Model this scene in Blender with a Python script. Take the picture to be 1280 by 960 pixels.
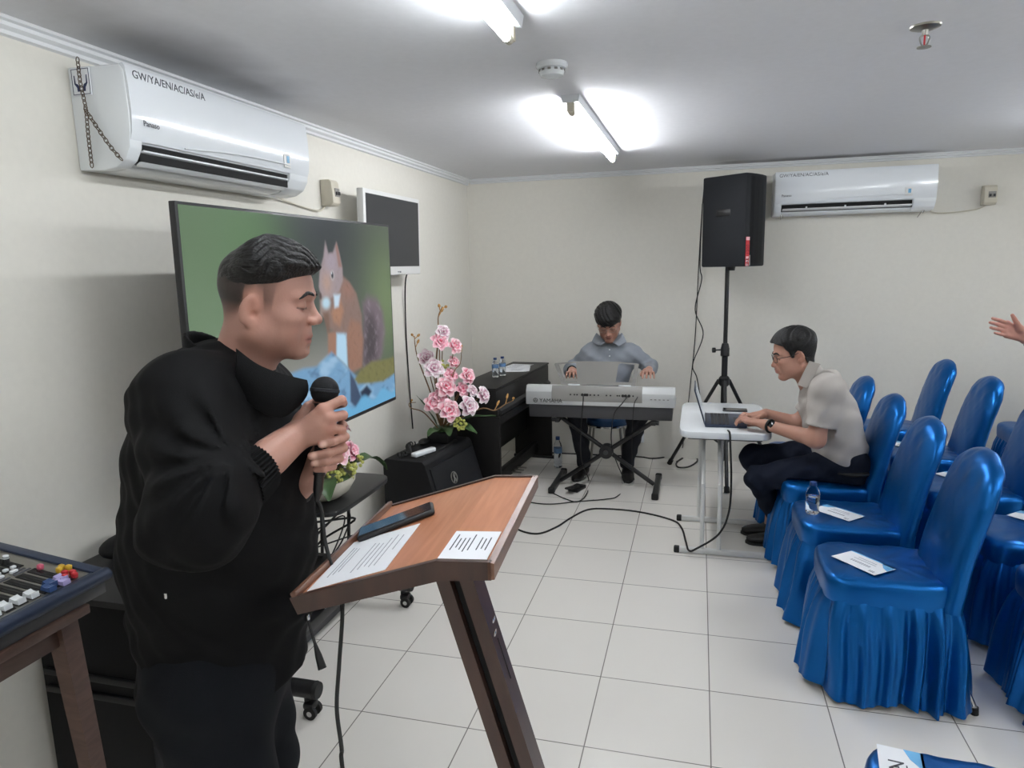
import bpy, bmesh, math, random
import numpy as np
from mathutils import Vector, Matrix, Euler

for _o in list(bpy.data.objects):
    bpy.data.objects.remove(_o)
SC = bpy.context.scene
COL = SC.collection
PI = math.pi

# ------------------------------------------------------------------ camera, world, exposure
CAM_ROT = (1.400998, 0.022973, 0.261271)
CAM_LOC = (0.0, 0.0, 1.713)
FPX = 864.892
cd = bpy.data.cameras.new('camera')
cd.sensor_width = 36.0
cd.lens = FPX / 1280 * 36
cd.clip_start = 0.05
cam = bpy.data.objects.new('camera', cd)
cam.location = CAM_LOC
cam.rotation_euler = CAM_ROT
COL.objects.link(cam)
SC.camera = cam
_R = np.array(Euler(CAM_ROT, 'XYZ').to_matrix())

def I(px, py, t):
    """world point seen at photo pixel px,py at view depth t metres"""
    d = _R @ np.array([(px - 640) / FPX, -(py - 480) / FPX, -1.0])
    return np.array(CAM_LOC) + d * t

W = bpy.data.worlds.new('world')
SC.world = W
W.use_nodes = True
W.node_tree.nodes['Background'].inputs[0].default_value = (0.55, 0.6, 0.7, 1)
W.node_tree.nodes['Background'].inputs[1].default_value = 0.3
SC.view_settings.view_transform = 'Standard'
SC.view_settings.look = 'None'
SC.view_settings.gamma = 1.0
SC.view_settings.use_curve_mapping = False
SC.view_settings.exposure = 0.08
TUBE_POWER = 88.0          # base emission strength of the fluorescent tubes
TUBES = [(-0.585, 0.62, 2.235), (-0.585, 3.28, 4.93),            # the two seen in the photo (x, y0, y1)
         (-0.585, -2.0, -0.4), (2.2, -2.0, -0.4), (2.2, 0.62, 2.235), (2.2, 3.28, 4.93), (4.4, 3.28, 4.93), (4.4, 0.62, 2.235)]  # unseen tubes, added for more light on the back wall and floor

# ------------------------------------------------------------------ materials
def lin(c):
    c = c / 255.0
    return c / 12.92 if c <= 0.04045 else ((c + 0.055) / 1.055) ** 2.4

def rgb(r, g, b):
    return (lin(r), lin(g), lin(b), 1.0)

def mat(name, col, rough=0.5, metal=0.0, spec=0.5, bump=0.0, bscale=60.0, vary=0.0, coat=0.0, emit=None,
        trans=0.0, attr=None, sheen=0.0, stretch=None, ior=1.45):
    m = bpy.data.materials.new(name)
    m.use_nodes = True
    nt = m.node_tree
    b = nt.nodes['Principled BSDF']
    b.inputs['Base Color'].default_value = col
    b.inputs['Roughness'].default_value = rough
    b.inputs['Metallic'].default_value = metal
    b.inputs['Specular IOR Level'].default_value = spec
    b.inputs['Coat Weight'].default_value = coat
    b.inputs['Coat Roughness'].default_value = 0.08
    b.inputs['Transmission Weight'].default_value = trans
    b.inputs['Sheen Weight'].default_value = sheen
    b.inputs['IOR'].default_value = ior
    L = nt.links
    if emit:
        b.inputs['Emission Color'].default_value = emit[0]
        b.inputs['Emission Strength'].default_value = emit[1]
    src = None
    if attr:
        a = nt.nodes.new('ShaderNodeAttribute')
        a.attribute_name = attr
        src = a.outputs['Color']
        L.new(src, b.inputs['Base Color'])
    if bump or vary:
        tc = nt.nodes.new('ShaderNodeTexCoord')
        vec = tc.outputs['Object']
        if stretch:
            mp = nt.nodes.new('ShaderNodeMapping')
            mp.inputs['Scale'].default_value = stretch
            L.new(vec, mp.inputs['Vector'])
            vec = mp.outputs['Vector']
        n = nt.nodes.new('ShaderNodeTexNoise')
        n.inputs['Scale'].default_value = bscale
        n.inputs['Detail'].default_value = 4
        L.new(vec, n.inputs['Vector'])
        if bump:
            bp = nt.nodes.new('ShaderNodeBump')
            bp.inputs['Strength'].default_value = bump
            bp.inputs['Distance'].default_value = 0.01
            L.new(n.outputs['Fac'], bp.inputs['Height'])
            L.new(bp.outputs['Normal'], b.inputs['Normal'])
        if vary:
            mx = nt.nodes.new('ShaderNodeMix')
            mx.data_type = 'RGBA'
            mx.blend_type = 'MULTIPLY'
            mx.inputs['Factor'].default_value = 1.0
            mr = nt.nodes.new('ShaderNodeMapRange')
            mr.inputs['From Min'].default_value = 0.25
            mr.inputs['From Max'].default_value = 0.75
            mr.inputs['To Min'].default_value = 1 - vary
            mr.inputs['To Max'].default_value = 1 + vary
            L.new(n.outputs['Fac'], mr.inputs['Value'])
            if src is not None:
                L.new(src, mx.inputs['A'])
            else:
                mx.inputs['A'].default_value = col
            L.new(mr.outputs['Result'], mx.inputs['B'])
            L.new(mx.outputs['Result'], b.inputs['Base Color'])
    return m

M = {}
M['white_plastic'] = mat('white_plastic', rgb(226, 230, 233), 0.22, coat=0.15)
M['ac_panel'] = mat('ac_panel', rgb(222, 226, 230), 0.16, coat=0.4)
M['cream_plastic'] = mat('cream_plastic', rgb(196, 190, 174), 0.4)
M['black_plastic'] = mat('black_plastic', rgb(24, 24, 26), 0.42)
M['black_matte'] = mat('black_matte', rgb(18, 18, 20), 0.6, spec=0.25, bump=0.15, bscale=400)
M['black_metal'] = mat('black_metal', rgb(22, 22, 24), 0.35, spec=0.6)
M['black_gloss'] = mat('black_gloss', rgb(10, 11, 14), 0.08)
M['dark_hollow'] = mat('dark_hollow', rgb(14, 14, 15), 0.8)
M['rubber'] = mat('rubber', rgb(18, 18, 18), 0.6)
M['chrome'] = mat('chrome', rgb(205, 205, 205), 0.18, 1.0)
M['steel'] = mat('steel', rgb(150, 148, 142), 0.35, 1.0)
M['white_metal'] = mat('white_metal', rgb(214, 214, 212), 0.35)
M['paper'] = mat('paper', rgb(232, 234, 238), 0.7)
M['ink'] = mat('ink', rgb(70, 72, 80), 0.7)
M['ink_navy'] = mat('ink_navy', rgb(38, 48, 84), 0.6)
M['ink_soft'] = mat('ink_soft', rgb(150, 152, 160), 0.7)
M['card_blue'] = mat('card_blue', rgb(110, 175, 220), 0.6)
M['silver_plastic'] = mat('silver_plastic', rgb(206, 208, 208), 0.3, 0.25)
M['grey_plastic'] = mat('grey_plastic', rgb(132, 130, 126), 0.4)
M['dark_grey'] = mat('dark_grey', rgb(64, 64, 66), 0.5)
M['charcoal'] = mat('charcoal', rgb(34, 36, 40), 0.6, spec=0.25, bump=0.25, bscale=500)
M['grille'] = mat('grille', rgb(20, 21, 24), 0.6, spec=0.25, bump=0.5, bscale=700)
M['piano_black'] = mat('piano_black', rgb(20, 19, 19), 0.45, spec=0.3, bump=0.05, bscale=300)
M['red_sticker'] = mat('red_sticker', rgb(196, 44, 52), 0.5)
M['pink_sticker'] = mat('pink_sticker', rgb(236, 190, 196), 0.5)
M['clear'] = mat('clear', (0.95, 0.97, 1, 1), 0.03, trans=1.0, ior=1.15)
M['water'] = mat('water', (0.9, 0.95, 1, 1), 0.0, trans=1.0, ior=1.33)
M['bottle_label'] = mat('bottle_label', rgb(96, 130, 170), 0.5)
M['bottle_cap'] = mat('bottle_cap', rgb(30, 60, 110), 0.4)
M['blue_glow'] = mat('blue_display', rgb(70, 140, 180), 0.3)
M['satin'] = mat('blue_satin', (0.0, 0.098, 0.34, 1), 0.32, metal=0.72, spec=0.6, bump=0.06, bscale=11, sheen=0.0)
M['navy_metal'] = mat('navy_metal', rgb(44, 54, 74), 0.38, 0.2)

def wood(name, c1, c2, rough, axis_scale, coat=0.0):
    m = bpy.data.materials.new(name)
    m.use_nodes = True
    nt = m.node_tree
    L = nt.links
    b = nt.nodes['Principled BSDF']
    b.inputs['Roughness'].default_value = rough
    b.inputs['Coat Weight'].default_value = coat
    tc = nt.nodes.new('ShaderNodeTexCoord')
    mp = nt.nodes.new('ShaderNodeMapping')
    mp.inputs['Scale'].default_value = axis_scale
    n = nt.nodes.new('ShaderNodeTexNoise')
    n.inputs['Scale'].default_value = 4
    n.inputs['Detail'].default_value = 6
    n.inputs['Distortion'].default_value = 0.6
    cr = nt.nodes.new('ShaderNodeValToRGB')
    cr.color_ramp.elements[0].position = 0.3
    cr.color_ramp.elements[0].color = c1
    cr.color_ramp.elements[1].position = 0.7
    cr.color_ramp.elements[1].color = c2
    L.new(tc.outputs['Object'], mp.inputs['Vector'])
    L.new(mp.outputs['Vector'], n.inputs['Vector'])
    L.new(n.outputs['Fac'], cr.inputs['Fac'])
    L.new(cr.outputs['Color'], b.inputs['Base Color'])
    return m

M['lectern_wood'] = wood('lectern_wood', rgb(172, 110, 76), rgb(190, 128, 94), 0.34, (18, 1.2, 4), 0.1)
M['lectern_dark'] = wood('lectern_dark', rgb(48, 30, 24), rgb(66, 43, 35), 0.35, (6, 6, 1), 0.2)
M['lectern_rim'] = wood('lectern_rim', rgb(86, 56, 42), rgb(120, 84, 66), 0.35, (6, 2, 6), 0.2)
M['table_wood'] = wood('table_wood', rgb(70, 50, 42), rgb(92, 68, 58), 0.5, (3, 3, 12))
M['stem'] = mat('stem', rgb(120, 92, 62), 0.7)
M['leaf'] = mat('leaf', rgb(62, 88, 52), 0.4, vary=0.25, bscale=14)
M['berry'] = mat('berry', rgb(176, 178, 96), 0.5, vary=0.2, bscale=40)
M['pot'] = mat('pot', rgb(196, 192, 178), 0.5, vary=0.08, bscale=20)
M['bud'] = mat('bud', rgb(176, 132, 74), 0.6)
M['petal'] = mat('petal', rgb(230, 120, 150), 0.55, attr='Col')
M['skin'] = mat('skin', rgb(180, 130, 108), 0.48, attr='Col', bump=0.06, bscale=220, spec=0.4)
_b = M['skin'].node_tree.nodes['Principled BSDF']
_b.inputs['Subsurface Weight'].default_value = 0.06
_b.inputs['Subsurface Radius'].default_value = (0.012, 0.005, 0.003)
_b.inputs['Subsurface Scale'].default_value = 0.6
M['hair'] = mat('hair', rgb(14, 13, 13), 0.42, spec=0.35, bump=0.5, bscale=90, stretch=(0.5, 3, 3))
M['jacket'] = mat('jacket', rgb(10, 10, 11), 0.75, spec=0.14, bump=0.15, bscale=500)
M['trousers'] = mat('trousers', rgb(15, 17, 21), 0.85, spec=0.15, bump=0.2, bscale=500)
M['navy_trousers'] = mat('navy_trousers', rgb(22, 27, 40), 0.85, spec=0.15, bump=0.2, bscale=500)
M['grey_trousers'] = mat('grey_trousers', rgb(38, 39, 44), 0.85, spec=0.15, bump=0.2, bscale=500)
M['grey_shirt'] = mat('grey_shirt', rgb(140, 146, 154), 0.8, bump=0.2, bscale=400)
M['beige_shirt'] = mat('beige_shirt', rgb(176, 170, 164), 0.85, bump=0.25, bscale=500)
M['shoe'] = mat('shoe', rgb(28, 27, 28), 0.5)
M['sole'] = mat('sole', rgb(190, 188, 184), 0.6)
M['lens'] = mat('lens', (0.9, 0.95, 0.95, 1), 0.02, trans=1.0, ior=1.02)

# ------------------------------------------------------------------ object helpers
def tag(o, label=None, cat=None, group=None, kind=None):
    if label: o['label'] = label
    if cat: o['category'] = cat
    if group: o['group'] = group
    if kind: o['kind'] = kind
    return o

def thing(name, label, cat, loc=(0, 0, 0), rotz=0.0, group=None, rot=None):
    o = bpy.data.objects.new(name, None)
    o.empty_display_size = 0.1
    COL.objects.link(o)
    o.location = loc
    o.rotation_euler = rot if rot else (0, 0, rotz)
    return tag(o, label, cat, group)

class MB:
    """collects shapes into ONE mesh"""
    def __init__(s):
        s.v, s.f, s.mi, s.cur = [], [], [], 0
    def mat(s, i):
        s.cur = i
        return s
    def add(s, vs, fs, X=None):
        n = len(s.v)
        if X is not None:
            X = Matrix(X)
            vs = [X @ Vector(p) for p in vs]
        s.v += [tuple(p) for p in vs]
        s.f += [[i + n for i in q] for q in fs]
        s.mi += [s.cur] * len(fs)
        return s
    def bm(s, bm, X=None):
        bm.verts.index_update()
        s.add([v.co[:] for v in bm.verts], [[v.index for v in f.verts] for f in bm.faces], X)
        bm.free()
        return s
    def box(s, c, d, bev=0.0, X=None, seg=2, R=None):
        bm = bmesh.new()
        bmesh.ops.create_cube(bm, size=1)
        for v in bm.verts:
            v.co = Vector((v.co.x * d[0], v.co.y * d[1], v.co.z * d[2]))
        if bev > 0:
            bmesh.ops.bevel(bm, geom=list(bm.edges), offset=bev, segments=seg, affect='EDGES', profile=0.5)
        T = Matrix.Translation(Vector(c))
        if R is not None:
            T = T @ (R.to_4x4() if hasattr(R, 'to_4x4') else Matrix(R))
        return s.bm(bm, (Matrix(X) @ T) if X is not None else T)
    def cyl(s, a, b, r, r2=None, n=16, X=None):
        return s.tube([a, b], [r, r if r2 is None else r2], n, X=X)
    def tube(s, pts, r, n=8, X=None, caps=True, closed=False):
        P = [Vector(p) for p in pts]
        rs = r if isinstance(r, (list, tuple)) else [r] * len(P)
        vs, fs = [], []
        prev = None
        m = len(P)
        for i, p in enumerate(P):
            if closed:
                t = P[(i + 1) % m] - P[i - 1]
            else:
                t = P[min(i + 1, m - 1)] - P[max(i - 1, 0)]
            if t.length < 1e-9: t = Vector((0, 0, 1))
            t.normalize()
            if prev is None:
                u = t.orthogonal().normalized()
            else:
                u = prev - t * prev.dot(t)
                u = u.normalized() if u.length > 1e-6 else t.orthogonal().normalized()
            prev = u
            w = t.cross(u)
            for k in range(n):
                a = 2 * PI * k / n
                vs.append(p + (u * math.cos(a) + w * math.sin(a)) * rs[i])
        rng = m if closed else m - 1
        for i in range(rng):
            j = (i + 1) % m
            for k in range(n):
                l = (k + 1) % n
                fs.append([i * n + k, i * n + l, j * n + l, j * n + k])
        if caps and not closed:
            fs.append(list(range(n))[::-1])
            fs.append([(m - 1) * n + k for k in range(n)])
        return s.add(vs, fs, X)
    def lathe(s, prof, n=24, X=None, sy=1.0):
        vs, fs = [], []
        for (r, z) in prof:
            for k in range(n):
                a = 2 * PI * k / n
                vs.append((r * math.cos(a), r * sy * math.sin(a), z))
        for i in range(len(prof) - 1):
            for k in range(n):
                l = (k + 1) % n
                fs.append([i * n + k, i * n + l, (i + 1) * n + l, (i + 1) * n + k])
        if prof[0][0] > 1e-5: fs.append(list(range(n))[::-1])
        if prof[-1][0] > 1e-5: fs.append([(len(prof) - 1) * n + k for k in range(n)])
        return s.add(vs, fs, X)
    def prism(s, poly, h0, h1, X=None, bev=0.0):
        """poly in xy extruded along z h0..h1"""
        n = len(poly)
        bm = bmesh.new()
        lo = [bm.verts.new((p[0], p[1], h0)) for p in poly]
        hi = [bm.verts.new((p[0], p[1], h1)) for p in poly]
        bm.faces.new(lo[::-1])
        bm.faces.new(hi)
        for i in range(n):
            j = (i + 1) % n
            bm.faces.new([lo[i], lo[j], hi[j], hi[i]])
        bmesh.ops.recalc_face_normals(bm, faces=list(bm.faces))
        if bev > 0:
            bmesh.ops.bevel(bm, geom=list(bm.edges), offset=bev, segments=2, affect='EDGES', profile=0.5)
        return s.bm(bm, X)
    def rings(s, rings, X=None, cap0=True, cap1=True):
        n = len(rings[0])
        vs = [p for r in rings for p in r]
        fs = []
        for i in range(len(rings) - 1):
            for k in range(n):
                l = (k + 1) % n
                fs.append([i * n + k, i * n + l, (i + 1) * n + l, (i + 1) * n + k])
        if cap0: fs.append(list(range(n))[::-1])
        if cap1: fs.append([(len(rings) - 1) * n + k for k in range(n)])
        return s.add(vs, fs, X)
    def ell(s, c, r, n=12, m=8, X=None):
        vs = [(c[0], c[1], c[2] - r[2])]
        for i in range(1, m):
            a = -PI / 2 + PI * i / m
            for k in range(n):
                b = 2 * PI * k / n
                vs.append((c[0] + r[0] * math.cos(a) * math.cos(b), c[1] + r[1] * math.cos(a) * math.sin(b), c[2] + r[2] * math.sin(a)))
        vs.append((c[0], c[1], c[2] + r[2]))
        fs = [[0, 1 + (k + 1) % n, 1 + k] for k in range(n)]
        for i in range(m - 2):
            for k in range(n):
                l = (k + 1) % n
                fs.append([1 + i * n + k, 1 + i * n + l, 1 + (i + 1) * n + l, 1 + (i + 1) * n + k])
        e = len(vs) - 1
        o = 1 + (m - 2) * n
        fs += [[e, o + k, o + (k + 1) % n] for k in range(n)]
        return s.add(vs, fs, X)

def obj(name, mb, mats, parent=None, smooth=35, loc=None, rot=None, cols=None):
    me = bpy.data.meshes.new(name)
    me.from_pydata(mb.v, [], mb.f)
    for m in (mats if isinstance(mats, (list, tuple)) else [mats]):
        me.materials.append(M[m] if isinstance(m, str) else m)
    if any(mb.mi):
        me.polygons.foreach_set('material_index', mb.mi)
    if cols is not None:
        ca = me.color_attributes.new('Col', 'FLOAT_COLOR', 'POINT')
        ca.data.foreach_set('color', np.asarray(cols, dtype=np.float32).ravel())
    me.validate()
    if smooth:
        me.polygons.foreach_set('use_smooth', [True] * len(me.polygons))
        me.set_sharp_from_angle(angle=math.radians(smooth))
    me.update()
    o = bpy.data.objects.new(name, me)
    COL.objects.link(o)
    if parent is not None: o.parent = parent
    if loc is not None: o.location = loc
    if rot is not None: o.rotation_euler = rot
    return o

def curve_pts(ctrl, per=8):
    """Catmull-Rom through control points"""
    P = [Vector(p) for p in ctrl]
    P = [P[0] * 2 - P[1]] + P + [P[-1] * 2 - P[-2]]
    out = []
    for i in range(1, len(P) - 2):
        for k in range(per):
            t = k / per
            a, b, c, d = P[i - 1], P[i], P[i + 1], P[i + 2]
            out.append(0.5 * ((2 * b) + (c - a) * t + (2 * a - 5 * b + 4 * c - d) * t * t + (3 * b - a - 3 * c + d) * t ** 3))
    out.append(P[-2])
    return out

def text_mb(mb, string, size, X, thick=0.0006, align='LEFT'):
    """adds the letters of a string, lying in the xy plane of X, to mb"""
    cu = bpy.data.curves.new('lettering', 'FONT')
    cu.body = string
    cu.size = size
    cu.extrude = thick
    cu.align_x = align
    cu.resolution_u = 3
    o = bpy.data.objects.new('lettering', cu)
    COL.objects.link(o)
    dg = bpy.context.evaluated_depsgraph_get()
    dg.update()
    me = o.evaluated_get(dg).to_mesh()
    mb.add([v.co[:] for v in me.vertices], [list(p.vertices) for p in me.polygons], X)
    o.evaluated_get(dg).to_mesh_clear()
    bpy.data.objects.remove(o)
    bpy.data.curves.remove(cu)
    return mb

def frame(o, x, y, z=None):
    x = Vector(x).normalized()
    y = Vector(y)
    y = (y - x * y.dot(x)).normalized()
    z = x.cross(y)
    m = Matrix((x, y, z)).transposed().to_4x4()
    m.translation = Vector(o)
    return m

def copy_tree(o, parent=None):
    c = o.copy()
    COL.objects.link(c)
    c.parent = parent
    for ch in o.children:
        copy_tree(ch, c)
    return c
# ------------------------------------------------------------------ the room
XL, YB, ZC = -2.022, 6.069, 2.472
XR, YF = 5.6, -2.6
TS, TX, TY = 0.44, -0.805, 3.976        # floor tile size and one grout crossing

def tile_material():
    m = bpy.data.materials.new('floor_tiles')
    m.use_nodes = True
    nt = m.node_tree
    L = nt.links
    b = nt.nodes['Principled BSDF']
    g = nt.nodes.new('ShaderNodeNewGeometry')
    sx = nt.nodes.new('ShaderNodeSeparateXYZ')
    L.new(g.outputs['Position'], sx.inputs[0])
    def mt(op, a, bb=None):
        n = nt.nodes.new('ShaderNodeMath')
        n.operation = op
        for i, v in enumerate((a, bb)):
            if v is None: continue
            if isinstance(v, (int, float)): n.inputs[i].default_value = v
            else: L.new(v, n.inputs[i])
        return n.outputs[0]
    d, ids = [], []
    for ax, o in (('X', TX), ('Y', TY)):
        u = mt('DIVIDE', mt('SUBTRACT', sx.outputs[ax], o), TS)
        ids.append(mt('FLOOR', u))
        fr = mt('FRACT', u)
        d.append(mt('MINIMUM', fr, mt('SUBTRACT', 1.0, fr)))
    e = mt('MINIMUM', d[0], d[1])
    mr = nt.nodes.new('ShaderNodeMapRange')
    mr.inputs['From Min'].default_value = 0.003
    mr.inputs['From Max'].default_value = 0.0065
    L.new(e, mr.inputs['Value'])
    cb = nt.nodes.new('ShaderNodeCombineXYZ')
    L.new(ids[0], cb.inputs[0]); L.new(ids[1], cb.inputs[1])
    wn = nt.nodes.new('ShaderNodeTexWhiteNoise')
    L.new(cb.outputs[0], wn.inputs['Vector'])
    ns = nt.nodes.new('ShaderNodeTexNoise')
    ns.inputs['Scale'].default_value = 3.0
    L.new(g.outputs['Position'], ns.inputs['Vector'])
    mr2 = nt.nodes.new('ShaderNodeMapRange')
    mr2.inputs['To Min'].default_value = 0.965
    mr2.inputs['To Max'].default_value = 1.03
    L.new(mt('ADD', mt('MULTIPLY', wn.outputs['Value'], 0.5), mt('MULTIPLY', ns.outputs['Fac'], 0.5)), mr2.inputs['Value'])
    mul = nt.nodes.new('ShaderNodeMix'); mul.data_type = 'RGBA'; mul.blend_type = 'MULTIPLY'
    mul.inputs['Factor'].default_value = 1
    mul.inputs['A'].default_value = rgb(228, 224, 217)
    L.new(mr2.outputs[0], mul.inputs['B'])
    mx = nt.nodes.new('ShaderNodeMix'); mx.data_type = 'RGBA'
    mx.inputs['A'].default_value = rgb(120, 116, 110)
    L.new(mul.outputs['Result'], mx.inputs['B'])
    L.new(mr.outputs[0], mx.inputs['Factor'])
    L.new(mx.outputs['Result'], b.inputs['Base Color'])
    b.inputs['Roughness'].default_value = 0.22
    b.inputs['Specular IOR Level'].default_value = 0.4
    bp = nt.nodes.new('ShaderNodeBump'); bp.inputs['Strength'].default_value = 0.25; bp.inputs['Distance'].default_value = 0.002
    L.new(mr.outputs[0], bp.inputs['Height'])
    L.new(bp.outputs[0], b.inputs['Normal'])
    return m

def plaster(name, col, patches=()):
    """painted plaster with dark stains that have their own place: (x,y,z, rx,ry,rz, strength)"""
    m = mat(name, col, 0.75, bump=0.06, bscale=35, vary=0.02)
    nt = m.node_tree; L = nt.links
    b = nt.nodes['Principled BSDF']
    cur = b.inputs['Base Color'].links[0].from_socket
    g = nt.nodes.new('ShaderNodeNewGeometry')
    for (x, y, z, rx, ry, rz, k) in patches:  # blend to a dark tone inside each noisy ellipse
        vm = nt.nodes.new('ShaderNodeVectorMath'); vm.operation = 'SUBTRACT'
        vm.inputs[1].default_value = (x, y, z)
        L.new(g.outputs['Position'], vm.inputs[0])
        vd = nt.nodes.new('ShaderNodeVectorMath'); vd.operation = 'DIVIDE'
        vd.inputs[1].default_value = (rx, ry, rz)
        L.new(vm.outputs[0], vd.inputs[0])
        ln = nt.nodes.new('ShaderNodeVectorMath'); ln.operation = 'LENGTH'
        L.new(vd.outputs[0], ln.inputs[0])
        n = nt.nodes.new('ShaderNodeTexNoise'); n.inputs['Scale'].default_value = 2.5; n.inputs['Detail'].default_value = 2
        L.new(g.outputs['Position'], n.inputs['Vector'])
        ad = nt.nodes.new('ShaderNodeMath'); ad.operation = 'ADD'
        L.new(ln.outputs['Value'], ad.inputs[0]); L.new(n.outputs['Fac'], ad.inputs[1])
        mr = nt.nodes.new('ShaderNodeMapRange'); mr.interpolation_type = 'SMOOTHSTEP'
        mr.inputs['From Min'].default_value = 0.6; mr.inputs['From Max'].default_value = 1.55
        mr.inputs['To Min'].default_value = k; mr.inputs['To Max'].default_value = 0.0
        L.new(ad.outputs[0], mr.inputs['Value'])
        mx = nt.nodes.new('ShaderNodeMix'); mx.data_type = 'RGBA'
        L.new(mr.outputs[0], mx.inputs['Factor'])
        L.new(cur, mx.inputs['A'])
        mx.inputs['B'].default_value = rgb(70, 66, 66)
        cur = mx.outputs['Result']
    L.new(cur, b.inputs['Base Color'])
    return m

M['floor_tiles'] = tile_material()
M['wall_paint'] = plaster('wall_paint', rgb(219, 216, 207))
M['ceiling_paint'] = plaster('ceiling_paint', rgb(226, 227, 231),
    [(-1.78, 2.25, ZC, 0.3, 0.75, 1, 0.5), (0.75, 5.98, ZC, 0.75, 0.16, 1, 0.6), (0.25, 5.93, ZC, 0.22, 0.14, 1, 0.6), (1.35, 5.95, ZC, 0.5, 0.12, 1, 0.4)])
M['trim_paint'] = mat('trim_paint', rgb(214, 216, 218), 0.45)

def struct(name, c, d, m):
    o = obj(name, MB().box(c, d), m, smooth=0)
    o['kind'] = 'structure'
    return o

W2, H2 = (XR + XL) / 2, (YB + YF) / 2
struct('floor', (W2, H2, -0.05), (XR - XL, YB - YF, 0.1), 'floor_tiles')
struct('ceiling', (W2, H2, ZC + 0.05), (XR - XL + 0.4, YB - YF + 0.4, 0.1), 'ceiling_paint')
struct('wall_left', (XL - 0.1, H2, ZC / 2 - 0.05), (0.2, YB - YF + 0.4, ZC + 0.1), 'wall_paint')
struct('wall_back', (W2, YB + 0.1, ZC / 2 - 0.05), (XR - XL, 0.2, ZC + 0.1), 'wall_paint')
struct('wall_right', (XR + 0.1, H2, ZC / 2 - 0.05), (0.2, YB - YF + 0.4, ZC + 0.1), 'wall_paint')
struct('wall_front', (W2, YF - 0.1, ZC / 2 - 0.05), (XR - XL, 0.2, ZC + 0.1), 'wall_paint')
# cornice: two small steps under the ceiling
prof = [(0, 0), (0.042, 0), (0.042, -0.010), (0.03, -0.014), (0.03, -0.026), (0.014, -0.034), (0.014, -0.046), (0, -0.05)]
t1 = MB().prism([(p[0], p[1]) for p in prof], 0, YB - YF, X=Matrix(((1, 0, 0, XL), (0, 0, 1, YF), (0, 1, 0, ZC), (0, 0, 0, 1))))
obj('trim_1', t1, 'trim_paint', smooth=0)['kind'] = 'structure'
t2 = MB().prism([(p[0] * 0.8, p[1] * 0.8) for p in prof], 0.035, XR - XL, X=Matrix(((0, 0, 1, XL), (-1, 0, 0, YB), (0, 1, 0, ZC), (0, 0, 0, 1))))
obj('trim_2', t2, 'trim_paint', smooth=0)['kind'] = 'structure'

# ------------------------------------------------------------------ fluorescent lamps
M['tube_glow'] = mat('tube_glow', (1, 1, 1, 1), 0.3, emit=((0.93, 0.97, 1.0, 1), TUBE_POWER))
M['lamp_housing'] = mat('lamp_housing', rgb(205, 208, 212), 0.35)
M['tube_glow_dim'] = mat('tube_glow_dim', (1, 1, 1, 1), 0.3, emit=((0.93, 0.97, 1.0, 1), TUBE_POWER * 0.74))  # near tube, emission lowered to balance the upper left wall
M['tube_glow_bright'] = mat('tube_glow_bright', (1, 1, 1, 1), 0.3, emit=((0.95, 0.97, 1.0, 1), TUBE_POWER * 1.35))  # far tube, emission raised to brighten the back wall
def tube_lamp(x, y0, y1, label, glow='tube_glow'):
    t = thing('tube_lamp', label, 'ceiling light', (x, (y0 + y1) / 2, ZC), group='fluorescent ceiling lamps')
    h = (y1 - y0) / 2
    hb = MB().prism([(-0.043, 0), (0.043, 0), (0.036, -0.034), (-0.036, -0.034)], -h, h,
                    X=Matrix(((1, 0, 0, 0), (0, 0, 1, 0), (0, 1, 0, 0), (0, 0, 0, 1))))
    obj('housing', hb, 'lamp_housing', t, smooth=0)
    for s in (-1, 1):
        e = MB().box((0, s * (h - 0.014), -0.05), (0.034, 0.026, 0.05), 0.004)
        e.cyl((0, s * (h - 0.02), -0.072), (0, s * (h - 0.055), -0.072), 0.0145)
        obj('end_cap', e, 'cream_plastic', t)
    obj('tube', MB().cyl((0, -h + 0.05, -0.072), (0, h - 0.05, -0.072), 0.0135, n=16), glow, t)
    return t
LL = ['lit fluorescent tube lamp on the ceiling cut by the top edge of the photo', 'lit fluorescent tube lamp on the ceiling nearest the back wall, beyond the smoke detector']
for k, (x, y0, y1) in enumerate(TUBES):
    tube_lamp(x, y0, y1, LL[k] if k < 2 else 'unseen fluorescent tube lamp added to brighten the room', ('tube_glow_dim', 'tube_glow_bright', 'tube_glow')[min(k, 2)])

t = thing('smoke_detector', 'round white smoke detector on the ceiling between the two tube lamps', 'smoke detector', (-0.565, 2.77, ZC))
obj('base', MB().lathe([(0.0, 0), (0.06, 0), (0.062, -0.012), (0.055, -0.02), (0, -0.02)], 32), 'white_plastic', t)
obj('chamber', MB().lathe([(0.045, -0.02), (0.05, -0.03), (0.044, -0.046), (0.02, -0.054), (0, -0.055)], 32), 'white_plastic', t)
sl = MB()
for k in range(12):
    a = k * PI / 6
    sl.box((0.048 * math.cos(a), 0.048 * math.sin(a), -0.028), (0.006, 0.012, 0.008), R=Matrix.Rotation(a, 3, 'Z'))
obj('vent_slot', sl, 'grey_plastic', t)

t = thing('sprinkler', 'small metal fire sprinkler head hanging from the ceiling at right', 'sprinkler', (0.713, 2.765, ZC))
obj('escutcheon', MB().lathe([(0.0, 0), (0.048, 0), (0.046, -0.006), (0.03, -0.012), (0.012, -0.014), (0, -0.014)], 28), 'steel', t)
cg = MB().cyl((0, 0, -0.01), (0, 0, -0.03), 0.011, 0.009)
for s in (-1, 1):
    cg.tube(curve_pts([(0, 0, -0.026), (s * 0.014, 0, -0.036), (s * 0.010, 0, -0.056), (0, 0, -0.066)], 4), 0.0028, 6)
obj('frame', cg, 'steel', t)
obj('bulb', MB().cyl((0, 0, -0.03), (0, 0, -0.06), 0.003), 'red_sticker', t)
obj('deflector', MB().lathe([(0, -0.064), (0.022, -0.066), (0.022, -0.069), (0, -0.07)], 20), 'steel', t)
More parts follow.
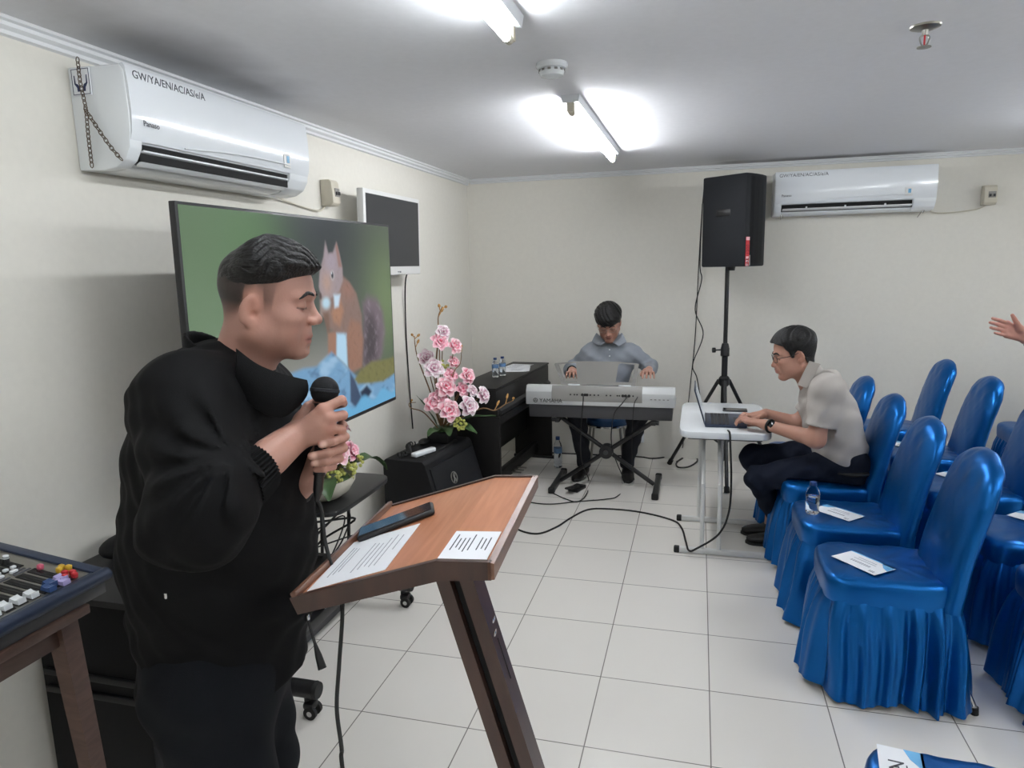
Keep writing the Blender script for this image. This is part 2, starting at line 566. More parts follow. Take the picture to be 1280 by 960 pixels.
# ------------------------------------------------------------------ banquet chairs under blue satin covers (local: faces -x)
def noise2(x, y, s):
    return (math.sin(x * 3.1 + s) * math.cos(y * 2.7 + s * 1.7) + 0.6 * math.sin(x * 6.3 - y * 5.1 + s * 2.3) + 0.4 * math.cos(x * 11.7 + y * 9.1 + s * 0.7)) / 2

def soutline(t, ax, ay, e):
    c, s = math.cos(t), math.sin(t)
    return ax * math.copysign(abs(c) ** (2 / e), c), ay * math.copysign(abs(s) ** (2 / e), s)

def arc_outline(ax, ay, e, n):
    """n points evenly spaced along a superellipse, with outward normals"""
    D = [soutline(2 * PI * k / 4000, ax, ay, e) for k in range(4001)]
    L = [0.0]
    for i in range(4000): L.append(L[-1] + math.dist(D[i], D[i + 1]))
    out, j = [], 0
    for k in range(n):
        q = L[-1] * k / n
        while L[j + 1] < q: j += 1
        f = (q - L[j]) / max(L[j + 1] - L[j], 1e-9)
        out.append((D[j][0] + (D[j + 1][0] - D[j][0]) * f, D[j][1] + (D[j + 1][1] - D[j][1]) * f))
    res = []
    for k in range(n):
        dx, dy = out[(k + 3) % n][0] - out[k - 3][0], out[(k + 3) % n][1] - out[k - 3][1]
        l = math.hypot(dx, dy) or 1
        res.append((out[k][0], out[k][1], dy / l, -dx / l))
    return res

def make_chair(seed):
    rnd = random.Random(seed)
    t = thing('banquet_chair', '', 'chair')
    N = 120
    # seat cover: crowned top, rolled edge, side band
    prof = [(0.99, 0.385), (1.002, 0.40), (1.008, 0.43), (1.010, 0.45), (1.0, 0.468), (0.975, 0.480), (0.93, 0.487), (0.8, 0.491), (0.6, 0.494), (0.4, 0.495), (0.2, 0.495), (0.05, 0.495)]
    prof = [(a_, b_ + 0.012) for a_, b_ in prof]
    SO = arc_outline(0.230, 0.198, 5.5, N)
    rings = []
    for (sc, z) in prof:
        r = []
        for k in range(N):
            a = 2 * PI * k / N
            x, y = SO[k][:2]
            x *= sc; y *= sc
            wr = 0.0035 * noise2(x * 9, y * 9, seed) if sc < 0.99 else 0.002 * math.sin(a * 17 + seed)
            # tension folds running to the junction with the back
            wr += 0.005 * max(0, x - 0.08) / 0.15 * math.sin(y * 60 + seed)
            r.append((x * (1 + (0.004 * math.sin(a * 9 + seed) if sc > 0.99 else 0)) - 0.005, y, z + (wr if sc < 0.99 else 0)))
        rings.append(r)
    obj('seat_cover', MB().rings(rings, cap0=False), 'satin', t, smooth=60)
    # pleated skirt, sewn to the side band of the seat and wrapped round the foot of the back
    rings = []
    ph = [rnd.uniform(0, 6.28) for _ in range(6)]
    NS = 480
    OUT = arc_outline(0.242, 0.197, 5.5, NS)
    zs = [0.418, 0.405, 0.395, 0.38, 0.35, 0.31, 0.26, 0.21, 0.16, 0.11, 0.06, 0.018]
    for i, z in enumerate(zs):
        s = (0.418 - z) / 0.40
        r = []
        for k in range(NS):
            a = 2 * PI * k / NS
            x, y, ux, uy = OUT[k]
            per = a * 18 + 1.5 * math.sin(a * 3 + ph[0]) + 1.0 * math.sin(a * 5 + ph[1]) + 0.5 * math.sin(5 * s + a * 2 + ph[2])
            pl = 0.65 * math.sin(per) + 0.35 * math.sin(per + 0.9 * math.sin(per)) + 0.25 * math.sin(2.3 * per + ph[5] + 2 * s)
            amp = 0.001 + 0.028 * min(1, s * 2.2) ** 0.7 * (0.75 + 0.35 * math.sin(a * 4 + ph[3]))
            off = -0.004 + 0.012 * min(1, s * 6) + 0.044 * s + amp * pl
            off += 0.010 * math.sin(a * 5 + ph[1]) * s
            if x > 0.1: off += 0.006 * s
            zz = z + (0.010 * math.sin(a * 6 + ph[4]) + 0.004 * math.sin(per) + 0.004) * max(0, s - 0.55) / 0.45
            r.append((x + ux * off + 0.012, y + uy * off, max(zz, 0.006)))
        rings.append(r)
    obj('skirt', MB().rings(rings, cap0=False, cap1=False), 'satin', t, smooth=80)
    # backrest cover: padded slab with a rounded crown, leaning back
    rings = []
    NB = 160
    S = [0, .03, .06, .09, .12, .16, .2, .25, .3, .35, .4, .43, .45, .47, .5, .55, .6, .64, .67, .69, .71, .74, .78, .81, .84, .87, .89, .91, .93, .945, .96, .97, .98, .988, .994, 1.0]
    for s in S:
        z = 0.40 + 0.585 * s
        cx = 0.205 + 0.03 * s + 0.105 * s ** 1.6
        w = 0.206 - 0.008 * s
        if s > 0.7: w *= math.sqrt(max(0.0, 1 - ((s - 0.7) / 0.302) ** 2.6)) * 0.93 + 0.07 * (1 - (s - .7) / .3)
        th = 0.050 - 0.010 * s
        if s > 0.88: th *= math.sqrt(max(0.02, 1 - ((s - 0.88) / 0.1205) ** 2))
        r = []
        for k in range(NB):
            a = 2 * PI * k / NB
            x, y = soutline(a, th, max(w, 0.004), 3.0)
            # the front face is slightly hollow, folds gather at the crown and the foot of the back
            x += -0.012 * (1 - (y / max(w, .02)) ** 2) * (1 if x < 0 else 0.3)
            x += 0.0032 * noise2(y * 11, z * 9, seed + 3) * (1.0 if s > 0.8 or s < 0.25 else 0.6)
            x += 0.0022 * math.sin(y * 60 + z * 25 + seed) * (math.exp(-((s - .08) / .07) ** 2) + math.exp(-((s - .85) / .08) ** 2))
            seam = math.exp(-((z - .66 - .1 * y) / .004) ** 2) + math.exp(-((z - .80 + .16 * y) / .004) ** 2) + math.exp(-((y - .02) / .003) ** 2)
            x += 0.0007 * min(seam, 1) * (1 if x < 0 else -1)
            r.append((cx + x, y + 0.003 * noise2(z * 14, y * 4, seed + 8), z))
        rings.append(r)
    obj('backrest_cover', MB().rings(rings, cap0=False), 'satin', t, smooth=70)
    # frame legs, only their feet show under the hem
    for (x0, x1) in ((-0.17, -0.185), (0.2, 0.305)):
        for sy in (-1, 1):
            l = obj('leg', MB().tube([(x0, sy * 0.17, 0.40), (x0 + (x1 - x0) * .25, sy * 0.175, 0.2), (x1, sy * 0.185, 0.02)], 0.0115, 10), 'chrome', t)
            obj('foot_cap', MB().tube([(x1 - 0.002 * (1 if x1 > 0 else -1), sy * 0.185, 0.03), (x1, sy * 0.185, 0.001)], 0.0145, 12), 'rubber', l)
    return t

protos = [make_chair(s) for s in (1, 5, 9)]
CH = {}
CHAIRS = [  # key, proto, x, y, turn, group, label
    ('n', 0, 0.640, 1.545, -0.10, 'first row', 'blue covered chair in the bottom right corner, nearest the camera'),
    ('a', 1, 0.735, 2.915, 0.0, 'first row', 'blue covered chair seen whole, with only a printed card on its seat'),
    ('b', 2, 0.715, 3.475, 0.02, 'first row', 'blue covered chair with a water bottle and a card on its seat'),
    ('c', 0, 0.705, 4.06, 0.0, 'first row', 'blue covered chair that the man at the laptop sits on'),
    ('d', 1, 0.69, 4.66, 0.0, 'first row', 'blue covered chair whose top just shows behind the back of the man at the laptop'),
    ('e', 2, 1.47, 2.86, 0.03, 'second row', 'blue covered second row chair nearest the camera, cut by the right edge'),
    ('f', 0, 1.47, 3.42, 0.0, 'second row', 'blue covered second row chair with a card on its seat cut by the right edge'),
    ('g', 1, 1.42, 4.06, 0.0, 'second row', 'blue covered second row chair whose upright backrest is cut by the right edge'),
    ('h', 2, 1.395, 4.74, 0.0, 'second row', 'blue covered second row chair, back fully seen, second from the back wall'),
    ('i', 0, 1.385, 5.50, 0.0, 'second row', 'blue covered second row chair standing nearest the back wall'),
    ('j', 1, 2.36, 5.55, 0.0, 'third row', 'blue covered third row chair by the back wall, only its seat seen'),
]
used = set()
for (key, pi, x, y, rz, grp, lab) in CHAIRS:
    if pi not in used:
        o = protos[pi]; used.add(pi)
    else:
        o = copy_tree(protos[pi])
    o.location = (x, y, 0); o.rotation_euler = (0, 0, rz)
    o['label'] = lab; o['group'] = 'covered chairs of the ' + grp
    CH[key] = o

# name cards and the bottle on the seats
def name_card(x, y, z, rz, label, word='', flip=False, w=0.20, h=0.12):
    t = thing('name_card', label, 'card', (x, y, z), rz, 'printed cards on the seats')
    obj('sheet', MB().box((0, 0, 0.0006), (w, h, 0.0012)), 'paper', t, smooth=0)
    s = -1 if flip else 1
    bl = MB().prism([(s * w * .5, -h * .5), (s * w * .5, -h * .08), (s * w * .36, -h * .2), (s * w * .2, -h * .5)][::s], 0.0012, 0.0017)
    bl.prism([(-s * w * .5, -h * .5), (s * w * .5, -h * .5), (s * w * .5, -h * .44), (-s * w * .5, -h * .44)][::s], 0.0012, 0.0017)
    obj('blue_corner', bl, 'card_blue', t, smooth=0)
    pr = MB()
    for k in range(9):
        pr.box((-w * .2 + k * w * .05, h * .12, 0.0014), (w * .03, h * .11, 0.0006))
    for j, l in enumerate((0.5, 0.42)):
        pr.box((0, -h * .1 - j * h * .13, 0.0014), (w * l, h * .03, 0.0006))
    if word: text_mb(pr, word, 0.05, Matrix.Translation((0.0, -h * .05, 0.0014)), 0.0003)
    for k in range(3): pr.box((-w * .4 + k * 0.008, h * .34, 0.0014), (0.005, 0.014, 0.0006))
    obj('print', pr, 'ink_soft' if not word else 'ink', t, smooth=0)
    return t
ZS = 0.511
name_card(0.655, 2.87, ZS, 2.25, 'printed card lying on the seat of the whole chair in view, blue corners', flip=True)
name_card(0.665, 3.45, ZS, 2.35, 'printed card beside the water bottle on a blue chair seat')
name_card(0.485, 1.605, ZS, 1.42, 'printed card on the corner chair at the bottom edge, letters AN', word='AN', w=0.24, h=0.10, flip=False)
name_card(1.52, 3.53, ZS, 2.3, 'printed card cut by the right edge on a second row seat')
name_card(1.40, 4.16, ZS, 2.2, 'printed card half hidden behind the backrest of the whole chair, on a second row seat')
name_card(1.31, 4.83, ZS, 2.3, 'printed card of which a tiny white corner shows above a blue backrest')

def water_bottle(x, y, z, label, h=0.19, r=0.031, group=None, lab=True, fill=0.55):
    t = thing('water_bottle', label, 'bottle', (x, y, z), group=group)
    pr = [(0, 0.002), (r * .8, 0.0), (r, 0.008), (r * .93, 0.03), (r, 0.05), (r * .94, 0.07), (r, h * .48), (r, h * .66), (r * .8, h * .78), (r * .45, h * .88), (r * .42, h * .93), (0, h * .93)]
    obj('shell', MB().lathe(pr, 24), 'clear', t, smooth=50)
    wp = [(0, 0.004)] + [(a * .94, b) for a, b in pr[2:] if b < h * fill] + [(r * .9, h * fill), (0, h * fill)]
    obj('water', MB().lathe(wp, 24), 'water', t, smooth=50)
    obj('cap', MB().lathe([(0, h * .9), (r * .5, h * .9), (r * .5, h), (0, h)], 20), 'bottle_cap', t)
    if lab:
        obj('label_band', MB().lathe([(r * 1.012, h * .48), (r * 1.012, h * .64)], 24), 'bottle_label', t)
    return t
water_bottle(0.545, 3.42, ZS, 'small clear water bottle with blue cap standing on a blue chair seat', h=0.155, r=0.032, lab=False)
# ------------------------------------------------------------------ big television on its wheeled stand
def paint_tv(NU, NV):
    """colours of the picture on the screen, row by row from the top: a squirrel on a blue rock"""
    Y = np.linspace(1.842, 3.34, NU)[None, :] * np.ones((NV, 1))
    Z = np.linspace(1.918, 1.032, NV)[:, None] * np.ones((1, NU))
    def blob(y, z, ry, rz):
        return np.exp(-(((Y - y) / ry) ** 2 + ((Z - z) / rz) ** 2))
    def smooth(x):
        x = np.clip(x, 0, 1); return x * x * (3 - 2 * x)
    def poly(P, soft=0.012):
        """signed distance to a polygon -> soft mask"""
        P = [np.array(p) for p in P]
        d = np.full(Y.shape, 1e9); inside = np.zeros(Y.shape, bool)
        for i in range(len(P)):
            a, b = P[i], P[(i + 1) % len(P)]
            e = b - a
            wy, wz = Y - a[0], Z - a[1]
            h = np.clip((wy * e[0] + wz * e[1]) / (e @ e), 0, 1)
            d = np.minimum(d, np.hypot(wy - e[0] * h, wz - e[1] * h))
            c = ((a[1] > Z) != (b[1] > Z)) & (Y < (b[0] - a[0]) * (Z - a[1]) / ((b[1] - a[1]) if abs(b[1] - a[1]) > 1e-9 else 1e-9) + a[0])
            inside ^= c
        sd = np.where(inside, -d, d)
        return smooth(0.5 - sd / (2 * soft))
    def C(r, g, b): return np.array(rgb(r, g, b)[:3])
    rs = np.random.RandomState(3)
    def tex(scy, scz, n=5):
        o = np.zeros(Y.shape)
        for k in range(n):
            f = 1.7 ** k
            o += np.sin(Y * scy * f + rs.uniform(0, 6) + 2 * np.sin(Z * scz * f * .6 + rs.uniform(0, 6))) * np.sin(Z * scz * f + rs.uniform(0, 6)) / 1.4 ** k
        return o / 2
    img = np.ones(Y.shape + (3,)) * C(74, 84, 76)
    def over(mask, col, a=1.0):
        nonlocal img
        m = (mask * a)[..., None]
        img = img * (1 - m) + col * m
    over(smooth((2.45 - Y) / 0.55), C(80, 106, 74))
    over(blob(2.2, 1.85, .25, .2), C(84, 120, 76))
    over(blob(1.9, 1.3, .35, .5), C(112, 138, 108))
    over(blob(2.72, 1.9, .35, .3), C(56, 62, 66))
    over(blob(3.28, 1.55, .22, .3), C(106, 126, 88))
    over(smooth((1.55 - Z) / 0.3) * smooth((3.0 - Y) / .3), C(140, 140, 134))
    # tail
    t = tex(60, 45)
    over(poly([(3.073, 1.579), (3.167, 1.563), (3.231, 1.495), (3.245, 1.393), (3.205, 1.28), (3.115, 1.215), (3.003, 1.22), (2.982, 1.322), (3.018, 1.472), (3.019, 1.548)], .03), C(112, 98, 108))
    over(poly([(3.06, 1.5), (3.12, 1.48), (3.17, 1.38), (3.13, 1.26), (3.02, 1.24), (3.0, 1.35)], .05), C(70, 62, 68))
    over(poly([(3.073, 1.579), (3.167, 1.563), (3.231, 1.495), (3.245, 1.393), (3.205, 1.28), (3.115, 1.215), (3.003, 1.22), (2.982, 1.322), (3.018, 1.472), (3.019, 1.548)], .03) * smooth(t), C(150, 138, 150), .5)
    # legs and body
    over(poly([(2.683, 1.44), (2.759, 1.44), (2.747, 1.30), (2.672, 1.31)]), C(156, 116, 96))
    body = poly([(2.80, 1.70), (2.898, 1.65), (2.961, 1.596), (3.004, 1.492), (2.998, 1.385), (2.972, 1.246), (2.86, 1.237), (2.843, 1.34), (2.836, 1.406), (2.759, 1.429), (2.7, 1.456), (2.643, 1.529), (2.67, 1.585), (2.732, 1.62)])
    over(body, C(134, 110, 102))
    over(body * blob(2.88, 1.62, .07, .05), C(150, 112, 100))
    over(poly([(2.892, 1.482), (2.983, 1.456), (3.006, 1.377), (2.98, 1.245), (2.86, 1.237), (2.843, 1.34), (2.845, 1.413)], .02), C(150, 110, 92))
    over(poly([(2.801, 1.589), (2.832, 1.524), (2.79, 1.46), (2.74, 1.48), (2.722, 1.524)], .02), C(170, 124, 98))
    over(poly([(2.758, 1.43), (2.845, 1.42), (2.84, 1.266), (2.806, 1.289), (2.745, 1.327)]), C(176, 212, 236))
    over(body * smooth(tex(90, 70) * 1.2), C(116, 84, 74), .35)
    # paws and nut
    over(poly([(2.635, 1.60), (2.70, 1.585), (2.72, 1.545), (2.677, 1.505), (2.629, 1.52)]), C(150, 132, 126))
    over(poly([(2.65, 1.53), (2.70, 1.53), (2.70, 1.44), (2.68, 1.44)]), C(120, 92, 80))
    # head with ears
    head = poly([(2.706, 1.83), (2.724, 1.778), (2.765, 1.782), (2.80, 1.828), (2.822, 1.778), (2.842, 1.715), (2.84, 1.659), (2.80, 1.611), (2.72, 1.585), (2.646, 1.594), (2.632, 1.64), (2.645, 1.70), (2.684, 1.765)], .009)
    over(head, C(160, 146, 150))
    over(poly([(2.79, 1.81), (2.803, 1.826), (2.82, 1.775), (2.835, 1.72), (2.805, 1.72)], .008), C(152, 116, 106))
    over(head * blob(2.70, 1.655, .04, .05), C(184, 150, 132), .8)
    over(head * blob(2.745, 1.74, .05, .05), C(170, 158, 172), .8)
    over(head * smooth(tex(110, 90)), C(128, 112, 112), .3)
    over(poly([(2.751, 1.60), (2.81, 1.60), (2.789, 1.547), (2.753, 1.543)]), C(196, 218, 236))
    over(smooth(1.4 - np.hypot((Y - 2.749) / .020, (Z - 1.685) / .026) * 1.2), C(200, 196, 196))
    over(smooth(1.5 - np.hypot((Y - 2.749) / .013, (Z - 1.685) / .019) * 1.3), C(22, 28, 48))
    over(smooth(1.5 - np.hypot((Y - 2.744) / .004, (Z - 1.694) / .005)), C(220, 230, 240))
    over(smooth(1.4 - np.hypot((Y - 2.684) / .036, (Z - 1.568) / .026)), C(184, 214, 230))
    over(smooth(1.4 - np.hypot((Y - 2.640) / .012, (Z - 1.60) / .016)), C(80, 62, 62))
    # rock and moss
    rock = poly([(1.6, 1.20), (2.2, 1.25), (2.359, 1.306), (2.476, 1.314), (2.574, 1.306), (2.64, 1.33), (2.705, 1.353), (2.80, 1.29), (2.833, 1.267), (2.91, 1.215), (3.063, 1.167), (3.2, 1.155), (3.36, 1.17), (3.5, 0.9), (1.6, 0.9)], .012)
    over(rock, C(112, 158, 196))
    r1 = tex(13, 19, 4); r2 = tex(24, 30, 4)
    over(rock * smooth(r1 * 1.2 + .1), C(160, 196, 224), .8)
    over(rock * smooth(r2 * 1.4 - .25), C(70, 104, 140), .7)
    over(rock * poly([(2.86, 1.24), (2.90, 1.2), (2.96, 1.10), (2.9, 1.06), (2.85, 1.1)], .012), C(58, 76, 104))
    over(rock * poly([(2.95, 1.13), (3.02, 1.15), (3.07, 1.11), (2.98, 1.06)], .012), C(30, 44, 68))
    over(rock * smooth((1.10 + .02 * np.sin(Y * 30) - Z) / .03) * smooth((Y - 2.75) / .1), C(104, 172, 214))
    moss = poly([(2.90, 1.20), (2.97, 1.235), (3.082, 1.258), (3.18, 1.25), (3.293, 1.245), (3.36, 1.25), (3.36, 1.16), (3.204, 1.138), (3.08, 1.15), (2.931, 1.17)], .012)
    over(moss, C(120, 118, 70))
    over(moss * smooth(tex(80, 80)), C(92, 92, 52), .7)
    return img

NU, NV = 300, 178
img = paint_tv(NU, NV)
tv = thing('television', 'large flat television showing a squirrel on a blue rock, behind the man in black', 'television', (-1.55, 2.59, 1.475), 0.0, rot=(0, math.radians(0.6), 0))
obj('bezel', MB().box((-0.012, 0, 0), (0.024, 1.524, 0.912), 0.003), 'black_plastic', tv)
obj('back_cover', MB().box((-0.045, 0, -0.12), (0.05, 1.1, 0.55), 0.015), 'black_matte', tv)
yy = np.linspace(-0.751, 0.751, NU); zz = np.linspace(0.446, -0.438, NV)
g = MB()
g.v = [(0.0008, y, z) for z in zz for y in yy]
g.f = [[j * NU + i, (j + 1) * NU + i, (j + 1) * NU + i + 1, j * NU + i + 1] for j in range(NV - 1) for i in range(NU - 1)]
g.mi = [0] * len(g.f)
cols = np.concatenate([img.reshape(-1, 3), np.ones((NU * NV, 1))], 1)
ms = bpy.data.materials.new('screen_picture')
ms.use_nodes = True
nt = ms.node_tree
at = nt.nodes.new('ShaderNodeAttribute'); at.attribute_name = 'Col'
bs = nt.nodes['Principled BSDF']
bs.inputs['Base Color'].default_value = (0.01, 0.01, 0.01, 1)
bs.inputs['Roughness'].default_value = 0.25
nt.links.new(at.outputs['Color'], bs.inputs['Emission Color'])
SCREEN_EMIT = 0.85
bs.inputs['Emission Strength'].default_value = SCREEN_EMIT
obj('screen', g, ms, tv, smooth=0, cols=cols)

# stand: two posts, two long feet on castors
t = thing('television_stand', 'black wheeled television stand whose castors stand on the tiles by the lectern', 'stand', (-1.66, 2.60, 0))
for s in (-1, 1):
    obj('post', MB().box((0, s * 0.13 - 0.25, 0.82), (0.05, 0.05, 1.36), 0.006), 'black_metal', t)
obj('mount_plate', MB().box((0.030, 0, 1.42), (0.02, 0.6, 0.3), 0.004), 'black_metal', t)
for s in (-1, 1):
    f = MB().tube([(-0.20, s * 0.455, 0.115), (0.265, s * 0.455, 0.115)], 0.034, 20)
    ft = obj('foot', f, 'black_metal', t)
    obj('end_cap', MB().tube([(0.262, s * 0.455, 0.115), (0.278, s * 0.455, 0.115)], [0.035, 0.031], 20), 'rubber', ft)
    for q, x in enumerate((0.225, -0.17)):
        cs = MB()
        cs.cyl((x, s * 0.455, 0.09), (x, s * 0.455, 0.06), 0.013)
        cs.box((x + 0.012, s * 0.455, 0.052), (0.046, 0.05, 0.03), 0.01)
        c = obj('caster', cs, 'black_plastic', ft)
        for e in (-1, 1):
            obj('wheel', MB().cyl((x + 0.02, s * 0.455 + e * 0.012, 0.027), (x + 0.02, s * 0.455 + e * 0.027, 0.027), 0.0265, n=24), 'rubber', c)
        obj('hub', MB().cyl((x + 0.02, s * 0.455 - 0.029, 0.027), (x + 0.02, s * 0.455 + 0.029, 0.027), 0.011), 'chrome', c)
obj('cross_bar', MB().box((-0.03, -0.0, 0.115), (0.05, 0.9, 0.05), 0.006), 'black_metal', t)

# low black case standing between the stand and the wall
t = thing('equipment_case', 'low black equipment case on the floor behind the television stand', 'case', (-1.87, 2.57, 0))
obj('body', MB().box((0, 0, 0.175), (0.27, 0.80, 0.23), 0.01), 'black_matte', t)
obj('grey_band', MB().box((0.006, 0, 0.03), (0.278, 0.81, 0.06), 0.006), 'dark_grey', t)  # dark grey band along the foot of the case
# taller black cabinet behind the singer
t = thing('black_cabinet', 'black cabinet against the left wall between the mixer and the man in black', 'cabinet', (-1.80, 1.84, 0))
obj('body', MB().box((0, 0, 0.365), (0.40, 0.56, 0.73), 0.006), 'black_matte', t)
obj('top', MB().box((0, 0, 0.741), (0.42, 0.60, 0.022), 0.004), 'black_plastic', t)
for k in range(2):
    obj('shelf_rail', MB().box((0.0, -0.287, 0.48 - k * 0.06), (0.36, 0.014, 0.02), 0.003), 'black_plastic', t)
t = thing('pouch', 'rounded black pouch lying on the black cabinet by the wall', 'pouch', (-1.90, 1.85, 0.752))
pm = MB().ell((0, 0, 0.038), (0.075, 0.10, 0.038), 24, 14)
obj('pouch_body', pm, 'black_matte', t)
obj('strap', MB().tube(curve_pts([(0.06, -0.05, 0.02), (0.10, 0.0, 0.015), (0.06, 0.05, 0.02)], 6), 0.005, 6), 'rubber', t)

# thin legged table for the flower bowl
t = thing('side_table', 'small black side table holding the flower bowl, left of the slanted speaker', 'table', (-1.74, 2.90, 0))
tp = [(soutline(2 * PI * k / 48, 0.22, 0.30, 6)) for k in range(48)]
obj('top', MB().prism(tp, 0.628, 0.65, bev=0.003), 'black_plastic', t)
for sx in (-1, 1):
    for sy in (-1, 1):
        obj('leg', MB().cyl((sx * 0.08 - 0.09, sy * 0.235, 0.63), (sx * 0.08 - 0.13, sy * 0.24, 0.0), 0.009), 'black_metal', t)
# cables tangled under it
rnd = random.Random(4)
tg = MB()
for k in range(5):
    p = [(-1.84 + rnd.uniform(-.06, .12), 2.95 + rnd.uniform(-.22, .22), 0.62 - 0.0 * j) if j == 0 else (-1.78 + rnd.uniform(-.1, .14), 2.95 + rnd.uniform(-.28, .22), 0.60 - 0.095 * j + rnd.uniform(-.03, .03)) for j in range(6)]
    tag(obj('cable', MB().tube(curve_pts(p, 8), 0.006 if k % 2 else 0.004, 7), 'rubber'), 'black cable in the tangle hanging under the side table', 'cable', 'cable tangle under the side table')
# ------------------------------------------------------------------ things on the walls
def ac_unit(label, loc, rotz, length, louver_open, box_side):
    """local: wall at x=0, runs along y from -length/2 to length/2, bottom at z=0, front towards +x"""
    t = thing('air_conditioner', label, 'air conditioner', loc, rotz)
    h = length / 2
    # body: cross-section behind the panel, with the air outlet cut in underneath
    sec = [(0.0, 0.0), (0.10, -0.004), (0.150, 0.006), (0.162, 0.016), (0.150, 0.040), (0.165, 0.075), (0.205, 0.080), (0.213, 0.10), (0.220, 0.18), (0.215, 0.30), (0.20, 0.318), (0.0, 0.322)]
    X = Matrix(((1, 0, 0, 0), (0, 0, 1, 0), (0, 1, 0, 0), (0, 0, 0, 1)))
    obj('body', MB().prism(sec, -h + 0.01, h - 0.01, X=X), 'white_plastic', t, smooth=30)
    # side caps: full rounded profile left and right of the outlet
    cap = [(0.0, -0.002), (0.10, -0.006), (0.150, 0.000), (0.19, 0.022), (0.214, 0.062), (0.222, 0.12), (0.224, 0.18), (0.219, 0.30), (0.204, 0.32), (0.0, 0.325)]
    w0 = 0.055
    obj('end_cover', MB().prism(cap, -h, -h + w0, X=X, bev=0.006), 'white_plastic', t, smooth=30)
    obj('end_cover', MB().prism(cap, h - 0.15, h, X=X, bev=0.006), 'white_plastic', t, smooth=30)
    # glossy front panel, bowed
    rings = []
    for (x, z) in [(0.205, 0.088), (0.217, 0.085), (0.226, 0.11), (0.232, 0.17), (0.230, 0.25), (0.224, 0.312), (0.215, 0.323), (0.205, 0.321)]:
        rings.append([(x, -h + 0.004, z), (x, h - 0.004, z)])
    vs = [p for r in rings for p in r]
    n = len(rings)
    fs = [[2 * i, 2 * i + 1, 2 * i + 3, 2 * i + 2] for i in range(n - 1)] + [[2 * i for i in range(n)][::-1], [2 * i + 1 for i in range(n)], [0, 2 * n - 2, 2 * n - 1, 1]]
    obj('front_panel', MB().add(vs, fs), 'ac_panel', t, smooth=40)
    rib = MB().tube(curve_pts([(0.222, -h + 0.25, 0.092), (0.231, 0.0, 0.112), (0.2325, h - 0.25, 0.118), (0.231, h - 0.17, 0.116)], 8), 0.003, 6)
    obj('panel_crease', rib, 'white_plastic', t)
    # outlet
    slot = MB().box((0.172 if louver_open else 0.165, (w0 - 0.15) / 2, 0.056 if louver_open else 0.052), (0.055 if louver_open else 0.03, length - w0 - 0.15, 0.064 if louver_open else 0.05))
    obj('air_outlet', slot, 'dark_hollow', t, smooth=0)
    a = 0.6 if louver_open else 0.25
    fl = MB().box((0.186 if louver_open else 0.19, (w0 - 0.15) / 2, 0.020 if louver_open else 0.036), (0.03 if louver_open else 0.07, length - w0 - 0.165, 0.006), 0.002, R=Matrix.Rotation(-a, 3, 'Y'))
    f = obj('louver', fl, 'white_plastic', t)
    for k in range(3):
        y = -h + w0 + (length - w0 - 0.15) * (0.2 + 0.3 * k)
        obj('louver_clip', MB().box((0.185, y, 0.05), (0.02, 0.012, 0.022), 0.003), 'white_plastic', f)
    if louver_open:
        f2 = MB().box((0.203, (w0 - 0.15) / 2, 0.056), (0.016, length - w0 - 0.165, 0.007), 0.002, R=Matrix.Rotation(-0.3, 3, 'Y'))
        obj('louver', f2, 'white_plastic', t)
    # display and maker's lettering
    F = lambda y, z, x=0.2325: Matrix(((0, 0, 1, x), (1, 0, 0, y), (0, 1, 0, z), (0, 0, 0, 1)))
    d = obj('display_sticker', MB().box((0.231, h - 0.19, 0.135), (0.003, 0.05, 0.06), 0.001), 'white_metal', t)
    obj('display_window', MB().box((0.2328, h - 0.185, 0.14), (0.002, 0.02, 0.03)), 'blue_glow', d)
    mk = MB()
    text_mb(mk, 'Panaso', 0.026, F(-h + 0.05, 0.135), 0.0004)
    obj('maker_lettering', mk, 'ink', t, smooth=0)
    mk = MB()
    Rt = F(-h + 0.03, 0.282, 0.2275) @ Matrix.Rotation(-0.09, 4, 'X')
    text_mb(mk, 'GW/YA/EN/AC/AS/e/A', 0.036, Rt, 0.0004)
    obj('handwriting', mk, 'ink', t, smooth=0)
    return t, F

acl, F1 = ac_unit('wall air conditioner above the big television with a rusty chain down its side', (XL, 2.50, 2.062), 0.0, 1.08, True, 1)
# hand sticker on the left end
st = MB().box((0.055, -0.5435, 0.275), (0.075, 0.004, 0.085), 0.0015)
stk = obj('hand_sticker', st, 'paper', acl)
ln = MB()
Xs = Matrix(((1, 0, 0, 0.055), (0, 0, -1, -0.5458), (0, 1, 0, 0.275), (0, 0, 0, 1)))
for (c, d) in (((0, .039), (.07, .0018)), ((0, -.039), (.07, .0018)), ((-.034, 0), (.0018, .078)), ((.034, 0), (.0018, .078))):
    ln.box((c[0], c[1], 0.0004), (d[0], d[1], 0.0008), X=Xs)
obj('sticker_border', ln, 'ink_navy', stk, smooth=0)
for s in (-1, 1):
    hd = MB().prism([(s * .026, .02), (s * .023, .02), (s * .021, -.004), (s * .012, -.008), (s * .005, -.018), (s * .005, -.030), (s * .016, -.030), (s * .017, -.018), (s * .026, -.006)][::s], 0, 0.0008, X=Xs)
    obj('hand_mark', hd, 'ink_navy', stk, smooth=0)

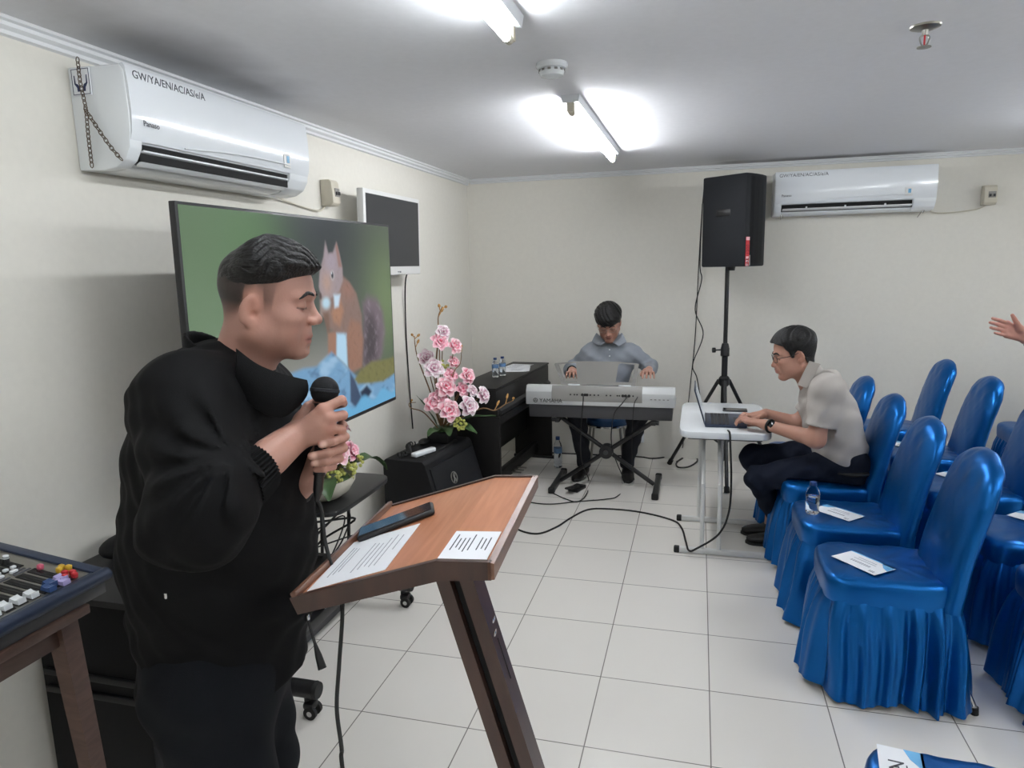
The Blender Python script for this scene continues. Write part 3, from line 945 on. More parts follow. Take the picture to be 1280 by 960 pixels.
M['rust'] = mat('rusty_metal', rgb(92, 78, 66), 0.6, 0.5)
def chain(path, name, label, mtl='rust', r=0.0085):
    pts = curve_pts(path, 24)
    L = [0.0]
    for i in range(len(pts) - 1): L.append(L[-1] + (pts[i + 1] - pts[i]).length)
    m = MB(); s = 0.0; j = 0; k = 0
    while s < L[-1]:
        while L[j + 1] < s and j < len(L) - 2: j += 1
        p = pts[j].lerp(pts[j + 1], (s - L[j]) / max(L[j + 1] - L[j], 1e-6))
        d = (pts[min(j + 1, len(pts) - 1)] - pts[max(j - 1, 0)]).normalized()
        u = d.cross(Vector((0, 1, 0)))
        u = u.normalized() if u.length > 0.1 else d.orthogonal().normalized()
        if k % 2: u = d.cross(u)
        ring = [p + d * (r * 1.25 * math.cos(a)) + u * (r * 0.75 * math.sin(a)) for a in [2 * PI * q / 8 for q in range(8)]]
        m.tube(ring, 0.0016, 5, closed=True)
        s += r * 1.75; k += 1
    return obj(name, m, mtl)
ya = 2.50 - 0.555
tag(chain([(XL + .062, ya, 2.40), (XL + .066, ya - .004, 2.33), (XL + .075, ya - .004, 2.25), (XL + .072, ya - .004, 2.16), (XL + .07, ya - .002, 2.06)], 'chain', ''),
    'rusty chain hanging straight down the left end of the wall air conditioner', 'chain')
tag(chain([(XL + .075, ya - .004, 2.245), (XL + .105, ya - .006, 2.20), (XL + .15, ya - .002, 2.13), (XL + .19, ya, 2.082)], 'chain', ''),
    'rusty chain slanting from the upright chain to the front of the air conditioner', 'chain')

acr, F2 = ac_unit('wall air conditioner on the back wall beside the tall loudspeaker', (1.105, YB, 2.047), -PI / 2, 1.12, False, 1)
for k, (a, b) in enumerate([((-.52, .05), (-.50, -.03)), ((-.50, .02), (-.485, -.015)), ((.50, .03), (.46, -.05)), ((.505, .03), (.495, -.02))]):
    obj('loose_wire', MB().tube(curve_pts([(0.14, a[0], a[1]), (0.15, (a[0] + b[0]) / 2 + .004, (a[1] + b[1]) / 2), (0.145, b[0], b[1])], 5), 0.003, 6), 'steel', acr)

def breaker(label, loc, rotz, cable):
    t = thing('breaker_box', label, 'switch box', loc, rotz)
    obj('case', MB().prism([(0, -.07), (.06, -.07), (.075, -.055), (.075, -.02), (.068, .055), (.055, .07), (0, .07)], -0.042, 0.042, X=Matrix(((1, 0, 0, 0), (0, 0, 1, 0), (0, 1, 0, 0), (0, 0, 0, 1))), bev=0.004), 'cream_plastic', t)
    w = obj('switch_window', MB().box((0.072, 0.008, 0.002), (0.01, 0.05, 0.045), 0.002), 'grey_plastic', t)
    for k in range(2):
        obj('toggle', MB().box((0.08, -0.006 + k * 0.026, -0.003), (0.012, 0.012, 0.018), 0.002), 'dark_grey', w)
    c = obj('power_cable', MB().tube(curve_pts(cable, 8), 0.0045, 8), 'cream_plastic', t)
    return t
breaker('beige switch box on the left wall between the air conditioner and the small white screen', (XL, 3.565, 2.13), 0.0,
        [(0.02, -0.02, -0.065), (0.015, -0.10, -0.10), (0.012, -0.3, -0.085), (0.03, -0.5, -0.06), (0.1, -0.56, -0.01)])
breaker('beige switch box on the back wall right of the air conditioner', (2.062, YB, 2.145), -PI / 2,
        [(0.02, -0.0, -0.065), (0.015, -0.08, -0.10), (0.012, -0.3, -0.115), (0.03, -0.40, -0.09), (0.08, -0.425, -0.06)])

# small white screen, tilted forward a little on a wall bracket
t = thing('wall_monitor', 'white framed flat monitor on the left wall beyond the big television', 'screen', (-1.885, 4.12, 1.92), 0.0, rot=(0, math.radians(1.5), 0))
obj('frame', MB().box((0, 0, 0), (0.045, 0.83, 0.50), 0.008), 'white_metal', t)
obj('display', MB().box((0.022, 0, 0.014), (0.004, 0.775, 0.42)), mat('dark_display', rgb(46, 47, 50), 0.35), t, smooth=0)
lg = MB(); text_mb(lg, 'TOSHIBA', 0.014, Matrix(((0, 0, 1, 0.0228), (1, 0, 0, 0.03), (0, 1, 0, -0.236), (0, 0, 0, 1))), 0.0003)
obj('maker_lettering', lg, 'ink', t, smooth=0)
obj('bracket', MB().box((-0.075, 0, 0), (0.12, 0.12, 0.12), 0.004), 'black_metal', t)
tag(obj('cable', MB().tube(curve_pts([(-1.90, 4.50, 1.70), (-1.985, 4.54, 1.64), (-2.012, 4.56, 1.3), (-2.012, 4.57, 0.9), (-2.005, 4.58, 0.55)], 8), 0.005, 8), 'rubber'),
    'thin dark cable running down the left wall below the white monitor', 'cable')

# wall socket near the tripod
t = thing('wall_socket', 'white wall socket low on the back wall behind the loudspeaker tripod', 'socket', (-0.52, YB, 0.175), -PI / 2)
obj('plate', MB().box((0.006, 0, 0), (0.012, 0.15, 0.085), 0.004), 'white_plastic', t)
for k in (-1, 1):
    obj('plug', MB().box((0.03, k * 0.035, 0.0), (0.04, 0.04, 0.045), 0.008), 'rubber' if k < 0 else 'white_plastic', t)
# ------------------------------------------------------------------ flower arrangements
def petal_mesh(length, width, cup, roll, tint, seed):
    """one petal pointing along +x, root at the origin"""
    r_ = random.Random(seed)
    NUu, NVv = 8, 7
    vs, cs = [], []
    for i in range(NUu):
        u = i / (NUu - 1)
        w = width * (math.sin(PI * (u * 0.80 + 0.08)) ** 0.7) * (1.0 if u < .9 else .85)
        for j in range(NVv):
            v = j / (NVv - 1) * 2 - 1
            x = length * u * (1 - 0.06 * v * v)
            y = w * v
            z = cup * length * (u * (1.05 - u) * 1.6) + 0.35 * w * v * v * cup * 2 - roll * length * max(0, u - .7) ** 2 * 4 + 0.004 * math.sin(v * 5 + seed) * u
            vs.append((x, y, z))
            e = min(1, max(abs(v) ** 3.2, max(0, (u - .52) / .46) ** 1.3))
            a, b = tint
            cs.append(tuple(a[k] * (1 - e) + b[k] * e for k in range(3)) + (1,))
    fs = [[i * NVv + j, (i + 1) * NVv + j, (i + 1) * NVv + j + 1, i * NVv + j + 1] for i in range(NUu - 1) for j in range(NVv - 1)]
    return vs, fs, cs

PINK = (rgb(212, 66, 104)[:3], rgb(250, 226, 230)[:3])
ROSE = (rgb(222, 96, 130)[:3], rgb(250, 214, 222)[:3])
PALE = (rgb(190, 120, 150)[:3], rgb(250, 244, 244)[:3])
def flower(parent, pos, axis, size, tint, seed, open_=1.0):
    r_ = random.Random(seed)
    ax = Vector(axis).normalized()
    u = ax.orthogonal().normalized()
    F = frame(pos, u, ax.cross(u))
    f = None
    layers = ((6, 1.0, 0.30), (5, 0.85, 0.70), (4, 0.6, 1.1))
    for li, (n, sc, lift) in enumerate(layers):
        m = MB(); cols = []
        for k in range(n):
            a = 2 * PI * (k + 0.5 * li) / n + r_.uniform(-.15, .15)
            vs, fs, cs = petal_mesh(size * sc * r_.uniform(.9, 1.08), size * sc * .44, 0.35, 0.35 if li == 0 else 0.1, tint, seed + k)
            X = F @ Matrix.Rotation(a, 4, 'Z') @ Matrix.Rotation(-(lift * open_ + r_.uniform(-.12, .12)), 4, 'Y')
            m.add(vs, fs, X); cols += cs
        o = obj('flower' if li == 0 else 'petals', m, 'petal', parent if li == 0 else f, cols=cols, smooth=80)
        if li == 0: f = o
    st = MB()
    for k in range(5):
        a = 2 * PI * k / 5
        st.tube([F @ Vector((0, 0, 0)), F @ Vector((size * .08 * math.cos(a), size * .08 * math.sin(a), size * .3))], size * .022, 5)
    obj('stamen', st, 'berry', f)
    return f

def leaf(parent, base, tip, width, sag, seed, mtl='leaf'):
    b, t_ = Vector(base), Vector(tip)
    d = t_ - b
    L_ = d.length
    d.normalize()
    s = d.cross(Vector((0, 0, 1)))
    s = s.normalized() if s.length > .05 else Vector((0, 1, 0))
    up_ = s.cross(d)
    vs = []
    N_, K = 12, 7
    for i in range(N_):
        u = i / (N_ - 1)
        w = width * (math.sin(PI * (u * .94 + .03)) ** .8) * (1.15 - .4 * u)
        for j in range(K):
            v = j / (K - 1) * 2 - 1
            p = b + d * (L_ * u) + s * (w * v) + up_ * (sag * math.sin(PI * u) + 0.25 * w * v * v + 0.004 * math.sin(u * 14 + seed) * abs(v) - (0.003 if abs(v) < .01 else 0))
            vs.append(p)
    fs = [[i * K + j, (i + 1) * K + j, (i + 1) * K + j + 1, i * K + j + 1] for i in range(N_ - 1) for j in range(K - 1)]
    return obj('leaf', MB().add(vs, fs), mtl, parent, smooth=80)

def twig(parent, pts, r=0.005, buds=()):
    P = curve_pts(pts, 6)
    n = len(P)
    o = obj('twig', MB().tube(P, [r * (1 - .6 * i / n) for i in range(n)], 7), 'stem', parent)
    for (f_, dx, dy, dz) in buds:
        p = P[min(n - 1, int(f_ * n))]
        q = p + Vector((dx, dy, dz))
        obj('bud', MB().tube([p, p.lerp(q, .5), p.lerp(q, .62), p.lerp(q, .85), q], [r * .5, r * .5, r * 1.5, r * 1.3, r * .2], 8), 'bud', o)
    return o

def berries(parent, c, rad, n, seed):
    r_ = random.Random(seed)
    m = MB()
    for k in range(n):
        a, b = r_.uniform(0, 6.28), r_.uniform(-1, 1)
        q = math.sqrt(1 - b * b)
        rr = rad * r_.uniform(.6, 1)
        m.ell((c[0] + rr * q * math.cos(a), c[1] + rr * q * math.sin(a), c[2] + rr * b), (.009, .009, .009), 7, 5)
    return tag(obj('berry_cluster', m, 'berry', parent), kind='stuff')

# arrangement in the bowl on the side table (local metres, z up from the table)
t = thing('flower_bowl', 'low cream bowl of pink flowers and broad leaves beside the hands of the man', 'flowers', (-1.68, 2.80, 0.651))
obj('bowl', MB().lathe([(.05, 0), (.062, .004), (.10, .03), (.128, .075), (.130, .10), (.124, .10), (.11, .07), (.0, .06)], 40, sy=1.25), 'pot', t)
obj('moss', MB().ell((0, 0, .085), (.11, .135, .03), 16, 8), 'leaf', t)
for k, (p, ax, s, tint) in enumerate([((.045, .02, .205), (.8, -.5, .6), .078, PINK), ((.06, .12, .19), (.8, .1, .4), .066, ROSE), ((-.03, -.06, .215), (.5, -.7, .6), .068, PINK),
        ((-.05, .03, .27), (.3, -.3, .9), .062, ROSE), ((-.01, .16, .29), (.3, .2, .9), .062, ROSE), ((.03, -.10, .20), (.7, -.7, .4), .06, PINK)]):
    flower(t, p, ax, s, tint, 20 + k)
    obj('stem', MB().tube(curve_pts([(0, 0, .09), (p[0] * .6, p[1] * .6, p[2] * .7), p], 5), .0035, 6), 'stem', t)
leaf(t, (-.02, .02, .16), (-.06, .07, .40), .055, .01, 1)
leaf(t, (.06, .14, .12), (.16, .32, .05), .055, .05, 2)
leaf(t, (.04, -.09, .12), (.14, -.22, .07), .05, .03, 3)
leaf(t, (-.02, -.10, .12), (-.02, -.24, .16), .05, .02, 4)
leaf(t, (.03, .05, .11), (.05, .20, .13), .045, .02, 5)
berries(t, (.09, .05, .115), .045, 30, 2); berries(t, (.08, .14, .14), .045, 30, 3); berries(t, (.07, -.04, .12), .04, 24, 4)
twig(t, [(-.02, .12, .2), (-.03, .17, .33), (-.02, .20, .42), (-.02, .19, .47)], .004, ((.5, .01, .03, .03), (.75, .0, -.04, .03)))
twig(t, [(-.03, .10, .2), (-.04, .20, .30), (-.03, .26, .38)], .0035, ((.9, .0, .02, .05),))

# tall arrangement on the far end of the slanted speaker
t = thing('tall_flower_arrangement', 'tall spray of pink and white magnolia flowers with bare twigs, left of the piano', 'flowers', (-1.69, 4.36, 0.537))
obj('pot', MB().prism([(-.075, -.10), (.075, -.10), (.075, .10), (-.075, .10)], 0, .075, bev=0.006), 'black_matte', t)
obj('moss', MB().ell((0, 0, .075), (.07, .09, .03), 16, 8), 'leaf', t)
def at(px, py, dy=0.0):
    """local point of the arrangement from its place along the wall: px/py read off the photo at this depth"""
    d = _R @ np.array([(px - 640) / FPX, -(py - 480) / FPX, -1.0])
    w = np.array(CAM_LOC) + d * ((4.36 + dy) / d[1])
    return (w[0] + 1.69, w[1] - 4.36, w[2] - 0.537)
FL = [(553, 416, .0, PALE, .06), (549, 428, -.03, ROSE, .072), (568, 433, .03, PINK, .06), (532, 449, 0, PALE, .07), (541, 462, -.05, PALE, .08), (566, 453, .04, PINK, .05),
      (562, 470, .02, ROSE, .062), (583, 471, .06, PINK, .066), (556, 484, -.04, PINK, .082), (577, 487, .04, ROSE, .06), (548, 498, -.06, ROSE, .07), (541, 505, -.09, PINK, .075),
      (560, 514, -.10, PINK, .085), (584, 508, -.02, PALE, .078), (602, 494, .10, PALE, .068), (589, 489, .06, PALE, .05)]
for k, (px, py, dy, tint, s) in enumerate(FL):
    p = at(px, py, dy)
    flower(t, p, (.75 + .01 * (px - 560), -.65 + dy, .45), s, tint, 60 + k)
    obj('stem', MB().tube(curve_pts([(0, 0, .08), (p[0] * .35, p[1] * .4, p[2] * .5), p], 6), .004, 6), 'stem', t)
twig(t, [(0, 0, .1), at(545, 470), at(548, 420), at(548, 396), at(553, 383)], .007, ((.95, .03, .03, .01), (.72, .02, .05, .06), (.85, .0, -.02, .05)))
twig(t, [(0, -.02, .1), at(538, 490), at(523, 450), at(519, 432), at(518, 420)], .006, ((.9, .02, .05, .03), (.7, .0, .07, .05), (.95, -.01, -.03, .03)))
twig(t, [(.02, .02, .1), at(566, 470), at(575, 455, .05), at(577, 440, .05)], .005, ((.95, .0, .01, .05),))
twig(t, [(0, -.05, .08), at(530, 516, -.1), at(514, 510, -.12), at(512, 504, -.12), at(520, 503, -.1)], .005, ((.8, .0, .02, .02),))
twig(t, [(.03, .04, .1), at(600, 511, .1), at(618, 513, .12), at(632, 505, .14), at(641, 501, .15)], .006, ((.5, .02, .06, .06), (.75, .01, .03, .07), (.97, .0, .03, .02)))
leaf(t, (.02, .06, .08), at(596, 542, -.06), .05, .03, 6)
leaf(t, (.02, .06, .10), at(620, 520, .1), .03, .02, 7)
leaf(t, (.0, .04, .10), at(608, 498, .1), .035, .0, 8)
leaf(t, (.02, -.08, .08), at(535, 545, -.22), .045, .02, 9)
leaf(t, (.0, -.05, .08), at(521, 494, -.12), .025, .01, 10)
leaf(t, (.03, .0, .08), at(562, 545, -.14), .045, .03, 11)
berries(t, at(576, 530, -.1), .045, 34, 7); berries(t, at(566, 520, -.06), .04, 24, 8); berries(t, at(556, 455, .0), .03, 10, 9)
# ------------------------------------------------------------------ lectern: folded top on one slanted post
LY = 1.345
lec = thing('lectern', 'wooden lectern with a folded slanted top in front of the man in black', 'lectern', (-0.75, LY - 0.02, 0), math.radians(4.3))
a1, a2, u1, u2, wv, th = 0.308, 0.038, 0.301, 0.095, 0.254, 0.026
P0 = (0.0, 1.1); P1 = (u1 * math.cos(a1), 1.1 + u1 * math.sin(a1)); P2 = (P1[0] + u2 * math.cos(a2), P1[1] + u2 * math.sin(a2))
def low(p, d): return (p[0] + 0.006, p[1] - d)
Xl = Matrix(((1, 0, 0, 0), (0, 0, -1, 0), (0, 1, 0, 0), (0, 0, 0, 1)))
obj('reading_board', MB().prism([P0, P1, low(P1, th), (P0[0] + .010, P0[1] - th)], -wv + .006, wv - .006, X=Xl), 'lectern_wood', lec, smooth=0)
obj('top_shelf', MB().prism([P1, P2, low(P2, th), low(P1, th)], -wv + .006, wv - .006, X=Xl), 'lectern_wood', lec, smooth=0)
side = [(P0[0] - .004, P0[1] + .003), (P1[0] - .001, P1[1] + .004), (P2[0] + .006, P2[1] + .004), (P2[0] + .006, P2[1] - .030), (P1[0] + .004, P1[1] - .034), (P0[0] + .010, P0[1] - .029)]
for s in (-1, 1):
    obj('side_edge', MB().prism(side, s * wv - .006, s * wv + .006, X=Xl), 'lectern_dark' if s > 0 else 'lectern_dark', lec, smooth=0)
rim = obj('front_edge', MB().prism([(P2[0], P2[1] + .004), (P2[0] + .012, P2[1] + .002), (P2[0] + .012, P2[1] - .028), (P2[0], P2[1] - .030)], -wv - .006, wv + .006, X=Xl), 'lectern_rim', lec, smooth=0)
ul = Vector((math.cos(a1), 0, math.sin(a1)))
Xb = frame((P0[0], 0, P0[1]), ul, (0, 1, 0))
obj('book_ledge', MB().box((0.006, 0, 0.006), (0.012, 2 * wv + .01, 0.014), 0.002, X=Xb), 'lectern_rim', lec)
# post: two leaning planks with a dark gap
def lean(x0, x1, y0, y1, zt, zb, dx):
    m = MB()
    T = dx * (zt - zb)
    vs = [(x0, y0, zt), (x1, y0, zt), (x1, y1, zt), (x0, y1, zt), (x0 + T, y0, zb), (x1 + T, y0, zb), (x1 + T, y1, zb), (x0 + T, y1, zb)]
    return m.add(vs, [[0, 1, 2, 3], [7, 6, 5, 4], [0, 4, 5, 1], [1, 5, 6, 2], [2, 6, 7, 3], [3, 7, 4, 0]])
dxz = 0.285
px0 = 0.246
py = -0.14
obj('post_plank', lean(px0, px0 + .028, py - .03, py + .03, 1.150, 0.035, dxz), 'lectern_dark', lec, smooth=0)
obj('post_core', lean(px0 + .028, px0 + .044, py - .012, py + .02, 1.155, 0.035, dxz), 'dark_hollow', lec, smooth=0)
pk = obj('post_plank', lean(px0 + .044, px0 + .072, py - .03, py + .03, 1.165, 0.035, dxz), 'lectern_dark', lec, smooth=0)
cat = MB()
for k in range(2):
    z = 1.02 - k * .02
    x = px0 + .073 + dxz * (1.165 - z)
    cat.box((x, py + .008 - k * .014, z), (0.004, 0.016, 0.010), 0.002)
obj('metal_catch', cat, 'chrome', pk)
z0 = 0.95
obj('groove', MB().tube([(px0 + .0715 + dxz * (1.165 - z), py + .0, z) for z in (0.985, 0.90)], 0.0022, 6), 'dark_hollow', pk)
obj('base_plate', MB().box((0.46, -0.02, 0.018), (0.46, 0.46, 0.036), 0.005), 'lectern_dark', lec)

LM = Matrix.Translation((-0.75, LY - 0.02, 0)) @ Matrix.Rotation(math.radians(4.3), 4, 'Z')
def printed(name, label, cat, X, w, h, lines, mtl='ink'):
    t = thing(name, label, cat, (0, 0, 0))
    t.matrix_world = X
    obj('sheet', MB().box((0, 0, 0.0006), (w, h, 0.001)), 'paper', t, smooth=0)
    ln = MB()
    for (x, y, l) in lines: ln.box((x, y, 0.0013), (0.0022, l, 0.0004))
    obj('print', ln, mtl, t, smooth=0)
    return t
XB = LM @ Xb
lines = []
for k in range(6): lines.append((-0.06 + 0.009 * k if k < 3 else -0.005 + 0.012 * (k - 3), -0.0 if k < 3 else -0.01, 0.15 - 0.015 * (k % 3)))
lines += [(0.032, -0.005, 0.15), (0.044, 0.0, 0.16), (0.060, 0.03, 0.08)]
printed('document', 'large white printed page lying on the slanted board of the lectern', 'paper', XB @ Matrix.Translation((0.098, -0.110, 0.0005)) @ Matrix.Rotation(0.05, 4, 'Z'), 0.165, 0.245, lines, 'ink_soft')
Xt = LM @ frame((P1[0], 0, P1[1]), Vector((math.cos(a2), 0, math.sin(a2))), (0, 1, 0))
lines = [(-0.034 + 0.0085 * k, 0.012 - 0.004 * ((k * 5) % 4), 0.075 - 0.010 * ((k * 3) % 4)) for k in range(5)] + [(0.016 + 0.0085 * k, 0.006, 0.06 - 0.012 * (k % 2)) for k in range(3)]
printed('notice', 'small white printed notice stuck on the top shelf of the lectern', 'paper', Xt @ Matrix.Translation((0.044, -0.178, 0.0005)), 0.092, 0.135, lines, 'ink')
t = thing('smartphone', 'large black smartphone lying across the lectern board above the page', 'phone', (0, 0, 0))
t.matrix_world = XB @ Matrix.Translation((0.100, 0.062, 0.0005)) @ Matrix.Rotation(0.36, 4, 'Z')
obj('body', MB().box((0, 0, 0.0075), (0.182, 0.082, 0.014), 0.006, seg=3), 'black_plastic', t)
obj('glass', MB().box((0, 0, 0.0147), (0.170, 0.072, 0.001)), 'black_gloss', t, smooth=0)

# ------------------------------------------------------------------ mixing desk on its wooden table, bottom left
MZ = 0.902
mt_ = thing('mixer_table', 'brown wooden table with splayed legs under the mixing desk, bottom left corner', 'table', (-1.72, 0.985, 0))
obj('table_top', MB().box((0, 0, MZ - .013), (0.52, 0.60, 0.024), 0.003), 'table_wood', mt_)
for s in (-1, 1):
    obj('apron', MB().box((s * 0.215, 0, MZ - .055), (0.022, 0.50, 0.06), 0.002), 'table_wood', mt_)
    obj('apron', MB().box((0, s * 0.255, MZ - .055), (0.41, 0.022, 0.06), 0.002), 'table_wood', mt_)
    for e in (-1, 1):
        m = MB()
        q = [[(s * 0.215 + dx * w + s * ex, e * 0.255 + dy * w + e * ey, z) for dx, dy in ((-1, -1), (1, -1), (1, 1), (-1, 1))] for (z, w, ex, ey) in ((MZ - .026, .024, 0, 0), (0.4, .020, .025, .012), (0.0, .015, .055, .03))]
        obj('leg', m.rings(q), 'table_wood', mt_, smooth=0)
mx = thing('mixing_desk', 'audio mixing desk with coloured knobs and faders at the left edge', 'mixer', (-1.468, 1.345, MZ))
Lx, Ly, tilt = 0.46, 0.62, math.radians(7)
Xm = Matrix.Rotation(tilt, 4, 'Y')       # front (+x) edge is the low one
# chassis: local x from -Lx (back) to 0 (front), y from -Ly to 0
h0, h1 = 0.055, 0.055 + Lx * math.tan(tilt)
obj('chassis', MB().prism([(0, 0.0), (0, h0 - .006), (-.02, h0), (-Lx, h1), (-Lx, 0.0)], -Ly, 0, X=Matrix(((1, 0, 0, 0), (0, 0, 1, 0), (0, 1, 0, 0), (0, 0, 0, 1))), bev=0.003), 'dark_grey', mx)
fr_ = MB().tube([(0.004, -Ly, h0 - .004), (0.004, 0.004, h0 - .004)], 0.017, 14)
obj('arm_rest', fr_, 'navy_metal', mx)
sl_ = Matrix.Translation((0, 0, h0)) @ Xm
obj('side_rail', MB().box((-Lx / 2, -0.012, 0.004), (Lx, 0.030, 0.016), 0.005, X=sl_), 'navy_metal', mx)
obj('back_rail', MB().box((-Lx + .02, -Ly / 2, 0.006), (0.05, Ly, 0.018), 0.005, X=sl_), 'navy_metal', mx)
obj('front_rail', MB().box((-.008, -Ly / 2, 0.003), (0.018, Ly, 0.010), 0.003, X=sl_), 'navy_metal', mx)
fp = obj('faceplate', MB().box((-Lx / 2 + .012, -Ly / 2 - .012, 0.004), (Lx - .055, Ly - .03, 0.004), X=sl_), 'steel', mx, smooth=0)
bd = MB()
SY = [-0.075 - k * 0.031 for k in range(17)]
for y in SY:
    bd.box((-.088, y, 0.0068), (0.125, 0.022, 0.0016), X=sl_)
    bd.box((-.285, y, 0.0068), (0.20, 0.022, 0.0016), X=sl_)
obj('dark_strip', bd, 'dark_hollow', fp, smooth=0)
sb = MB()
for y in SY:
    sb.box((-.088, y, 0.0078), (0.11, 0.0025, 0.0012), X=sl_)
obj('fader_slot', sb, 'black_gloss', fp, smooth=0)
pl = MB()
for k in range(9):
    for i in range(3):
        pl.box((-.160 - .012 * i, -0.09 - k * 0.055, 0.0068), (0.006, 0.045 - .01 * i, 0.0012), X=sl_)
obj('panel_lettering', pl, 'ink', fp, smooth=0)
kc = {'white': 'white_plastic', 'blue': mat('knob_blue', rgb(52, 76, 120), 0.4), 'red': mat('knob_red', rgb(190, 52, 58), 0.4), 'yellow': mat('knob_yellow', rgb(214, 172, 60), 0.4),
      'lilac': mat('knob_lilac', rgb(170, 160, 204), 0.4), 'pink': mat('knob_pink', rgb(206, 96, 120), 0.4), 'dark': 'black_plastic', 'grey': 'grey_plastic'}
def fader(x, y, c):
    m = MB().prism([(-.015, 0), (.015, 0), (.012, .012), (.004, .009), (-.004, .009), (-.012, .012)], -.010, .010, X=sl_ @ Matrix(((1, 0, 0, x), (0, 0, 1, y), (0, 1, 0, 0.0085), (0, 0, 0, 1))))
    obj('fader_cap', m, kc[c], mx, smooth=0)
def knob(x, y, c, r=0.009, h=0.018):
    k = obj('knob', MB().lathe([(r * 1.15, 0.006), (r, 0.012), (r * .85, 0.006 + h), (0, 0.007 + h)], 14, X=sl_ @ Matrix.Translation((x, y, 0))), 'black_plastic', mx)
    obj('knob_cap', MB().lathe([(r * .9, 0.006 + h * .8), (r * .8, 0.009 + h), (0, 0.0095 + h)], 14, X=sl_ @ Matrix.Translation((x, y, 0))), kc[c], k)
fader(-.030, -0.132, 'blue'); fader(-.045, -0.115, 'blue')
for k in range(13):
    fader(-.040 - .003 * (k % 3), -0.170 - k * 0.031, 'white')
fader(-.028, -0.096, 'lilac'); fader(-.045, -0.086, 'lilac')
for k, (x, y, c) in enumerate(((-.030, -.060, 'red'), (-.044, -.052, 'red'), (-.042, -.076, 'red'), (-.058, -.062, 'red'), (-.074, -.036, 'yellow'), (-.090, -.042, 'yellow'), (-.082, -.056, 'yellow'), (-.135, -.062, 'pink'))):
    m = MB().box((x, y, 0.013), (0.014, 0.012, 0.014), 0.003, X=sl_)
    obj('button', m, kc[c], mx)
for i in range(3):
    for k in range(11):
        knob(-.23 - i * .05, -0.075 - k * 0.042, (('white', 'blue', 'red'), ('blue', 'grey', 'white'), ('red', 'white', 'blue'))[i][k % 3], 0.0085, 0.02)
for k in range(12):
    obj('mute_button', MB().box((-.175, -.10 - k * .036, 0.009), (0.010, 0.018, 0.008), 0.002, X=sl_), 'white_plastic', mx)
for k in range(4):
    obj('mute_button', MB().box((-.195, -.085 - k * .02, 0.009), (0.010, 0.012, 0.008), 0.002, X=sl_), 'white_plastic', mx)
c = curve_pts([(-1.87, 1.27, 0.985), (-1.89, 1.22, 1.06), (-1.88, 1.10, 1.12), (-1.86, 0.95, 1.10), (-1.85, 0.8, 0.98), (-1.84, 0.74, MZ + .12)], 8)
tag(obj('audio_cable', MB().tube(c, 0.0055, 8), 'rubber'), 'black cable rising in a bow out of the back of the mixing desk', 'cable')
# ------------------------------------------------------------------ digital piano along the left wall
t = thing('digital_piano', 'closed black digital piano along the left wall with bottles and papers on top', 'piano', (-1.475, 5.25, 0), math.radians(-4.3))
L2 = 0.655
Xp = Matrix(((1, 0, 0, 0), (0, 0, 1, 0), (0, 1, 0, 0), (0, 0, 0, 1)))
obj('cabinet', MB().prism([(-.16, .60), (.185, .60), (.185, .655), (.172, .66), (.172, .70), (.160, .71), (.160, .84), (.150, .852), (-.16, .852)], -L2, L2, X=Xp, bev=0.003), 'piano_black', t)
obj('lid', MB().prism([(.140, .668), (.188, .668), (.190, .70), (.165, .712), (.140, .712)], -L2 + .03, L2 - .03, X=Xp, bev=0.003), 'black_plastic', t)
obj('top_board', MB().box((-0.004, 0, 0.857), (0.335, 1.33, 0.014), 0.003), 'piano_black', t)
for s in (-1, 1):
    obj('side_panel', MB().prism([(-.16, 0.02), (.08, 0.02), (.185, 0.02), (.185, .66), (-.16, .66)], s * L2 - .014, s * L2 + .014, X=Xp, bev=0.003), 'piano_black', t)
    obj('foot', MB().box((0.02, s * L2, 0.012), (0.38, 0.05, 0.024), 0.004), 'black_plastic', t)
obj('back_panel', MB().box((-0.06, 0, 0.42), (0.016, 1.29, 0.33), 0.002), 'piano_black', t)
pb = obj('pedal_beam', MB().box((0.03, 0, 0.10), (0.05, 1.28, 0.09), 0.004), 'piano_black', t)
for k in (-1, 0, 1):
    obj('pedal', MB().box((0.09, k * 0.07, 0.075), (0.09, 0.022, 0.01), 0.003), 'steel', pb)
ca, sa = math.cos(math.radians(-4.3)), math.sin(math.radians(-4.3))
def on_piano(x, y, z=0.8645): return (-1.475 + ca * x - sa * y, 5.25 + sa * x + ca * y, z)
water_bottle(*on_piano(-0.02, -0.18), 'left one of the two small water bottles on the black piano', h=0.15, r=0.027)
water_bottle(*on_piano(0.01, -0.10), 'right one of the two small water bottles on the black piano', h=0.15, r=0.027)
for k, (x, y, r) in enumerate(((0.02, 0.24, 0.2), (-0.03, 0.36, -0.15))):
    p = on_piano(x, y, 0.8645 + 0.0016 * k)
    t = thing('sheet_of_paper', ['white sheet of paper on the piano nearer the bottles', 'white sheet of paper on the piano nearer the back wall'][k], 'paper', p, r)
    pm = MB()
    rings = [[(x0, y0, 0.0006 + 0.004 * max(0, (x0 - .05) / .05) ** 2) for x0 in np.linspace(-.1, .1, 9)] for y0 in np.linspace(-.145, .145, 3)]
    vs = [q for r_ in rings for q in r_]
    fs = [[j * 9 + i, j * 9 + i + 1, (j + 1) * 9 + i + 1, (j + 1) * 9 + i] for j in range(2) for i in range(8)]
    obj('sheet', pm.add(vs, fs), 'paper', t)
    ln = MB()
    for j in range(12): ln.box((-0.015, 0.11 - j * 0.018, 0.0009), (0.11 - 0.02 * (j % 3), 0.003, 0.0004))
    obj('print', ln, 'ink_soft', t, smooth=0)
water_bottle(-1.135, 5.62, 0.0, 'tall water bottle standing on the floor at the end of the piano', h=0.27, r=0.036)

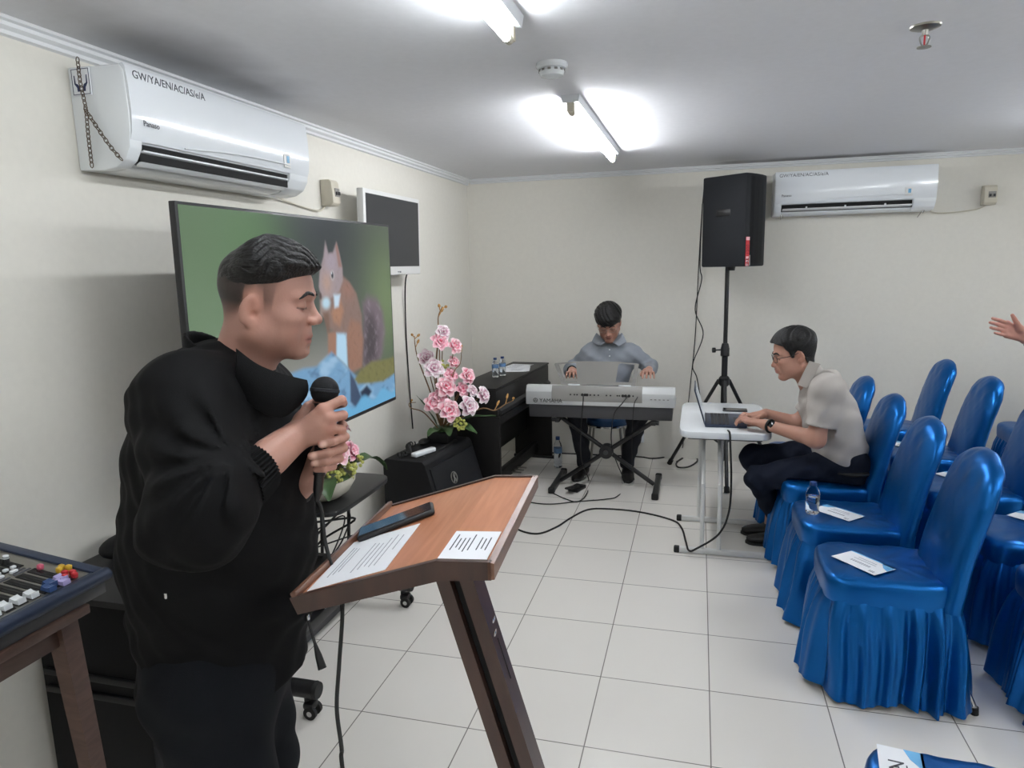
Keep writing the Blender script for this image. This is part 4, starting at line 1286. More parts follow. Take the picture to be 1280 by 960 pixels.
# ------------------------------------------------------------------ slanted loudspeaker lying on its side by the wall
t = thing('wedge_speaker', 'black slanted floor speaker with a round emblem, left of the piano', 'loudspeaker', (-1.70, 4.16, 0), math.radians(-7))
Hw = 0.535
sec = [(-.16, 0.01), (.27, 0.01), (.285, 0.04), (.14, Hw - .02), (.12, Hw), (-.14, Hw), (-.16, Hw - .02)]
obj('cabinet', MB().prism(sec, -0.335, 0.335, X=Xp, bev=0.006), 'black_matte', t)
n = Vector((Hw - .06, 0, 0.145)).normalized()
up = Vector((-0.145, 0, Hw - .06)).normalized()
G = frame(Vector((0.214, 0, 0.275)) + n * 0.003, (0, 1, 0), up)
obj('grille', MB().box((0, 0, 0), (0.60, 0.43, 0.012), 0.004, X=G), 'grille', t)
em = MB()
em.tube([(G @ Vector((-0.06 + 0.037 * math.cos(a), 0.09 + 0.037 * math.sin(a), 0.009))) for a in [2 * PI * k / 28 for k in range(28)]], 0.0032, 6, closed=True)
em.tube([G @ Vector(p) for p in [(-0.075, 0.062, 0.009), (-0.06, 0.085, 0.009), (-0.064, 0.108, 0.009), (-0.05, 0.118, 0.009), (-0.042, 0.104, 0.009), (-0.06, 0.092, 0.009)]], 0.0036, 6)
em.tube([G @ Vector(p) for p in [(-0.06, 0.092, 0.009), (-0.045, 0.078, 0.009), (-0.05, 0.062, 0.009)]], 0.0036, 6)
obj('emblem', em, 'steel', t)
obj('handle_recess', MB().box((0.07, 0.03, Hw + .0005), (0.035, 0.26, 0.004), 0.001), 'dark_hollow', t)
for k in (-1, 1):
    obj('corner_bolt', MB().cyl((0.075, k * 0.22, Hw), (0.075, k * 0.22, Hw + .004), 0.008), 'dark_grey', t)

t = thing('handheld_recorder', 'white slim handheld device lying on top of the slanted speaker', 'device', (-1.675, 3.98, Hw + 0.001), math.radians(68))
obj('shell', MB().box((0, 0, 0.016), (0.19, 0.045, 0.03), 0.010, seg=3), 'white_plastic', t)
obj('base', MB().box((-0.02, 0.006, 0.004), (0.15, 0.05, 0.008), 0.003), 'dark_grey', t)
t = thing('phone_receiver', 'black curled cable and plug lying by the wall on the slanted speaker', 'cable', (-1.80, 4.02, Hw + 0.001), 0.0)
coil = []
for k in range(140):
    a = k * 0.55
    y = -0.16 + 0.30 * k / 140
    coil.append((0.0 + 0.016 * math.cos(a) + 0.03 * math.sin(k * .04), y, 0.020 + 0.016 * math.sin(a)))
obj('coil', MB().tube(coil, 0.0042, 6), 'rubber', t)
obj('plug', MB().ell((0.03, 0.20, 0.02), (0.035, 0.06, 0.02), 16, 10), 'rubber', t)

# ------------------------------------------------------------------ stage keyboard on its crossed stand, seen from behind
KY = 5.04      # back face
kb = thing('keyboard', 'silver stage keyboard on a crossed stand, seen from behind, music rest up', 'keyboard', (-0.706, KY + 0.15, 0.665))
hw = 0.555
Xk = Matrix(((0, 0, 1, 0), (1, 0, 0, 0), (0, 1, 0, 0), (0, 0, 0, 1)))
obj('upper_shell', MB().prism([(-.15, 0.0), (.15, 0.0), (.15, .03), (-.02, .045), (-.04, .125), (-.075, .145), (-.12, .145), (-.15, .10)], -hw, hw, X=Xk, bev=0.004), 'silver_plastic', kb)
obj('lower_shell', MB().prism([(-.140, 0.0), (.148, 0.0), (.14, -.07), (-.10, -.105), (-.128, -.10)], -hw + .02, hw - .02, X=Xk, bev=0.004), 'dark_grey', kb)
obj('panel', MB().prism([(-.152, .032), (-.151, .10), (-.121, .1465), (-.118, .1465), (-.148, .04)], -hw + .20, hw - .235, X=Xk), 'grey_plastic', kb)
kk = MB(); bk = MB()
nw = 44
for k in range(nw):
    x = -hw + .03 + (2 * hw - .06) * (k + .5) / nw
    kk.box((x, 0.065, 0.045), (((2 * hw - .06) / nw) - 0.0012, 0.15, 0.018), 0.0015, seg=1)
    if k % 7 in (0, 1, 3, 4, 5): bk.box((x + (2 * hw - .06) / nw / 2, 0.04, 0.058), (0.012, 0.095, 0.014), 0.002, seg=1)
tag(obj('white_keys', kk, 'white_plastic', kb), kind='stuff')
tag(obj('black_keys', bk, 'black_plastic', kb), kind='stuff')
Fk = lambda x, z, y=-0.1535: Matrix(((1, 0, 0, x), (0, 0, -1, y), (0, 1, 0, z), (0, 0, 0, 1)))
lg = MB(); text_mb(lg, 'YAMAHA', 0.043, Fk(-hw + .105, 0.018, -0.152), 0.0006)
obj('maker_lettering', lg, 'rubber', kb, smooth=0)
em = MB().tube([(Fk(-hw + .075, 0.033, -0.152) @ Vector((0.015 * math.cos(a), 0.015 * math.sin(a), 0))) for a in [2 * PI * k / 24 for k in range(24)]], 0.0022, 6, closed=True)
for k in range(3):
    a = PI / 2 + k * 2 * PI / 3
    em.tube([Fk(-hw + .075, 0.033, -0.152) @ Vector((0, 0, 0)), Fk(-hw + .075, 0.033, -0.152) @ Vector((0.011 * math.cos(a), 0.011 * math.sin(a), 0))], 0.0016, 6)
obj('emblem', em, 'rubber', kb)
for k, x in enumerate((-.21, -.18, -.16, -.12, -.10, -.085, -.06, -.03, 0.0, .06, .09, .14, .155, .18, .20, .225, .255)):
    r = 0.011 if k in (3, 4, 5, 13, 14, 15) else 0.006
    obj('socket', MB().cyl((x, -0.1535, 0.083), (x, -0.149, 0.083), r, n=14), 'rubber', kb)
for k in range(5):
    obj('rear_mark', MB().box((hw - .17 + k * .03, -0.1525, 0.06), (0.014, 0.001, 0.006)), 'grey_plastic', kb)
# music rest: frame with a solid middle and two open windows
Xm = frame((0, -0.10, 0.150), (1, 0, 0), (0, 0.20, 1))
mr = MB()
def quad(P): mr.prism(P, -0.005, 0.005, X=Xm)
quad([(-.29, 0), (.27, 0), (.272, .025), (-.295, .025)])
quad([(-.345, .150), (-.16, .166), (-.16, .176), (-.34, .160)]); quad([(.15, .166), (.29, .155), (.288, .163), (.15, .176)])
quad([(-.15, .160), (.15, .160), (.15, .178), (-.15, .178), (-.16, .176)])
quad([(-.345, .152), (-.34, .160), (-.315, .158), (-.262, .025), (-.295, .025)])
quad([(.272, .025), (.245, .025), (.256, .158), (.288, .160)])
quad([(-.165, .02), (.12, .02), (.14, .168), (-.18, .168)])
obj('music_rest', mr, 'grey_plastic', kb, smooth=0)
for s in (-1, 1):
    obj('rest_clip', MB().box((s * .19, -0.105, 0.150), (0.09, 0.02, 0.012), 0.003), 'white_plastic', kb)
# crossed stand
st = thing('keyboard_stand', 'black crossed metal stand carrying the silver keyboard', 'stand', (-0.665, 5.19, 0))
for s in (-1, 1):
    yo = s * 0.022
    obj('bar', MB().tube([(s * 0.36, yo, 0.03), (-s * 0.36, yo, 0.535)], 0.017, 12), 'black_metal', st)
    ft = obj('foot', MB().box((s * 0.385, 0.0, 0.024), (0.045, 0.50, 0.04), 0.010), 'black_metal', st)
    for e in (-1, 1):
        obj('foot_cap', MB().box((s * 0.385, e * 0.25, 0.024), (0.05, 0.045, 0.047), 0.01), 'rubber', ft)
    tp_ = obj('top_arm', MB().box((-s * 0.36, 0.0, 0.540), (0.035, 0.28, 0.028), 0.006), 'black_metal', st)
    obj('rubber_pad', MB().cyl((-s * 0.40, -0.12, 0.545), (-s * 0.34, -0.12, 0.545), 0.016), 'rubber', tp_)
hb = obj('hub', MB().cyl((0, -0.045, 0.283), (0, 0.045, 0.283), 0.052, n=28), 'black_plastic', st)
obj('knob', MB().cyl((0, -0.065, 0.283), (0, -0.045, 0.283), 0.018), 'dark_grey', hb)

# round seat the pianist sits on
st = thing('stool', 'blue cushioned stool under the man at the keyboard', 'stool', (-0.72, 5.66, 0))
obj('seat', MB().lathe([(0, .40), (.17, .40), (.182, .415), (.185, .45), (.17, .475), (.1, .485), (0, .487)], 40), mat('blue_vinyl', rgb(20, 62, 104), 0.4), st)
obj('seat_rim', MB().lathe([(.175, .385), (.188, .388), (.188, .402), (.175, .402)], 40), 'chrome', st)
for sx in (-1, 1):
    for sy in (-1, 1):
        obj('leg', MB().cyl((sx * .12, sy * .12, .39), (sx * .165, sy * .165, 0.0), 0.011), 'steel', st)

t = thing('sustain_pedal', 'small black pedal on the floor between the feet of the crossed stand', 'pedal', (-0.875, 5.06, 0), math.radians(-20))
obj('base', MB().box((0, 0, 0.014), (0.085, 0.14, 0.028), 0.006), 'black_plastic', t)
obj('lever', MB().box((0, -0.07, 0.036), (0.06, 0.14, 0.014), 0.005, R=Matrix.Rotation(-.12, 3, 'X')), 'rubber', t)

# ------------------------------------------------------------------ tall loudspeaker on a tripod
SP = (0.207, 5.66)
t = thing('tripod_stand', 'black tripod stand holding the tall loudspeaker by the back wall', 'stand', (SP[0], SP[1], 0))
obj('pole', MB().cyl((0, 0, 0.62), (0, 0, 1.70), 0.0165), 'black_metal', t)
obj('lower_pole', MB().cyl((0, 0, 0.12), (0, 0, 1.06), 0.023), 'black_metal', t)
cl = obj('clamp', MB().lathe([(0.023, .97), (.034, .975), (.034, 1.03), (.024, 1.07), (.0, 1.07)], 20).lathe([(0, .97), (0.034, .97)], 20), 'black_plastic', t)
kn = MB().cyl((-0.03, -0.01, 1.02), (-0.075, -0.03, 1.02), 0.006); kn.cyl((-0.075, -0.03, 1.02), (-0.095, -0.036, 1.02), 0.02)
obj('knob', kn, 'black_plastic', cl)
hub = MB().lathe([(0, .73), (.03, .73), (.042, .745), (.042, .795), (.03, .81), (0, .81)], 20)
obj('leg_hub', hub, 'black_plastic', t)
for k in range(3):
    a = math.radians((153, 33, 273)[k])
    c, s = math.cos(a), math.sin(a)
    lg = MB().box((0, 0, 0), (0.02, 0.028, 0.01)) if False else MB()
    lg.tube([(c * .045, s * .045, .775), (c * .26, s * .26, .40), (c * .47, s * .47, .02)], 0.0145, 10)
    l = obj('leg', lg, 'black_metal', t)
    obj('brace', MB().tube([(c * .03, s * .03, .26), (c * .27, s * .27, .385)], 0.008, 8), 'black_metal', l)
    obj('rubber_foot', MB().tube([(c * .455, s * .455, .045), (c * .475, s * .475, .006)], [0.02, 0.021], 12), 'rubber', l)
obj('brace_ring', MB().lathe([(.024, .24), (.034, .24), (.034, .285), (.024, .285)], 20), 'black_plastic', t)
SPZ = 1.665
t = thing('loudspeaker', 'tall black loudspeaker with a red sticker, up on the tripod stand', 'loudspeaker', (SP[0] + 0.025, SP[1], SPZ), math.radians(-31))
fr = [(0.19, -.155), (0.205, -.07), (0.208, 0), (0.205, .07), (0.19, .155), (-0.19, .115), (-0.19, -.115)]
obj('cabinet', MB().prism(fr[::1], 0, 0.67, bev=0.012), 'charcoal', t, smooth=30)
gr = [(0.186, -.15), (0.209, -.07), (0.213, 0), (0.209, .07), (0.186, .15)]
obj('grille', MB().prism(gr, 0.02, 0.65, bev=0.003), 'grille', t, smooth=30)
obj('pole_socket', MB().lathe([(0, -.03), (.03, -.03), (.035, 0.002), (0, 0.002)], 20), 'black_plastic', t)
obj('handle', MB().box((0, -.138, .40), (.12, .01, .05), 0.004), 'black_plastic', t)
dx, dy = 0.023, 0.08
Gs = Matrix.Translation((0.196, -0.128, 0)) @ frame((0, 0, 0.11), (dx, dy, 0), (0, 0, 1))
sk = obj('red_sticker', MB().box((0, 0, 0.003), (0.034, 0.21, 0.003), X=Gs).mat(0), 'red_sticker', t, smooth=0)
pk = MB()
pk.box((0, .092, 0.0048), (0.034, 0.024, 0.001), X=Gs)
for k in range(3): pk.box((-.002, -.045 - k * .026, 0.0048), (0.026, 0.018, 0.001), X=Gs)
obj('white_patch', pk, 'pink_sticker', sk, smooth=0)
tx = MB(); text_mb(tx, '1200', 0.036, Gs @ Matrix.Translation((0.012, -0.022, 0.005)) @ Matrix.Rotation(PI / 2, 4, 'Z'), 0.0004)
text_mb(tx, 'BAR', 0.03, Gs @ Matrix.Translation((0.010, -0.103, 0.0056)) @ Matrix.Rotation(PI / 2, 4, 'Z'), 0.0004)
obj('lettering', tx, mat('maroon', rgb(90, 16, 26), 0.6), sk, smooth=0)
obj('grey_sticker', MB().box((0.024, -.065, 0.003), (0.012, 0.075, 0.002), X=Gs), 'grey_plastic', t, smooth=0)

# ------------------------------------------------------------------ white folding table with the laptop
TZ = 0.735
tb = thing('folding_table', 'white folding table with rounded corners where the man works on a laptop', 'table', (0.165, 4.50, 0))
tp = [(soutline(2 * PI * k / 64, 0.262, 0.445, 9)) for k in range(64)]
obj('table_top', MB().prism(tp, TZ - .042, TZ, bev=0.008), 'white_plastic', tb)
obj('under_rail', MB().box((0, 0, TZ - .055), (0.42, 0.70, 0.03), 0.004), 'black_metal', tb)
for s, yf in ((-1, -.47), (1, 0.06)):
    y1 = s * 0.19
    ft = obj('floor_bar', MB().box((0, yf, 0.018), (0.50, 0.034, 0.034), 0.009), 'white_metal', tb)
    for e in (-1, 1):
        obj('end_cap', MB().box((e * .262, yf, 0.018), (0.034, 0.038, 0.038), 0.008), 'rubber', ft)
    for e in (-1, 1):
        x = (-0.118 if e < 0 else -0.022) if s < 0 else (-0.135 if e < 0 else 0.0)
        obj('leg', MB().tube([(x, yf + .0, 0.03), (x, yf + .02, 0.42), (x, y1 - .16 * s, TZ - .05)], 0.0125, 10), 'white_metal', tb)
    obj('leg_brace', MB().tube([(-0.14, y1 - .15 * s, TZ - .075), (0.02, y1 - .15 * s, TZ - .075)], 0.009, 8), 'white_metal', tb)
lp = thing('laptop', 'dark blue laptop open on the white folding table', 'laptop', (0.17, 4.35, TZ), math.radians(0))
obj('base', MB().box((0, 0, 0.009), (0.24, 0.34, 0.016), 0.004), 'navy_metal', lp)
ky = MB()
for i in range(5):
    for j in range(13):
        ky.box((-0.075 + i * 0.022, -0.145 + j * 0.0242, 0.0180), (0.018, 0.020, 0.003), 0.001, seg=1)
tag(obj('keys', ky, 'black_plastic', lp), kind='stuff')
obj('touchpad', MB().box((0.08, 0, 0.0175), (0.06, 0.10, 0.001)), 'dark_grey', lp, smooth=0)
Xs = Matrix.Translation((-0.118, 0, 0.012)) @ Matrix.Rotation(math.radians(-17), 4, 'Y')
sc_ = obj('screen_lid', MB().box((0, 0, 0.112), (0.008, 0.34, 0.222), 0.003, X=Xs), 'navy_metal', lp)
obj('display', MB().box((0.0045, 0, 0.115), (0.001, 0.315, 0.19), X=Xs), mat('lit_display', rgb(20, 22, 26), 0.2, emit=((0.5, 0.55, 0.6, 1), 0.5)), sc_, smooth=0)
obj('hinge', MB().cyl((-0.118, -0.13, 0.013), (-0.118, 0.13, 0.013), 0.006), 'black_plastic', lp)
ph = thing('phone', 'dark phone lying on the white folding table behind the laptop', 'phone', (0.245, 4.69, TZ + .0005), math.radians(88))
obj('body', MB().box((0, 0, 0.005), (0.075, 0.155, 0.010), 0.004, seg=3), 'dark_grey', ph)
obj('glass', MB().box((0, 0, 0.0103), (0.068, 0.146, 0.0008)), 'black_gloss', ph, smooth=0)
# ------------------------------------------------------------------ people: surfaces grown from smooth distance fields
class Field:
    def __init__(s, lo, hi, h):
        s.lo = np.array(lo, float); s.h = h
        s.n = [int(math.ceil((hi[i] - lo[i]) / h)) + 1 for i in range(3)]
        s.ax = [s.lo[i] + np.arange(s.n[i]) * h for i in range(3)]
        s.D = np.full(s.n, 0.4, np.float64)
    def sl(s, lo, hi):
        r = []
        for i in range(3):
            a = int(np.floor((lo[i] - s.lo[i]) / s.h)); b = int(np.ceil((hi[i] - s.lo[i]) / s.h)) + 1
            r.append(slice(max(a, 0), max(min(b, s.n[i]), 0)))
        return tuple(r)
    def put(s, fn, lo, hi, k, mode):
        m = k + 3 * s.h + 0.004
        q = s.sl([v - m for v in lo], [v + m for v in hi])
        if any(x.stop <= x.start for x in q): return s
        X, Y, Z = s.ax[0][q[0]][:, None, None], s.ax[1][q[1]][None, :, None], s.ax[2][q[2]][None, None, :]
        d = fn(X, Y, Z)
        a = s.D[q]
        if mode == 'u':
            h = np.clip(0.5 + 0.5 * (d - a) / k, 0, 1)
            s.D[q] = d * (1 - h) + a * h - k * h * (1 - h)
        elif mode == 's':
            h = np.clip(0.5 - 0.5 * (a + d) / k, 0, 1)
            s.D[q] = a * (1 - h) - d * h + k * h * (1 - h)
        elif mode == 'i':
            s.D[q] = np.maximum(a, d)
        return s
    def ell(s, c, r, k=0.01, R=None, mode='u'):
        c = np.asarray(c, float); r = np.asarray(r, float)
        rm = r if R is None else np.full(3, r.max())
        def fn(X, Y, Z):
            x, y, z = X - c[0], Y - c[1], Z - c[2]
            if R is not None:
                x, y, z = (R[0][i] * x + R[1][i] * y + R[2][i] * z for i in range(3))
            k0 = np.sqrt((x / r[0]) ** 2 + (y / r[1]) ** 2 + (z / r[2]) ** 2) + 1e-9
            k1 = np.sqrt((x / r[0] ** 2) ** 2 + (y / r[1] ** 2) ** 2 + (z / r[2] ** 2) ** 2) + 1e-9
            return k0 * (k0 - 1) / k1
        return s.put(fn, c - rm, c + rm, k, mode)
    def cone(s, a, b, ra, rb, k=0.01, mode='u', flat=None):
        """tapered capsule; flat=(axis, factor) squeezes the section along a direction"""
        a = np.asarray(a, float); b = np.asarray(b, float)
        e = b - a; L = e @ e
        def fn(X, Y, Z):
            x, y, z = X - a[0], Y - a[1], Z - a[2]
            h = np.clip((x * e[0] + y * e[1] + z * e[2]) / L, 0, 1)
            x, y, z = x - e[0] * h, y - e[1] * h, z - e[2] * h
            if flat is not None:
                f, q = np.asarray(flat[0], float), flat[1]
                t = (x * f[0] + y * f[1] + z * f[2]) * (1 / q - 1)
                x, y, z = x + f[0] * t, y + f[1] * t, z + f[2] * t
            return np.sqrt(x * x + y * y + z * z) - (ra + (rb - ra) * h)
        m = max(ra, rb) * (max(1, flat[1]) if flat else 1)
        return s.put(fn, np.minimum(a, b) - m, np.maximum(a, b) + m, k, mode)
    def chain(s, P, rs, k=0.01):
        for i in range(len(P) - 1): s.cone(P[i], P[i + 1], rs[i], rs[i + 1], k)
        return s
    def cut(s, p, n):
        """keep the side of the plane where (x-p).n < 0"""
        p = np.asarray(p, float); n = np.asarray(n, float) / np.linalg.norm(n)
        X, Y, Z = s.ax[0][:, None, None], s.ax[1][None, :, None], s.ax[2][None, None, :]
        s.D = np.maximum(s.D, (X - p[0]) * n[0] + (Y - p[1]) * n[1] + (Z - p[2]) * n[2])
        return s
    def warp(s, fn):
        X, Y, Z = s.ax[0][:, None, None], s.ax[1][None, :, None], s.ax[2][None, None, :]
        near = np.abs(s.D) < 0.05
        s.D = s.D + np.where(near, fn(X, Y, Z), 0)
        return s
    def mesh(s, it=1):
        D = s.D
        S = D < 0
        c = [slice(0, -1), slice(1, None)]
        cnt = np.zeros([n - 1 for n in s.n], np.int16)
        for i in (0, 1):
            for j in (0, 1):
                for k in (0, 1): cnt += S[c[i], c[j], c[k]]
        act = (cnt > 0) & (cnt < 8)
        idx = -np.ones(act.shape, np.int64)
        I3 = np.argwhere(act)
        idx[act] = np.arange(len(I3))
        V = np.zeros((len(I3), 3)); W_ = np.zeros(len(I3))
        for ax in range(3):
            o = [a for a in range(3) if a != ax]
            for u in (0, 1):
                for w in (0, 1):
                    p = I3.copy(); p[:, o[0]] += u; p[:, o[1]] += w
                    q = p.copy(); q[:, ax] += 1
                    d0 = D[p[:, 0], p[:, 1], p[:, 2]]; d1 = D[q[:, 0], q[:, 1], q[:, 2]]
                    m = (d0 < 0) != (d1 < 0)
                    t = np.where(m, d0 / np.where(m, d0 - d1, 1), 0)
                    pos = p.astype(float); pos[:, ax] += t
                    V[m] += pos[m]; W_[m] += 1
        V = V / W_[:, None] * s.h + s.lo
        F = []
        for ax in range(3):
            u, w = [(1, 2), (2, 0), (0, 1)][ax]
            sl0 = [slice(None)] * 3; sl1 = [slice(None)] * 3
            sl0[ax] = slice(0, -1); sl1[ax] = slice(1, None)
            a, b = S[tuple(sl0)], S[tuple(sl1)]
            E_ = np.argwhere(a != b)
            E_ = E_[(E_[:, u] > 0) & (E_[:, w] > 0) & (E_[:, u] < s.n[u] - 1) & (E_[:, w] < s.n[w] - 1)]
            if not len(E_): continue
            def cell(du, dw):
                q = E_.copy(); q[:, u] -= du; q[:, w] -= dw
                return idx[q[:, 0], q[:, 1], q[:, 2]]
            Q = np.stack([cell(1, 1), cell(0, 1), cell(0, 0), cell(1, 0)], 1)
            flip = ~a[E_[:, 0], E_[:, 1], E_[:, 2]]
            Q[flip] = Q[flip][:, ::-1]
            F.append(Q[(Q >= 0).all(1)])
        F = np.concatenate(F) if F else np.zeros((0, 4), int)
        for _ in range(it):
            acc = np.zeros_like(V); n_ = np.zeros(len(V))
            for a in range(4):
                b = (a + 1) % 4
                np.add.at(acc, F[:, a], V[F[:, b]]); np.add.at(acc, F[:, b], V[F[:, a]])
                np.add.at(n_, F[:, a], 1); np.add.at(n_, F[:, b], 1)
            ok = n_ > 0
            V[ok] = 0.45 * V[ok] + 0.55 * acc[ok] / n_[ok][:, None]
        return V, F

def unit(v):
    v = np.asarray(v, float)
    return v / np.linalg.norm(v)

def rotmat(fwd, pitch, roll=0.0):
    """columns: forward, left, up; pitch>0 looks down, roll>0 tips to the left"""
    f = unit((fwd[0], fwd[1], 0)); l = np.array([-f[1], f[0], 0]); u = np.array([0, 0, 1.0])
    c, s = math.cos(pitch), math.sin(pitch)
    f2, u2 = f * c - u * s, u * c + f * s
    c, s = math.cos(roll), math.sin(roll)
    return np.stack([f2, l * c + u2 * s * -1 * -1 if False else l * c - u2 * s, u2 * c + l * s], 1)

SKIN = np.array(rgb(176, 133, 116)[:3])

def head_mesh(O, R, sc, h, opt, neck_world):
    """returns skin (V,F,colours) and hair (V,F), in world space"""
    nk = (np.asarray(neck_world) - O) @ R / sc / np.array((opt.get('sx', 1.0), 1, 1))
    F = Field((-.135, -.105, -.2), (.145, .105, .18), h)
    wide = opt.get('wide', 1.0)
    F.ell((-.008, 0, .042), (.100, .077 * (.5 + .5 * wide), .088), .01)
    F.ell((.028, 0, -.030), (.066, .062 * wide, .078), .03)
    for s in (-1, 1):
        F.cone((.0, s * .053 * wide, -.052), (.072 + opt.get('chin', 0), s * .016, -.096 + opt.get('chin_dz', 0)), .024 * wide, .018, .025)
        F.ell((.060, s * .042 * wide, -.016), (.024, .024, .022), .022)          # cheekbone
        F.ell((.055, s * .040 * wide, -.052), (.024, .022, .024), .022)          # cheek
    cx_ = opt.get('chin', 0)
    cz_ = opt.get('chin_dz', 0)
    F.ell((.080 + cx_, 0, -.096 + cz_), (.018, .022, .015), .016)                            # chin
    ed = opt.get('eye_dz', 0)
    F.cone((.086, -.012, .030 + ed), (.070, -.046, .026 + ed), .010, .009, .012)           # brow ridge
    F.cone((.086, .012, .030 + ed), (.070, .046, .026 + ed), .010, .009, .012)
    for s in (-1, 1):
        F.ell((.092, s * .031, .008 + ed), (.013, .016, .010), .014, mode='s')        # eye socket
        F.ell((.0755, s * .0315, .008 + ed), (.0135, .0145, .0125), .004)             # closed lid
    nz = opt.get('nose', 1.0); nd = opt.get('nose_dz', 0)
    F.cone((.091, 0, .014), (.109 + .005 * (nz - 1), 0, -.024 + nd), .0075, .0105, .010)
    F.ell((.112 + .006 * (nz - 1), 0, -.027 + nd), (.0115, .0115, .0105), .008)
    for s in (-1, 1):
        F.ell((.102, s * .0135, -.031 + nd), (.0105, .0085, .0082), .006)
        F.ell((.108, s * .0065, -.0395 + nd), (.005, .003, .003), .002, mode='s')
    F.ell((.094 + opt.get('lip_dx', 0), 0, -.056), (.012, .026, .022), .014)                            # muzzle
    lx = opt.get('lip_dx', 0)
    F.cone((.102 + lx, -.012, -.0525), (.102 + lx, .012, -.0525), .0050, .0050, .004)
    F.cone((.0995 + lx, -.010, -.0655), (.0995 + lx, .010, -.0655), .0060, .0060, .004)
    for s in (-1, 1):
        F.cone((.102 + lx, s * .012, -.0525), (.090 + lx, s * .026, -.0585), .0048, .003, .004)
        F.cone((.0995 + lx, s * .010, -.0655), (.088 + lx, s * .024, -.0605), .0056, .003, .004)
    F.cone((.108 + lx, -.024, -.0590), (.108 + lx, .024, -.0590), .0016, .0016, .003, mode='s')
    F.ell((.101, 0, -.079), (.008, .016, .006), .008, mode='s')
    nr = opt.get('neck', .060)
    F.cone((-.022, 0, -.045), nk, nr * .93, nr * 1.02, .035)
    noear = F.D.copy()
    for s in (-1, 1):
        Re = Euler((s * 0.0, 0.22, -s * 0.35)).to_matrix()
        Re = np.array(Re)
        ez = opt.get('ear_dz', 0)
        ex = opt.get('ear_dx', 0)
        F.ell((-.012 + ex, s * .079 * (.5 + .5 * wide), .002 + ez), (.019, .0065, .033), .006, Re)
        F.ell((-.006 + ex, s * .078 * (.5 + .5 * wide), -.024 + ez), (.010, .006, .012), .006, Re)
        F.ell((-.007 + ex, s * .086 * (.5 + .5 * wide), .006 + ez), (.0105, .006, .020), .004, Re, mode='s')
        F.ell((-.001 + ex, s * .082 * (.5 + .5 * wide), -.006 + ez), (.007, .009, .009), .004, mode='s')
    if opt.get('crease'):
        # frown and cheek folds
        for s in (-1, 1):
            F.cone((.103, s * .020, -.036), (.088, s * .036, -.062), .0022, .0016, .006, mode='s')
            F.cone((.076, s * .048, .010), (.062, s * .060, .002), .0014, .0010, .004, mode='s')
            F.cone((.100, s * .006, .026), (.098, s * .008, .040), .0014, .0010, .004, mode='s')
    V, Q = F.mesh(1)
    x, y, z = V.T
    col = np.tile(SKIN * np.array(opt.get('tone', (1, 1, 1))), (len(V), 1))
    def mixc(m, c, a=1.0):
        m = np.clip(m, 0, 1)[:, None] * a
        return col * (1 - m) + np.array(c) * m
    col = mixc(np.exp(-((x - .1) / .03) ** 2 - ((np.abs(y)) / .03) ** 2 - ((z + .03) / .014) ** 2), SKIN * np.array((1.0, .82, .8)), .5)
    col = mixc(np.exp(-((np.abs(y) - .08) / .01) ** 2 - ((x + .01) / .025) ** 2 - ((z) / .035) ** 2), SKIN * np.array((1.05, .85, .8)), .6)
    lip = (x > .085) * np.exp(-((z + .0595 - .0035 * (np.abs(y) / .02) ** 2) / .0085) ** 4 - (y / .024) ** 4)
    col = mixc(lip, rgb(150, 92, 84)[:3], .75)
    col = mixc(np.exp(-((z + .059) / .002) ** 2 - (y / .022) ** 4) * (x > .085), rgb(84, 46, 44)[:3], .8)
    beard = np.exp(-((z + .045) / .010) ** 2 - (y / .024) ** 2) * (x > .09) + .7 * np.exp(-((z + .094) / .02) ** 2 - (y / .03) ** 2) * (x > .06)
    col = mixc(beard, SKIN * .55, opt.get('beard', .35))
    # hairline
    zx = opt['hairline']
    zl = np.interp(x, [p[0] for p in zx], [p[1] for p in zx])
    stub = np.clip((z - zl) / .03, 0, 1)
    fade = np.clip((z - opt.get('fade0', -.2)) / opt.get('fadew', .01), 0, 1)
    ear = np.exp(-((np.abs(y) - .084) / .009) ** 2 * (np.abs(y) > .074) - ((x + .010 - opt.get('ear_dx', 0)) / .019) ** 4 - ((z + .002 - opt.get('ear_dz', 0)) / .034) ** 4) * (np.abs(y) > .0735)
    fade = fade * np.clip(1 - (x + .012) / .05 * .6, .35, 1)
    col = mixc(stub * fade * (1 - np.clip(ear * 1.5, 0, 1)), rgb(22, 20, 20)[:3], opt.get('stubble', .8))
    # lashes
    for s in (-1, 1):
        ey = np.abs(y - s * .0315)
        ln = np.exp(-((z - ed - (.0015 + 6 * ey ** 2)) / .0022) ** 2) * (ey < .0165) * (x > .07)
        col = mixc(ln, rgb(40, 28, 26)[:3], .85)
    # hair shell
    H = Field((-.135, -.105, -.2), (.145, .105, .18), h)
    X, Y, Z = H.ax[0][:, None, None], H.ax[1][None, :, None], H.ax[2][None, None, :]
    th = opt['thick'](X, Y, Z)
    zl = np.interp(H.ax[0], [p[0] for p in zx], [p[1] for p in zx])[:, None, None]
    low = opt.get('low', lambda X, Y, Z: 0 * X)(X, Y, Z)
    H.D = np.maximum(noear - th, -(Z - zl - low) * .8)
    HV, HQ = H.mesh(1)
    SX = np.array((opt.get('sx', 1.0), 1, 1))
    def tow(P): return O + (P * sc * SX) @ R.T
    # eyebrows follow the brow ridge
    brows = MB()
    def surf(yy, zz):
        j = (yy - F.lo[1]) / h; k_ = (zz - F.lo[2]) / h
        colm = F.D[:, int(round(j)), int(round(k_))]
        i = np.where(colm < 0)[0].max()
        t_ = colm[i] / (colm[i] - colm[i + 1])
        return F.lo[0] + (i + t_) * h
